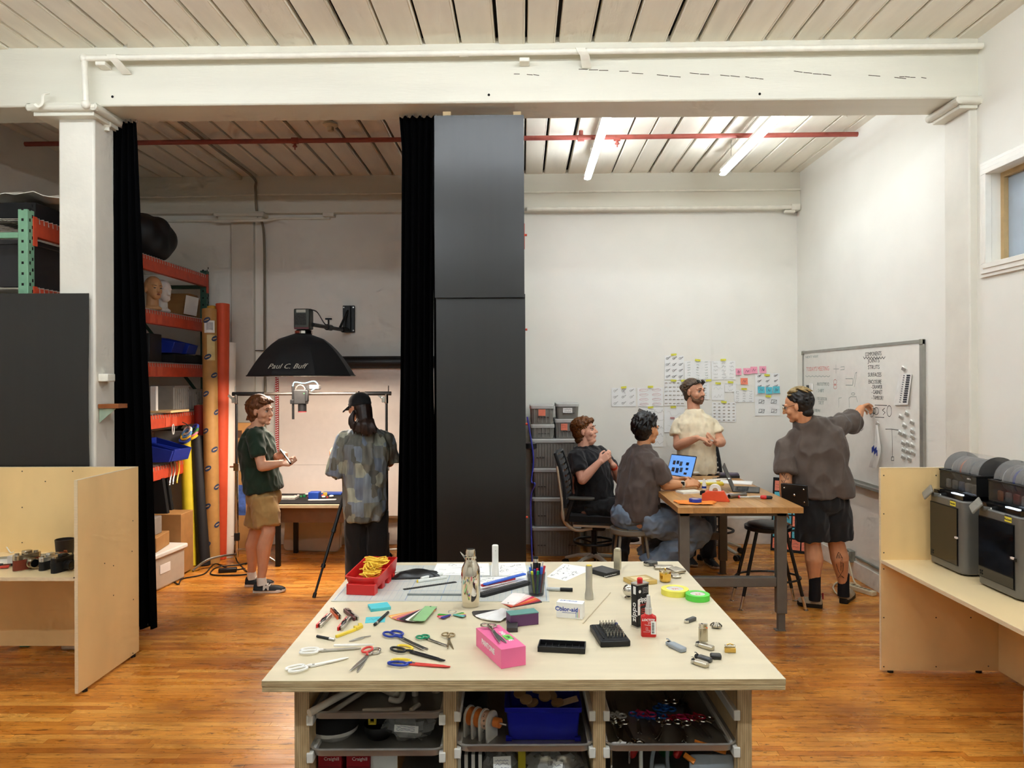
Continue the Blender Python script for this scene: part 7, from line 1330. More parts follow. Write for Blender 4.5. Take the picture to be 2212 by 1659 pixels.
# cables on the floor
fz = .008
tag(B().tube(curve3([pt(375, 1180, z=.2), pt(385, 1230, z=fz), pt(372, 1247, z=fz), pt(385, 1262, z=fz), pt(395, 1250, z=fz), pt(440, 1240, z=fz), pt(465, 1218, z=fz), pt(500, 1230, z=fz), pt(530, 1228, z=fz)]), .006, 6).o('floor_cable', black), 'black cable wandering from the tote to the C-stand', 'cable')
tag(B().tube(curve3([pt(507, 1190, z=.12), pt(512, 1212, z=fz), pt(528, 1230, z=fz), pt(535, 1240, z=fz), pt(490, 1243, z=fz), pt(455, 1240, z=fz), pt(470, 1225, z=fz), pt(515, 1220, z=fz), pt(560, 1210, z=fz), pt(530, 1218, z=fz)]), .007, 6).o('floor_cable', black), 'black cable coiled under the C-stand', 'cable')
q = pt(492, 1236, z=0); o = B().box((0, 0, .022), (.17, .065, .04)).o('power_brick', black, bev=.008); o.location = q; o.rotation_euler.z = R(18); tag(o, 'black power brick on the floor by the C-stand', 'power brick')
# little shelf and block on the column
q = pt(218, 816, x=-2.985); o = B().box((0, 0, 0), (.07, .1, .055)).o('cream_block', pipew, bev=.006); o.location = V((-2.955, q.y+.02, q.z)); tag(o, 'cream painted block on the side of the column', 'block')
q = pt(222, 878, x=-2.985); T = thing('bracket_shelf', 'tiny wooden shelf on a green metal bracket at the column', 'shelf', (-2.985, q.y, q.z)); B().bb(0, .145, -.06, .06, -.012, .018).o('shelf_board', M('walnut', (150, 86, 40), .5, var=.1), T, bev=.002); b = B(); b.add([V((x, y, z)) for y in (-.045, -.04) for x, z in ((0, -.012), (.12, -.012), (0, -.115))], [(0, 1, 2), (3, 5, 4), (0, 3, 4, 1), (1, 4, 5, 2), (2, 5, 3, 0)]); b.o('bracket', M('bracket_green', (166, 184, 160), .5), T)
# ---------------------------------------------------------------- plywood booth on the left
T = thing('camera_booth', 'plywood booth with a desk of old cameras', 'desk booth', (0, 0, 0)); lx0, lx1, ly0, ly1 = -4.6, -2.655, 4.40, 5.10; ph2 = 1.288
B().bb(lx1-.02, lx1, ly0, ly1, .02, ph2).o('end_panel', plyf, T); B().bb(lx1-.0201, lx1+.0001, ly0-.003, ly0, .02, ph2).o('end_panel_edge', plye, T); B().bb(lx1-.02, lx1, ly0-.003, ly1, ph2, ph2+.003).o('end_panel_edge', plye, T)
B().bb(lx0, lx1-.02, ly1-.02, ly1, .06, ph2).o('back_panel', plyf, T); B().bb(lx0, lx1-.02, ly1-.02, ly1, ph2, ph2+.003).o('back_panel_edge', plye, T); B().bb(lx0, lx1-.02, ly0+.024, ly1-.02, .685, .705).o('desk_top', M('ply_desk', (238, 208, 156), .3, var=.06, scale=2.2, stretch=(1, .35, 1)), T); B().bb(lx0, lx1-.02, ly0+.02, ly0+.024, .685, .706).o('desk_edge', plye, T); B().bb(lx0, lx1-.02, ly0+.42, ly0+.44, .575, .685).o('desk_apron', plyf, T)
for px, py in ((287, 1125), (285, 1191), (226, 1217), (245, 1222), (160, 1248), (245, 1286), (288, 1295), (287, 1411)):
    q = pt(px, py, x=lx1); B().cyl(q-V((.002, 0, 0)), q+V((.0015, 0, 0)), .0042, n=10).o('screw', screwm, T)
for px, py in ((48, 1018), (157, 1018), (98, 1040), (48, 1096), (48, 1172)): q = pt(px, py, y=ly1-.02); B().cyl(q-V((0, .0015, 0)), q+V((0, .002, 0)), .0042, n=10).o('screw', screwm, T)
for x, y in ((lx1-.01, ly0+.08), (lx1-.01, ly1-.06)): B().cyl((x, y, 0), (x, y, .02), .016).o('foot', black, T)
dk = lambda px, py: pt(px, py, z=.706)
def oldcam(label, px, py, rz, top, skin, s=1.0, flat=False):
    T = thing('film_camera', label, 'camera', dk(px, py), rz, 'film cameras on the booth desk'); w, d, h = .14*s, .042*s, .085*s
    b = B(); b.prism(rrect(w, d, d*.45, 5), .004, h*.68); b.o('body', skin, T); b = B(); b.prism(rrect(w, d*.96, d*.42, 5), h*.68, h); b.o('top_plate', top, T, bev=.002); b = B(); b.prism(rrect(w, d*.98, d*.44, 5), 0, .005); b.o('bottom_plate', top, T)
    b = B(); b.T = Matrix.Translation((.01, -d/2, h*.42)) @ Matrix.Rotation(R(90), 4, 'X'); b.lathe([(.028*s, 0), (.028*s, .012), (.024*s, .013), (.024*s, .03), (.027*s, .031), (.027*s, .045), (.021*s, .046), (.02*s, .04), (0, .038)], n=26); b.o('lens', top if not flat else black, T); B().cyl((.01, -d/2-.046, h*.42), (.01, -d/2-.04, h*.42), .02*s, n=20).o('lens_glass', pgl, T)
    B().bb(-.022*s, .022*s, -d*.5, d*.35, h*.98, h*1.22).o('prism_hump', top, T, bev=.006); B().cyl((-w*.36, 0, h), (-w*.36, 0, h*1.12), .011*s).o('dial', steel, T); B().cyl((w*.34, 0, h), (w*.34, 0, h*1.1), .012*s).o('dial', steel, T); B().tube([(w*.5+.003, .004*math.cos(q), h*.7+.007*math.sin(q)) for q in [i*PI/4 for i in range(8)]], .0012, 6, closed=True).o('strap_lug', steel, T); return T
brn = M('brown_leather', (120, 48, 28), .45, var=.06)
oldcam('brown leather film camera with a chrome lens', 58, 1229, 62, nickel, brn, 1.15); oldcam('silver and black film camera between the other two', 108, 1229, 72, M('bright_chrome', (226, 222, 212), .25, .8), black, 1.0); oldcam('black film camera against the end panel', 135, 1233, 72, black, blackm, 1.05, True)
T = thing('lens_pouch', 'black open-topped leather pot behind the cameras', 'pot', dk(140, 1200)); B().lathe([(.0, 0), (.05, 0), (.052, .01), (.06, .11), (.057, .112), (.05, .012), (0, .01)], n=28).o('pot_wall', M('dark_leather', (40, 30, 24), .5), T); o = B().box((0, 0, .03), (.09, .04, .055)).o('leather_case', brn, bev=.008); o.location = dk(128, 1212); o.rotation_euler.z = R(20); tag(o, 'small brown leather case behind the black camera', 'case')
tag(B().sheet([[V((.0+.02*u, .01*math.sin(v*3), .10-.09*v-.03*v*v)) for u in (0, 1)] for v in [i/6 for i in range(7)]], thick=.003).o('leather_strap', M('tan_strap', (170, 92, 50), .5), loc=dk(138, 1222)), 'tan leather strap over the black camera', 'strap')
T = thing('desk_tray', 'shallow pale metal tray of small parts on the booth desk', 'tray', dk(30, 1218)+V((-.02, .03, 0)), 20); B().bb(-.22, .17, -.11, .12, 0, .004).o('tray_floor', whpl, T)
for q in ((-.22, .17, -.114, -.11), (-.22, .17, .12, .124), (-.224, -.22, -.114, .124), (.17, .174, -.114, .124)): B().bb(*q, 0, .02).o('tray_rim', nickel, T)
for k, (dx, dy, s, cc, nm) in enumerate(((-.05, -.05, (.04, .03, .02), (60, 60, 62), 'dark'), (.0, -.07, (.05, .03, .012), (206, 66, 50), 'red'), (.05, .02, (.035, .03, .03), (40, 130, 80), 'green'), (-.02, .05, (.06, .05, .05), (214, 206, 196), 'white'), (.09, -.02, (.03, .025, .02), (226, 220, 210), 'ivory'), (-.1, -.04, (.03, .03, .02), (150, 60, 90), 'maroon'), (.03, -.03, (.05, .012, .014), (20, 20, 22), 'black'))):
    o = B().box((0, 0, s[2]/2), s, (0, 0, 25*k)).o('small_part', M('part_'+nm, cc, .5), bev=.003); o.location = dk(26, 1222)+V((dx, dy, .005)); tag(o, '%s small part lying in the metal tray' % nm, 'part', 'small parts in the tray')
tag(B().tube(curve3([dk(-10, 1195)+V((0, 0, .06)), dk(8, 1190)+V((0, 0, .05)), dk(22, 1196)+V((0, .0, .01)), dk(30, 1192)]), .004, 8).o('white_cable', whpl), 'white cable arching over the booth desk', 'cable')
# ---------------------------------------------------------------- people
from mathutils.bvhtree import BVHTree
def frame(f, u=V((0, 0, 1))):
    f = V(f).normalized(); l = u.cross(f).normalized(); u2 = f.cross(l); return Matrix((f, l, u2)).transposed()
def head_into(b, c, m, s=1.0, beard=0):
    P = lambda x, y, z: c + m @ (V((x, y, z))*s)
    S = lambda *r: tuple(v*s for v in r)
    b.ball(P(-.014, 0, .035), S(.097, .077, .087), 20, 14, m); b.ball(P(.03, 0, -.015), S(.064, .063, .086), 18, 12, m)
    b.ball(P(.028, 0, -.07), S(.054, .054, .038), 16, 10, m); b.ball(P(.07, 0, -.095), S(.022, .026, .019), 12, 8, m)
    b.caps(P(.088, 0, .022), P(.112, 0, -.02), .008*s, .0125*s); 
    for q in (-1, 1):
        b.ball(P(.1, q*.011, -.025), S(.01, .008, .008), 10, 8, m); b.caps(P(.075, q*.046, .03), P(.089, q*.014, .034), .009*s, .009*s); b.ball(P(.06, q*.043, -.025), S(.026, .022, .026), 12, 8, m)
        b.ball(P(-.004, q*.08, -.004), S(.018, .008, .03), 12, 8, m); b.ball(P(.002, q*.077, -.022), S(.01, .008, .014), 10, 8, m)
    b.caps(P(.088, -.016, -.052), P(.088, .016, -.052), .008*s, .008*s); b.caps(P(.085, -.013, -.066), P(.085, .013, -.066), .0085*s, .0085*s)
def hand_into(b, w, d, n, t, curl=45, s=1.0, tc=.6):
    "wrist, finger direction, palm side, thumb side"
    w, d, n, t = V(w), V(d).normalized(), V(n).normalized(), V(t).normalized()
    for i in range(4):
        o = t*(.029-.0185*i)*s; k = w+d*(.086-.004*abs(i-1))*s+o; b.caps(w+d*.012*s+o*.75, k, .0155*s, .012*s, 10)
        L = (.043, .048, .045, .035)[i]*s; p = k; a = R(curl*.45)
        for q in range(3):
            e = p+(d*math.cos(a)+n*math.sin(a))*L*(1, .72, .6)[q]; b.caps(p, e, .0092*s*(1-.08*q), .0088*s*(1-.08*q), 10); p = e; a += R(curl)*(.9 if q == 0 else .7)
    p0 = w+d*.02*s+t*.026*s; p1 = p0+(d*.6+t*.75+n*.35).normalized()*.042*s; p2 = p1+(d*.8+t*(.3-tc*.4)+n*(.3+tc*.4)).normalized()*.034*s; p3 = p2+(d*.8-t*tc*.3+n*(.2+tc*.4)).normalized()*.027*s
    b.caps(p0, p1, .015*s, .0115*s, 10); b.caps(p1, p2, .0112*s, .0098*s, 10); b.caps(p2, p3, .0098*s, .0085*s, 10)
def limb(b, pts, rr, n=14):
    for (a, c), (r0, r1) in zip(zip(pts, pts[1:]), zip(rr, rr[1:])): b.caps(a, c, r0, r1, n)
def skin(name, c): return M('skin_'+name, c, .5, var=.04, scale=12, spec=.35)
def wrinkle(ob, amp, sc, st=(1, 1, 1), seed=0, z0=None):
    me = ob.data; nr = [v.normal.copy() for v in me.vertices]; out = []
    for v, n in zip(me.vertices, nr):
        p = V((v.co.x*st[0], v.co.y*st[1], v.co.z*st[2]))*sc+V((seed, seed*.7, 0)); k = noise.noise(p)*.65+noise.noise(p*2.3)*.35
        out.extend(v.co+n*amp*1.5*(1-3.2*abs(k)))
    me.vertices.foreach_set('co', out); me.update()
def torso(b, spine, lat, ws, ds, n=28, sq=2.6):
    "rings along the spine; lat: sideways direction; ws half widths, ds half depths"
    rs = []
    for i, p in enumerate(spine):
        p = V(p); t = (V(spine[min(i+1, len(spine)-1)])-V(spine[max(i-1, 0)])).normalized(); l = V(lat if not isinstance(lat, list) else lat[i]); l = (l-t*l.dot(t)).normalized(); f = l.cross(t)
        rs.append([p+l*ws[i]*math.copysign(abs(math.cos(q))**(2/sq), math.cos(q))+f*ds[i]*math.copysign(abs(math.sin(q))**(2/sq), math.sin(q)) for q in [2*PI*j/n for j in range(n)]])
    b.rings(rs)
def sleeve(b, a, c, r0, r1, k=1.0):
    a, c = V(a), V(c); b.tube([a, a.lerp(c, .5), c], [r0, (r0+r1)/2, r1], 18); b.ball(a, r0)
def shoe(parent, base, heel, toe, ankle, upper, sole, h=.03, w=.046, name='shoe', high=.085, lace=None, letter=None):
    "heel and toe are room points on the floor"
    heel, toe = V(heel), V(toe); d = toe-heel; L = d.length; a = math.atan2(d.y, d.x); m = Matrix.Translation(heel-base) @ Matrix.Rotation(a, 4, 'Z')
    def outline(k): return [(L*x, w*y*k) for x, y in ((-.02, -.5), (.02, -.68), (.2, -.72), (.42, -.68), (.62, -.88), (.8, -.95), (.94, -.7), (1.0, -.25), (1.0, .25), (.94, .66), (.8, .86), (.6, .82), (.42, .72), (.2, .72), (.02, .68), (-.02, .5))]
    b = B(); b.T = m; rs = [[V((x, y, z+(.012*max(0, x/L-.75)/.25 if z < .01 else 0))) for x, y in outline(k)] for z, k in ((0, .94), (.006, 1.03), (h*.8, 1.02), (h, .98))]; b.rings(rs); so = b.o('sole', sole, None, smooth=50)
    b = B(); b.T = m
    b.rings([[V((x, y, z)) for x, y in outline(.98)] for z in (h*.9, h+.004)]); prof = ((.0, .04, high), (.12, .044, high*1.02), (.3, .046, high*.98), (.5, .046, high*.74), (.7, .047, h+.034), (.88, .042, h+.024), (.97, .028, h+.012))
    rs = []
    for x, hw, z in prof: rs.append([V((L*x, hw*math.cos(q)*(1 if math.sin(q) < .3 else .9)*w/.046, h*.8+(z-h*.8)*max(0, math.sin(q)))) for q in [PI*j/10 for j in range(11)]]+[V((L*x, 0, h*.7))])
    b.rings(rs); u = b.o(name, upper, parent); fuse(u, .006, 4); so.parent = u
    if lace:
        for k in range(5): x = L*(.36+.07*k); z = high*(.93-.11*k)+.006; b = B(); b.T = m; b.tube([(x, -.025, z-.008), (x+.006, 0, z+.003), (x, .025, z-.008)], .0045, 6); b.o('lace', lace, u)
    if letter:
        t = text(letter, .075, lace, u, bold=.002); t.matrix_local = m @ Matrix.Translation((L*.42, -w*.98, h+.024)) @ Matrix.Rotation(R(78), 4, 'X')
    return u
def face_parts(T, c, m, base, s=1.0, brow=(70, 45, 30), lips=(176, 104, 92), iris=(60, 44, 34), beard=None, open_=True):
    P = lambda x, y, z: c + m @ (V((x, y, z))*s) - base
    bm_ = M('brow_%d_%d_%d' % brow, brow, .8)
    for q in (-1, 1):
        B().ball(P(.0768, q*.031, .008), .0118*s, 12, 8).o('eye', M('eye_white', (190, 178, 168), .6), T)
        B().ball(P(.0862, q*.0305, .0072), .0052*s, 10, 8).o('iris', M('iris_%d' % iris[0], iris, .3), T)
        b = B(); b.tube([P(.0862, q*.017, .0165), P(.0905, q*.03, .0185), P(.0835, q*.044, .014)], .0035*s, 6); b.o('eyelid', bm_, T)
        b = B(); b.tube([P(.0965, q*.014, .036), P(.0975, q*.03, .041), P(.085, q*.05, .035)], [.003*s, .0042*s, .0025*s], 6); b.o('eyebrow', bm_, T)
    b = B(); b.tube([P(.0905, -.023, -.059), P(.0955, -.008, -.0555), P(.0965, 0, -.057), P(.0955, .008, -.0555), P(.0905, .023, -.059)], [.002*s, .0045*s, .0045*s, .0045*s, .002*s], 6); b.o('lips', M('lips_%d' % lips[0], lips, .5), T)
def tufts(b, c, m, n, ln=.03, r=.011, rad=(.104, .09, .1), low=-.085, s=1.0, front=.5, flow=V((-.35, 0, -1)), seed=1, lift=.0):
    rg = random.Random(seed); k = 0
    while k < n:
        q = V((rg.gauss(0, 1), rg.gauss(0, 1), rg.gauss(0, 1))).normalized()
        if q.x > front and q.z < .55 or q.x > .1 and q.z < .05 or q.z*rad[2]+.03 < low: continue
        p = V((-.036+q.x*rad[0], q.y*rad[1], .035+q.z*rad[2])); d = flow-q*flow.dot(q); d = (d.normalized() if d.length > .05 else V((-1, 0, 0)))+q*lift+V((0, rg.uniform(-.25, .25), 0))
        b.caps(c+m @ (p*s), c+m @ ((p+d*ln*rg.uniform(.7, 1.2))*s), r*s, r*.4*s, 6); k += 1
def hair_obj(T, base, name, mat, fn, vox=.007, sm=1, wr=None):
    b = B(); b.T = Matrix.Translation(-base); fn(b); o = b.o(name, mat, T); fuse(o, vox, sm)
    if wr: wrinkle(o, *wr)
    return o
def cloth_obj(T, base, name, mat, fn, vox=.0085, sm=3, wr=None):
    b = B(); b.T = Matrix.Translation(-base); fn(b); o = b.o(name, mat, T); fuse(o, vox, sm, .5)
    if wr: wrinkle(o, *wr)
    return o
def body_obj(T, base, mat, fn, vox=.0052, sm=3):
    b = B(); b.T = Matrix.Translation(-base); fn(b); o = b.o('body', mat, T); return fuse(o, vox, sm)
def cap_hair(b, c, m, s=1.0, back=1.0, thick=.012, top=.0, low=-.06):
    P = lambda x, y, z: c + m @ (V((x, y, z))*s)
    b.ball(P(-.034, 0, .054+top), tuple(v*s for v in (.094+thick, .078+thick, .078+thick)), 20, 14, m); b.ball(P(-.045, 0, -.005), tuple(v*s for v in (.07+thick, .07+thick, .075)), 18, 12, m)
    if low < -.03: b.ball(P(-.05, 0, low), tuple(v*s for v in (.055+thick*.6, .06+thick*.4, .045)), 16, 10, m)
J = lambda px, py, yy: pt(px, py, y=yy)
cotton = lambda n, c, **k: M('cotton_'+n, c, .85, var=.06, scale=18, bump=.12, bscale=160, sheen=.15, **k)
rgp = random.Random(77)

# -- man in the green T-shirt
def p_green():
    base = V((-2.28, 6.62, 0)); T = thing('person', 'man in a green T-shirt and khaki shorts holding a pen', 'person', base)
    hc = J(565, 889, 6.66); hm_ = frame((.93, -.34, -.06)); nb = J(550, 926, 6.66); sR, sL = J(551, 943, 6.50), J(566, 941, 6.84)
    eR, wR = J(566, 1008, 6.42), J(607, 1001, 6.42); eL, wL = J(588, 1000, 6.86), J(597, 985, 6.62)
    hR, hL = J(571, 1085, 6.58), J(567, 1085, 6.75); kR, kL = J(580, 1148, 6.53), J(553, 1148, 6.74); aR, aL = J(564, 1250, 6.575), J(543, 1238, 6.79)
    def bd(b):
        head_into(b, hc, hm_, 1.02); b.caps(nb+V((0, 0, -.06)), hc+hm_ @ V((-.02, 0, -.06)), .062, .055); limb(b, [nb-V((0, 0, .06)), (hR+hL)/2], [.1, .11])
        for s_ in (sR, sL): limb(b, [nb-V((0, 0, .07)), s_], [.06, .05])
        limb(b, [sR, eR], [.052, .043]); limb(b, [eR, eR.lerp(wR, .35), wR], [.044, .044, .028]); limb(b, [sL, eL], [.05, .042]); limb(b, [eL, eL.lerp(wL, .35), wL], [.042, .042, .027])
        limb(b, [hR, kR], [.085, .06]); limb(b, [kR, kR.lerp(aR, .32)+V((-.018, 0, 0)), aR.lerp(kR, .2), aR], [.06, .064, .042, .036]); limb(b, [hL, kL], [.085, .06]); limb(b, [kL, kL.lerp(aL, .32)+V((-.018, 0, 0)), aL.lerp(kL, .2), aL], [.06, .064, .042, .036])
        hand_into(b, wR, (.95, .1, -.08), (.1, .2, .9), (.1, .95, .3), 95); hand_into(b, wL, (.85, -.35, .1), (-.2, -.6, -.7), (.3, -.2, .9), 55)
    body_obj(T, base, skin('fair', (216, 160, 128)), bd); face_parts(T, hc, hm_, base, 1.02, (96, 62, 38))
    def sh(b):
        lat = (.15, 1, 0); sp_ = [J(570, 1060, 6.66), J(567, 1040, 6.66), J(562, 1005, 6.66), J(556, 965, 6.66), J(553, 942, 6.66), J(551, 930, 6.66), J(551, 923, 6.66)]
        torso(b, sp_, lat, [.175, .175, .17, .185, .165, .10, .07], [.148, .145, .14, .138, .105, .08, .07]); sleeve(b, sR, sR.lerp(eR, .66), .07, .07); sleeve(b, sL, sL.lerp(eL, .66), .07, .068)
        for s_ in (sR, sL): b.caps(nb-V((0, 0, .07)), s_, .075, .066)
    cloth_obj(T, base, 'tshirt', cotton('green', (22, 44, 26)), sh, wr=(.009, 9, (1, 1, .55), 2))
    def pn(b):
        b.ball((hR+hL)/2+V((0, 0, .05)), (.145, .165, .12)); kr = kR.lerp(hR, .18); kl = kL.lerp(hL, .18)
        for h, k in ((hR, kr), (hL, kl)): b.tube([h+V((0, 0, .04)), h.lerp(k, .5), k], [.11, .112, .108], 20)
    cloth_obj(T, base, 'shorts', cotton('khaki', (176, 138, 82)), pn, wr=(.01, 8, (1, 1, .5), 5))
    hb = M('hair_brown', (112, 66, 34), .5, var=.35, scale=60, stretch=(1, 1, .3))
    def hr(b):
        cap_hair(b, hc, hm_, 1.02, thick=.016, top=.008, low=-.07)
        P = lambda x, y, z: hc + hm_ @ V((x, y, z))
        for k in range(46):
            u = rgp.uniform(-1, 1); x = rgp.uniform(-.1, .085); a = P(x, u*.07, .115-abs(u)*.03-.9*max(0, -x)*abs(x)); b.caps(a, a+hm_ @ V((-.03, u*.02, .006-.03*(x < 0))), .014, .008, 8)
        for k in range(16): u = -1+.13*k; a = P(.05, u*.055, .112); b.caps(a, a+hm_ @ V((-.025, u*.012, .022)), .012, .006, 8)
        tufts(b, hc, hm_, 150, .036, .011, low=-.09, s=1.06, seed=5)
        for k in range(14): u = rgp.uniform(-1, 1); a = P(-.1, u*.055, -.05); b.caps(a, a+hm_ @ V((-.022, 0, -.035)), .014, .006, 8)
    hair_obj(T, base, 'hair', hb, hr)
    whs_ = M('shoe_white', (232, 226, 214), .5); bk = M('shoe_black', (20, 20, 22), .6)
    for a, hx, tx, yy in ((aR, 549, 617, 1279.5), (aL, 531, 592, 1266)):
        he, to = pt(hx, yy, z=0), pt(tx, yy-1, z=0); shoe(T, base, he, to, a, bk, whs_, letter='M' if a is aR else None, lace=whs_)
        B().tube([a+V((.0, 0, .015))-base, a+V((.01, 0, -.055))-base], [.04, .044], 14).o('sock', whs_, T)
    p0, p1 = J(606, 972, 6.55), J(627.5, 1001, 6.38); stick('silver_pen', 'silver and black pen held by the man in green', 'pen', None, None, .009, (steel, black, steel, black), (.45, .52, .93), world=(p0, p1), parts=('barrel', 'band', 'barrel', 'pen_tip'))
p_green()

# -- person in cap and patterned shirt, from behind
def patch_material():
    m = bpy.data.materials.new('patchwork_cotton'); m.use_nodes = True; nt = m.node_tree; N = nt.nodes; L = nt.links; b = N['Principled BSDF']
    tc = N.new('ShaderNodeTexCoord'); mp = N.new('ShaderNodeMapping'); mp.inputs['Scale'].default_value = (1.2, 1.2, .75); L.new(tc.outputs['Object'], mp.inputs[0])
    vo = N.new('ShaderNodeTexVoronoi'); vo.distance = 'CHEBYCHEV'; vo.inputs['Scale'].default_value = 11; vo.inputs['Randomness'].default_value = .55; L.new(mp.outputs[0], vo.inputs['Vector'])
    r = N.new('ShaderNodeValToRGB'); e = r.color_ramp.elements; e[0].color = (*lin((96, 98, 92)), 1); e[1].color = (*lin((190, 196, 176)), 1)
    for p, c in ((.25, (124, 122, 108)), (.45, (126, 138, 156)), (.62, (152, 164, 172)), (.8, (132, 130, 114))): q = e.new(p); q.color = (*lin(c), 1)
    sp_ = N.new('ShaderNodeSeparateColor'); L.new(vo.outputs['Color'], sp_.inputs[0]); L.new(sp_.outputs[0], r.inputs[0])
    nz = N.new('ShaderNodeTexNoise'); nz.inputs['Scale'].default_value = 40; mp2 = N.new('ShaderNodeMapping'); mp2.inputs['Scale'].default_value = (1, 1, .15); L.new(tc.outputs['Object'], mp2.inputs[0]); L.new(mp2.outputs[0], nz.inputs['Vector'])
    x = N.new('ShaderNodeMixRGB'); x.blend_type = 'OVERLAY'; x.inputs[0].default_value = .5; L.new(r.outputs[0], x.inputs[1]); L.new(nz.outputs[0], x.inputs[2]); L.new(x.outputs[0], b.inputs['Base Color']); b.inputs['Roughness'].default_value = .75; return m
def p_cap():
    yc = 6.6; base = V((-1.38, yc, 0)); T = thing('person', 'long-haired person in a black cap and patchwork shirt, back turned', 'person', base)
    hc = J(776, 880, yc); hm_ = frame((-.82, .55, -.12)); nb = J(786, 922, yc); lat = V((-.93, -.36, 0))
    sL, sR = J(746, 950, yc-.04), J(833, 950, yc+.1); eL, wL = J(727, 1020, yc-.02), J(716, 996, yc+.22); eR, wR = J(842, 1000, yc+.16), J(820, 990, yc+.36)
    hL, hR = J(770, 1105, yc), J(812, 1105, yc+.04); kL, kR = J(772, 1180, yc+.02), J(815, 1180, yc+.04)
    aL, aR = V((kL.x, yc+.03, .08)), V((kR.x+.02, yc+.05, .08))
    def bd(b):
        head_into(b, hc, hm_, 1.0); b.caps(nb+V((0, 0, -.05)), hc+hm_ @ V((-.02, 0, -.06)), .058, .052); limb(b, [nb-V((0, 0, .08)), (hL+hR)/2], [.09, .1])
        for s_, e_, w_ in ((sL, eL, wL), (sR, eR, wR)): limb(b, [nb-V((0, 0, .08)), s_], [.05, .045]); limb(b, [s_, e_], [.046, .038]); limb(b, [e_, e_.lerp(w_, .35), w_], [.038, .037, .025])
        for h, k, a in ((hL, kL, aL), (hR, kR, aR)): limb(b, [h, k, a], [.08, .055, .035])
        hand_into(b, wL, (-.15, .3, .9), (.6, .5, -.2), (-.3, .8, .3), 75); hand_into(b, wR, (-.8, .3, .2), (0, .6, .6), (.2, .4, .8), 60)
    body_obj(T, base, skin('warm', (208, 146, 112)), bd); face_parts(T, hc, hm_, base, 1.0, (50, 34, 24))
    def sh(b):
        sp_ = [J(789, 1122, yc+.01), J(789, 1100, yc+.01), J(788, 1060, yc+.01), J(788, 1005, yc+.01), J(789, 962, yc+.01), J(788, 938, yc+.01), J(787, 924, yc), J(787, 916, yc)]
        torso(b, sp_, lat, [.165, .178, .178, .19, .21, .15, .08, .066], [.13, .145, .14, .14, .125, .10, .07, .06]); sleeve(b, sL, sL.lerp(eL, 1.08), .07, .088); sleeve(b, sR, sR.lerp(eR, 1.0), .07, .084); [b.caps(nb-V((0, 0, .07)), s_, .07, .066) for s_ in (sR, sL)]; b.tube([eL+V((0, 0, .02)), eL.lerp(wL, .35)], [.075, .075], 16)
    cloth_obj(T, base, 'shirt', patch_material(), sh, wr=(.012, 7.5, (1, 1, .4), 4))
    def pn(b):
        b.ball((hL+hR)/2-V((0, 0, .03)), (.145, .11, .11))
        for h, k, a in ((hL, kL, aL), (hR, kR, aR)): b.tube([h, k, a+V((0, 0, .0))], [.105, .1, .1], 20)
    cloth_obj(T, base, 'trousers', cotton('black', (17, 16, 17)), pn, wr=(.008, 7, (1, 1, .4), 9))
    for a in (aL, aR): shoe(T, base, V((a.x+.03, a.y-.07, 0)), V((a.x-.06, a.y+.18, 0)), a, M('shoe_black', (20, 20, 22), .6), M('shoe_black', (20, 20, 22), .6))
    hd = M('hair_dark_brown', (44, 26, 18), .45, var=.35, scale=70, stretch=(1, 1, .2))
    P = lambda x, y, z: hc + hm_ @ V((x, y, z))
    def hr(b):
        b.ball(P(-.03, 0, -.0), (.092, .084, .09), 18, 12, hm_); b.caps(P(-.05, 0, -.02), J(789, 914, yc-.075), .078, .072); b.caps(J(782, 905, yc-.07), J(770, 925, yc-.115), .05, .03); b.caps(J(792, 908, yc-.08), J(808, 926, yc-.125), .05, .028)
        for k in range(70):
            u = rgp.uniform(-1, 1); v = rgp.uniform(0, 1); a = J(789+u*16, 905, yc-.125+.05*abs(u)); e = J(790+u*22+rgp.uniform(-6, 6), 936+rgp.uniform(-9, 9)-5*abs(u), yc-.155); mid = a.lerp(e, .5)+V((rgp.uniform(-.015, .015), -.02, 0)); b.tube(curve3([a, mid, e], 4), [.013]*5+[.010, .009, .006, .004], 6)
        for k in range(12): a = P(-.02, .085, -.03); e = J(760+rgp.uniform(-8, 8), 928+rgp.uniform(-10, 14), yc-.13); b.tube(curve3([a, a.lerp(e, .5)+V((-.01, -.015, 0)), e], 4), [.013]*5+[.01, .008, .006, .004], 6)
    hair_obj(T, base, 'hair', hd, hr, vox=.006)
    ck = M('cap_black', (15, 14, 16), .85, sheen=.1)
    def cp(b):
        b.ball(P(-.012, 0, .05), (.108, .09, .085), 20, 14, hm_); b.ball(P(-.012, 0, .03), (.112, .093, .05), 20, 14, hm_)
        g = [[P(.07+.095*u*(1-.35*v*v), v*.075, .022-.035*u+.0-.022*v*v) for v in (-1, -.6, -.2, .2, .6, 1)] for u in (0, .5, 1)]; b.sheet(g, thick=.012)
    cloth_obj(T, base, 'cap', ck, cp, .006, 2); B().ball(P(-.012, 0, .136)-base, .008, 8, 6).o('cap_button', ck, T)
p_cap()

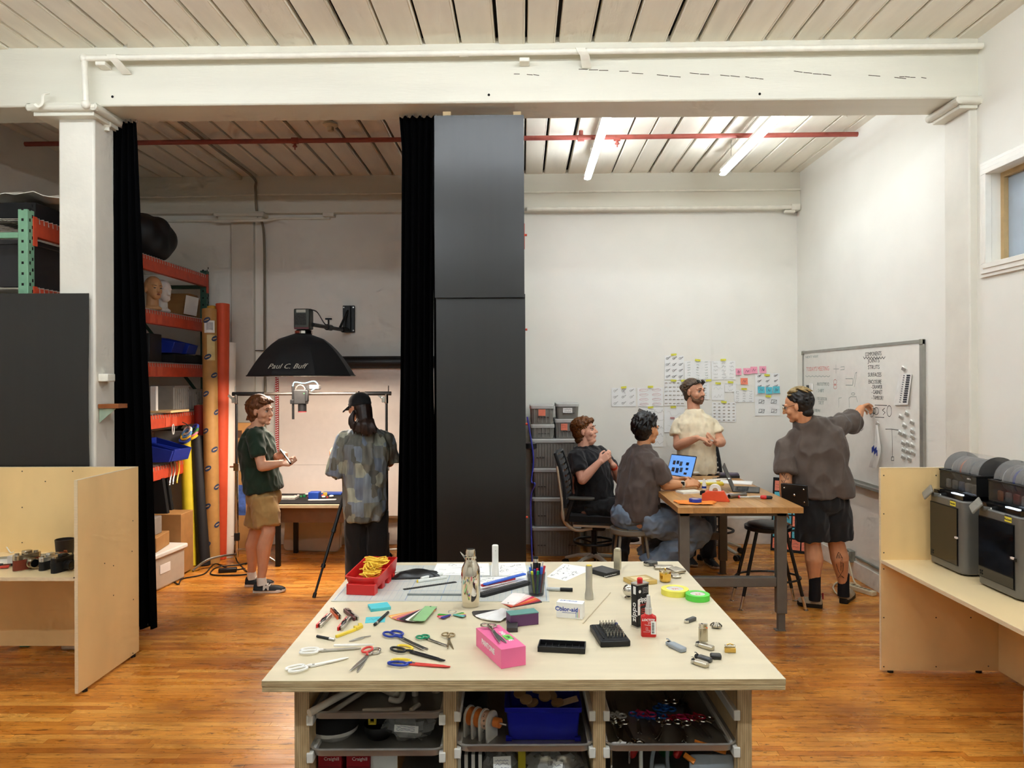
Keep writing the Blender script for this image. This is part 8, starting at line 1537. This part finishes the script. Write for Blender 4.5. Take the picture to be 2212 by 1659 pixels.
# -- seated man with curly hair
def p_curly():
    yc = 7.42; base = V((.70, yc, 0)); T = thing('person', 'seated curly-haired man in black with clasped hands', 'person', base)
    hc = J(1264, 932, yc); hm_ = frame((.9, -.33, .16)); nb = J(1259, 970, yc); lat = V((.45, .9, 0))
    sR, sL = J(1245, 988, yc-.2), J(1298, 980, yc+.16); eR, wR = J(1258, 1036, yc-.3), J(1296, 997, yc-.3); eL, wL = J(1342, 1042, yc+.02), J(1324, 1004, yc-.18)
    hp = V((.60, yc, .62)); hR, hL = hp+V((.03, -.10, 0)), hp+V((.05, .10, 0)); kR, kL = J(1350, 1098, yc-.2), J(1362, 1094, yc+.06); aR, aL = V((kR.x-.06, kR.y-.05, .12)), V((kL.x-.12, kL.y, .36))
    def bd(b):
        head_into(b, hc, hm_, 1.06); b.caps(nb+V((.0, 0, -.05)), hc+hm_ @ V((-.01, 0, -.06)), .068, .062); b.ball(hc+hm_ @ V((.04, 0, -.1)), .045); limb(b, [nb-V((0, 0, .08)), hp], [.1, .12])
        for s_, e_, w_ in ((sR, eR, wR), (sL, eL, wL)): limb(b, [nb-V((0, 0, .09)), s_], [.06, .055]); limb(b, [s_, e_], [.056, .048]); limb(b, [e_, e_.lerp(w_, .3), w_], [.049, .048, .03])
        for h, k, a in ((hR, kR, aR), (hL, kL, aL)): limb(b, [h, k, a], [.09, .06, .04])
        hand_into(b, wR, (.72, .1, .55), (.1, .9, .0), (-.5, .1, .85), 60); hand_into(b, wL, (-.45, -.2, .75), (.1, -.9, .2), (-.5, -.2, .4), 60)
    body_obj(T, base, skin('pink', (224, 168, 142)), bd); face_parts(T, hc, hm_, base, 1.06, (110, 70, 40), (196, 110, 100))
    def sh(b):
        sp_ = [J(1284, 1075, yc), J(1283, 1050, yc), J(1280, 1022, yc), J(1271, 995, yc), J(1264, 980, yc), J(1260, 970, yc), J(1259, 964, yc)]
        torso(b, sp_, lat, [.19, .2, .2, .205, .18, .11, .08], [.17, .175, .165, .15, .115, .09, .08]); sleeve(b, sR, sR.lerp(eR, .62), .074, .077); sleeve(b, sL, sL.lerp(eL, .6), .074, .074); [b.caps(nb-V((0, 0, .07)), s_, .075, .07) for s_ in (sR, sL)]
    cloth_obj(T, base, 'tshirt', cotton('black_tee', (15, 15, 18)), sh, wr=(.009, 9, (1, 1, .6), 12))
    def pn(b):
        b.ball(hp+V((.0, 0, .03)), (.17, .19, .13))
        for h, k, a in ((hR, kR, aR), (hL, kL, aL)): b.tube([h, h.lerp(k, .5), k], [.115, .105, .085], 18); b.ball(k, .085); b.tube([k, a], [.085, .075], 18)
    cloth_obj(T, base, 'trousers', cotton('black', (17, 16, 17)), pn, wr=(.009, 8, (1, 1, 1), 3))
    br_ = M('shoe_brown', (58, 34, 22), .5)
    for a in (aR, aL): s_ = shoe(T, base, V((a.x-.05, a.y, 0)), V((a.x+.2, a.y-.05, 0)), a, br_, M('sole_dark', (30, 24, 20), .6)); s_.location.z += a.z-.1 if a is aL else 0
    for a, k in ((aR, kR), (aL, kL)): B().caps(a-base, a-base-V((-.02, 0, .05)), .036, .036).o('sock', blackm, T)
    cur_m = M('hair_curly', (112, 68, 28), .5, var=.45, scale=45)
    def hr(b):
        cap_hair(b, hc, hm_, 1.04, thick=.012, top=.0, low=-.07)
        for k in range(110):
            q = V((rgp.gauss(0, 1), rgp.gauss(0, 1), abs(rgp.gauss(0, 1))*.9+.15)).normalized(); 
            if q.x > .75 and q.z < .5: continue
            c = hc + hm_ @ V((-.005+q.x*.1, q.y*.092, .05+q.z*.088)); r = rgp.uniform(.012, .02); b.ball(c, r, 8, 6)
        for k in range(16): u = -1+k/7.5; b.ball(hc + hm_ @ V((.085-.015*abs(u), u*.06, .112-.02*abs(u))), rgp.uniform(.014, .021), 8, 6)
    hair_obj(T, base, 'hair', cur_m, hr, .006, 0, (.004, 60, (1, 1, 1), 1))
    d = (eL-wL).normalized(); B().tube([wL+d*.02-base, wL+d*.05-base], .034, 18).o('wristband', M('orange_band', (226, 74, 44), .5), T)
p_curly()

# -- seated man on the stool
def p_stool():
    yc = 6.42; base = V((.93, yc, 0)); T = thing('person', 'dark-haired man in a grey-brown T-shirt and jeans on a stool', 'person', base)
    hc = J(1398, 928, yc+.02); hm_ = frame((.84, .5, -.1)); nb = J(1387, 968, yc); lat = V((-.45, .9, 0))
    sR, sL = J(1414, 1006, yc-.14), J(1356, 1000, yc+.16); sR = J(1416, 1008, yc-.13); sL = J(1362, 1003, yc+.2)
    eR, wR = J(1437, 1062, yc-.10), J(1479, 1056, yc-.04); eL, wL = J(1420, 1060, yc+.32), J(1466, 1046, yc+.22); eR.z = max(eR.z, .955+.03); wR.z = .98; eL.z = .98; wL.z = .985
    hp = V((.95, yc, .69)); hR, hL = hp+V((.05, -.09, 0)), hp+V((.0, .10, 0)); kR, kL = V((1.46, yc-.14, .60)), V((1.46, yc+.2, .62)); aR, aL = V((1.02, yc-.06, .20)), V((1.05, yc+.25, .2))
    def bd(b):
        head_into(b, hc, hm_, 1.02); b.caps(nb+V((0, 0, -.05)), hc+hm_ @ V((-.02, 0, -.06)), .062, .056); limb(b, [nb-V((0, 0, .08)), hp], [.1, .12])
        for s_, e_, w_ in ((sR, eR, wR), (sL, eL, wL)): limb(b, [nb-V((0, 0, .09)), s_], [.058, .052]); limb(b, [s_, e_], [.054, .046]); limb(b, [e_, e_.lerp(w_, .35), w_], [.046, .045, .028])
        for h, k, a in ((hR, kR, aR), (hL, kL, aL)): limb(b, [h, k, a], [.09, .06, .04])
        hand_into(b, wR, (.9, .2, .12), (.1, .6, -.6), (.0, .7, .6), 45); hand_into(b, wL, (.9, -.25, .05), (0, -.4, -.8), (.1, -.7, .6), 45)
    body_obj(T, base, skin('tan', (206, 148, 106)), bd); face_parts(T, hc, hm_, base, 1.02, (24, 20, 18))
    def sh(b):
        sp_ = [J(1377, 1118, yc-.02), J(1376, 1095, yc-.02), J(1377, 1060, yc-.02), J(1382, 1025, yc), J(1385, 1000, yc), J(1386, 978, yc), J(1387, 969, yc), J(1387, 962, yc)]
        torso(b, sp_, lat, [.19, .195, .19, .2, .205, .15, .085, .07], [.16, .16, .15, .145, .13, .10, .08, .07]); sleeve(b, sR, sR.lerp(eR, .72), .078, .088); sleeve(b, sL, sL.lerp(eL, .7), .076, .082); [b.caps(nb-V((0, 0, .08)), s_, .075, .074) for s_ in (sR, sL)]
    cloth_obj(T, base, 'tshirt', cotton('taupe', (84, 72, 66)), sh, wr=(.010, 8, (1, 1, .55), 20))
    jn = M('denim', (118, 134, 152), .8, var=.3, scale=6, bump=.2, bscale=200)
    def pn(b):
        b.ball(hp+V((-.01, 0, .02)), (.19, .19, .13))
        for h, k, a in ((hR, kR, aR), (hL, kL, aL)): b.tube([h, h.lerp(k, .55), k], [.125, .12, .11], 20); b.ball(k, .11); b.tube([k, k.lerp(a, .6), a+V((.05, 0, .06))], [.11, .115, .125], 20)
    cloth_obj(T, base, 'jeans', jn, pn, wr=(.012, 8, (1, 1, 1), 7)); B().box(J(1424, 1095, yc-.16)-base, (.02, .01, .03)).o('key_clip', black, T)
    for a in (aR, aL): shoe(T, base, V((a.x-.1, a.y, 0)), V((a.x+.16, a.y, 0)), a, M('shoe_black', (20, 20, 22), .6), M('sole_dark', (30, 24, 20), .6), high=.12)
    for a in (aR, aL): B().caps(a-base, V((a.x-.04, a.y, .1))-base, .045, .045).o('boot_shaft', M('shoe_black', (20, 20, 22), .6), T)
    hk_ = M('hair_black', (14, 12, 12), .4, var=.3, scale=60)
    def hr(b):
        cap_hair(b, hc, hm_, 1.03, thick=.012, top=.008, low=-.06); P = lambda x, y, z: hc + hm_ @ V((x, y, z))
        for k in range(90):
            q = V((rgp.gauss(0, 1), rgp.gauss(0, 1), abs(rgp.gauss(0, 1))+.25)).normalized()
            if q.x > .6 and q.z < .55: continue
            c = P(-.01+q.x*.1, q.y*.085, .045+q.z*.088); b.caps(c, c+hm_ @ (q*.02+V((-.004, 0, .014))), .012, .004, 6)
    hr0 = hr
    def hr(b): hr0(b); tufts(b, hc, hm_, 200, .026, .011, low=-.075, s=1.07, seed=8, lift=.35)
    hair_obj(T, base, 'hair', hk_, hr, .006, 1)
    d = (eR-wR).normalized(); B().tube([wR+d*.012-base, wR+d*.04-base], .033, 18).o('watch_band', M('watch_pale', (206, 200, 182), .5), T); B().box(wR+d*.026-base+V((0, -.032, .012)), (.03, .012, .034), (20, 0, -10)).o('watch_face', black, T, bev=.003)
p_stool()

# -- standing man in cream
def p_cream():
    yc = 7.6; base = V((1.82, yc, 0)); T = thing('person', 'bearded man in a cream T-shirt, sunglasses on his head, standing', 'person', base)
    hc = J(1500, 847, yc); hm_ = frame((.62, -.78, -.03)); nb = J(1500, 890, yc); lat = V((1, .12, 0))
    sR, sL = J(1467, 919, yc), J(1537, 919, yc+.02); eR, wR = J(1465, 962, yc-.06), J(1506, 946, yc-.26); eL, wL = J(1557, 955, yc-.04), J(1549, 957, yc-.26)
    hR, hL = J(1488, 1040, yc), J(1524, 1040, yc); kR, kL = J(1490, 1130, yc), J(1526, 1130, yc-.02); aR, aL = V((kR.x-.01, yc+.06, .08)), V((kL.x+.02, yc-.02, .08))
    def bd(b):
        head_into(b, hc, hm_, 1.06); b.caps(nb+V((0, 0, -.05)), hc+hm_ @ V((-.02, 0, -.06)), .068, .06); limb(b, [nb-V((0, 0, .09)), (hR+hL)/2], [.11, .12])
        for s_, e_, w_ in ((sR, eR, wR), (sL, eL, wL)): limb(b, [nb-V((0, 0, .09)), s_], [.06, .056]); limb(b, [s_, e_], [.058, .05]); limb(b, [e_, e_.lerp(w_, .35), w_], [.052, .05, .03])
        for h, k, a in ((hR, kR, aR), (hL, kL, aL)): limb(b, [h, k, a], [.09, .06, .04])
        hand_into(b, wR, (.85, -.3, -.1), (.1, .1, -.9), (.3, -.7, -.1), 90, 1.06); hand_into(b, wL, (-.7, -.35, .25), (.0, .3, .8), (-.4, -.6, .5), 90, 1.06)
    body_obj(T, base, skin('fair2', (218, 160, 128)), bd); face_parts(T, hc, hm_, base, 1.06, (80, 56, 40))
    def sh(b):
        sp_ = [J(1505, 1022, yc), J(1505, 1005, yc), J(1504, 970, yc), J(1502, 935, yc), J(1501, 912, yc), J(1500, 898, yc), J(1500, 890, yc), J(1500, 885, yc)]
        torso(b, sp_, lat, [.185, .188, .18, .2, .2, .14, .092, .078], [.15, .15, .14, .145, .125, .10, .085, .075]); sleeve(b, sR, sR.lerp(eR, .5), .072, .084); sleeve(b, sL, sL.lerp(eL, .5), .072, .084); [b.caps(nb-V((0, 0, .07)), s_, .07, .068) for s_ in (sR, sL)]
    cloth_obj(T, base, 'tshirt', cotton('cream', (238, 224, 192)), sh, wr=(.008, 8, (1, 1, .5), 31))
    def pn(b):
        b.ball((hR+hL)/2+V((0, 0, .04)), (.175, .14, .12))
        for h, k, a in ((hR, kR, aR), (hL, kL, aL)): b.tube([h, k, a], [.1, .085, .075], 20)
    cloth_obj(T, base, 'trousers', cotton('navy', (20, 21, 27)), pn, wr=(.007, 8, (1, 1, .5), 3))
    for a in (aR, aL): shoe(T, base, V((a.x, a.y+.06, 0)), V((a.x+.03, a.y-.22, 0)), a, M('shoe_black', (20, 20, 22), .6), M('sole_cream', (214, 204, 186), .5), lace=M('lace_grey', (70, 70, 70), .7), high=.1)
    P = lambda x, y, z: hc + hm_ @ (V((x, y, z))*1.06); hg = M('hair_ash', (92, 72, 54), .5, var=.4, scale=50)
    def hr(b):
        cap_hair(b, hc, hm_, 1.05, thick=.006, top=.0, low=-.055); b.ball(P(-.125, -.02, .04), .035); tufts(b, hc, hm_, 120, .04, .008, rad=(.098, .084, .092), low=-.06, s=1.06, seed=3, flow=V((-1, 0, -.2)))
        for k in range(30): u = rgp.uniform(-1, 1); a = P(.06, u*.06, .1-.02*abs(u)); b.caps(a, P(-.07, u*.05, .12-.04*abs(u)), .009, .008, 6)
    hair_obj(T, base, 'hair', hg, hr, .006, 1)
    def bdr(b):
        b.ball(P(.036, 0, -.078), tuple(v*1.06 for v in (.057, .057, .036)), 16, 10, hm_); b.ball(P(.072, 0, -.098), (.026, .029, .02), 12, 8, hm_); b.caps(P(.094, -.022, -.043), P(.094, .022, -.043), .006, .006)
        for q in (-1, 1): b.caps(P(.092, q*.024, -.046), P(.075, q*.03, -.085), .009, .012); b.caps(P(.015, q*.068, -.03), P(.045, q*.056, -.075), .008, .014)
    hair_obj(T, base, 'beard', M('beard_brown', (120, 84, 58), .7, var=.3, scale=80), bdr, .005, 1)
    for q in (-1, 1):
        b = B(); b.T = Matrix.Translation(-base); b.ball(P(.075, q*.033, .105), (.008, .029, .023), 14, 10, hm_ @ Matrix.Rotation(R(-38), 3, 'Y')); b.o('sunglass_lens', M('sunglass', (18, 17, 16), .1), T); b = B(); b.T = Matrix.Translation(-base); b.tube([P(.07, q*.062, .1), P(.02, q*.09, .06), P(-.02, q*.092, .01)], .0035, 6); b.o('sunglass_arm', M('tortoise', (52, 32, 22), .4), T)
    b = B(); b.T = Matrix.Translation(-base); b.tube([P(.085, -.012, .108), P(.09, 0, .112), P(.085, .012, .108)], .004, 6); b.o('sunglass_bridge', M('tortoise', (52, 32, 22), .4), T)
    q = J(1534, 950, yc-.38); tag(B().cyl(q, q+V((.03, 0, -.012)), .008, n=10).o('small_fitting', chrome), 'tiny metal fitting between the cream-shirted man fingers', 'fitting')
p_cream()

# -- man writing on the whiteboard
def p_board():
    yc = 6.17; base = V((2.5, yc, 0)); T = thing('person', 'man in a grey T-shirt and black shorts writing on the whiteboard', 'person', base)
    hc = J(1722, 878, yc); hm_ = frame((-.84, .46, -.3)); nb = J(1738, 912, yc); lat = V((.94, -.2, .3)); 
    sL, sR = J(1700, 962, yc+.04), J(1806, 922, yc+.06); eL, wL = J(1697, 1042, yc-.02), J(1697, 1100, yc+.05); eR, wR = J(1846, 908, yc+.26), J(1860, 882, yc+.42)
    hL, hR = J(1752, 1095, yc), J(1800, 1090, yc+.03); kL, kR = J(1755, 1175, yc), J(1806, 1172, yc+.05); aL, aR = J(1760, 1268, yc-.02), J(1822, 1262, yc+.1)
    def bd(b):
        head_into(b, hc, hm_, 1.03); b.caps(nb+V((.01, .02, -.05)), hc+hm_ @ V((-.03, 0, -.06)), .066, .062); limb(b, [nb+V((.06, .02, -.2)), (hL+hR)/2], [.08, .11])
        for s_, e_, w_ in ((sL, eL, wL), (sR, eR, wR)): limb(b, [nb+V((0.04, .02, -.14)), s_], [.05, .05]); limb(b, [s_, e_], [.058, .05]); limb(b, [e_, e_.lerp(w_, .35), w_], [.052, .05, .032])
        for h, k, a in ((hL, kL, aL), (hR, kR, aR)): limb(b, [h, k], [.095, .066]); limb(b, [k, k.lerp(a, .34)+V((0, -.018, 0)), a.lerp(k, .2), a], [.066, .074, .046, .04])
        hand_into(b, wL, (0, .2, -1), (.9, .3, 0), (.2, .8, .0), 40); hand_into(b, wR, (.55, .55, .1), (.5, -.2, -.75), (.3, -.3, .5), 70)
    bo = body_obj(T, base, skin('warm2', (212, 152, 112)), bd); face_parts(T, hc, hm_, base, 1.03, (30, 24, 20))
    def sh(b):
        sp_ = [J(1778, 1070, yc+.01), J(1777, 1050, yc+.01), J(1772, 1015, yc+.01), J(1766, 975, yc+.02), J(1758, 945, yc+.02), J(1748, 925, yc+.02), J(1741, 915, yc+.01), J(1738, 907, yc)]
        lats = [V((.97, 0, .25))]*3+[V((.94, 0, .36))]*3+[V((.95, 0, .3))]*2
        torso(b, sp_, lats, [.228, .228, .222, .228, .225, .15, .088, .075], [.165, .165, .155, .15, .13, .10, .085, .075]); sleeve(b, sL, sL.lerp(eL, .74), .076, .092); sleeve(b, sR, sR.lerp(eR, .86), .082, .094); [b.caps(nb+V((.02, .01, -.09)), s_, .08, .076) for s_ in (sR, sL)]
    cloth_obj(T, base, 'tshirt', cotton('warm_grey', (92, 80, 72)), sh, wr=(.013, 6.5, (1, 1, .6), 40))
    def pn(b):
        b.ball((hL+hR)/2+V((0, 0, .05)), (.195, .16, .13))
        for h, k in ((hL, kL), (hR, kR)): e = k.lerp(h, .12); b.tube([h+V((0, 0, .05)), h.lerp(e, .5), e], [.125, .13, .128], 20)
    cloth_obj(T, base, 'shorts', cotton('black_shorts', (15, 14, 15)), pn, wr=(.009, 8, (1, 1, .5), 13))
    tn, rb = M('shoe_tan', (168, 152, 126), .7), M('sole_black', (24, 23, 22), .6)
    for a, hx, hy, tx, ty in ((aL, 1776, 1313, 1722, 1307), (aR, 1822, 1304, 1834, 1292)):
        he, to = pt(hx, hy, z=0), pt(tx, ty, z=0)
        if a is aR: to = he+(to-he).normalized()*.27
        u = shoe(T, base, he, to, a, tn, rb, h=.045, w=.05, high=.1); B().tube([a+V((0, 0, .09))-base, a-base, V((a.x, a.y, .06))-base], [.047, .045, .048], 16).o('sock', M('sock_black', (16, 16, 22), .9), T); B().box(he+V((0, -.012, .1))-base, (.012, .012, .05)).o('pull_tab', M('red_webbing', (140, 34, 34), .7), T)
    P = lambda x, y, z: hc + hm_ @ (V((x, y, z))*1.03); hk_ = M('hair_black2', (26, 20, 16), .5, var=.3, scale=60); bl_ = M('hair_blond', (150, 124, 74), .5, var=.35, scale=50)
    hair_obj(T, base, 'hair', hk_, lambda b: (cap_hair(b, hc, hm_, 1.03, thick=.006, top=.0, low=-.065), tufts(b, hc, hm_, 170, .028, .009, rad=(.1, .086, .096), low=-.08, s=1.04, seed=6)), .006, 1)
    def hb2(b):
        for k in range(95):
            u = rgp.uniform(-1, 1); v = rgp.uniform(0, 1); x = .035-.15*v; a = P(x, u*.055, .043+.104*math.sqrt(max(.02, 1-((x+.036)/.108)**2-(u*.055/.092)**2))); b.caps(a, a+hm_ @ V((-.03, u*.012, -.004-.024*v)), .011, .006, 6)
    hair_obj(T, base, 'bleached_hair', bl_, hb2, .006, 0)
    for q in (-1, 1):
        b = B(); b.T = Matrix.Translation(-base); b.tube([P(.103, q*.034+.02*math.cos(k), .004+.02*math.sin(k)) for k in [i*PI/6 for i in range(12)]], .0016, 6, closed=True); b.o('glasses_rim', brass, T); b = B(); b.T = Matrix.Translation(-base); b.tube([P(.1, q*.055, .012), P(.0, q*.088, .016)], .002, 6); b.o('glasses_arm', M('tortoise', (52, 32, 22), .4), T)
    # fish tattoo on the calf, tattoos on the forearm
    def tat(pts, on_, w, name):
        b = B(); ps = [V(p) for p in pts]; b.tube(ps, w, 5); b.o(name, M('tattoo_ink', (52, 46, 44), .8), T)
    bvh = BVHTree.FromPolygons([v.co for v in bo.data.vertices], [p.vertices for p in bo.data.polygons])
    def cs(px, py):
        e = V((0, 0, EYE)); d = (J(px, py, 6)-e).normalized(); h = bvh.ray_cast(e-base, d)[0]; return (h if h else J(px, py, yc)-base)-d*.001
    fish = [(1811, 1193), (1807, 1204), (1807, 1220), (1811, 1234), (1816, 1241), (1821, 1233), (1822, 1218), (1819, 1204), (1814, 1195), (1811, 1193)]
    tat([cs(*p) for p in fish], 0, .0022, 'fish_tattoo'); tat([cs(*p) for p in ((1816, 1241), (1811, 1248), (1817, 1245), (1823, 1248), (1816, 1241))], 0, .0022, 'fish_tattoo'); tat([cs(*p) for p in ((1812, 1200), (1816, 1215), (1816, 1232))], 0, .0016, 'fish_tattoo')
    for k in range(9): tat([cs(1816, 1204+3.4*k), cs(1821-.3*k*(k > 5), 1206+3.2*k)], 0, .0016, 'fish_tattoo')
    for k in range(5): tat([cs(1809, 1197+2*k), cs(1815, 1198+2*k)], 0, .0016, 'fish_tattoo')
    for k in range(8): y0 = 1024+5*k; x0 = 1688+4*(k % 3); tat([cs(x0+2*q, y0+(3 if q % 2 else -2)) for q in range(5)], 0, .0026, 'arm_tattoo')
    d = V((.75, .25, -.6)).normalized(); q = wR+V((.55, .55, .1)).normalized()*.10+V((.01, 0, -.03)); stick('board_marker', 'white dry-erase marker in the raised hand at the whiteboard', 'marker', None, None, .008, (whpl, black), (.75,), world=(q-d*.07, q+d*.06), parts=('barrel', 'tip'))
p_board()
bpy.data.objects['task_chair'].location.x = .70
bpy.data.scenes.remove(TS)
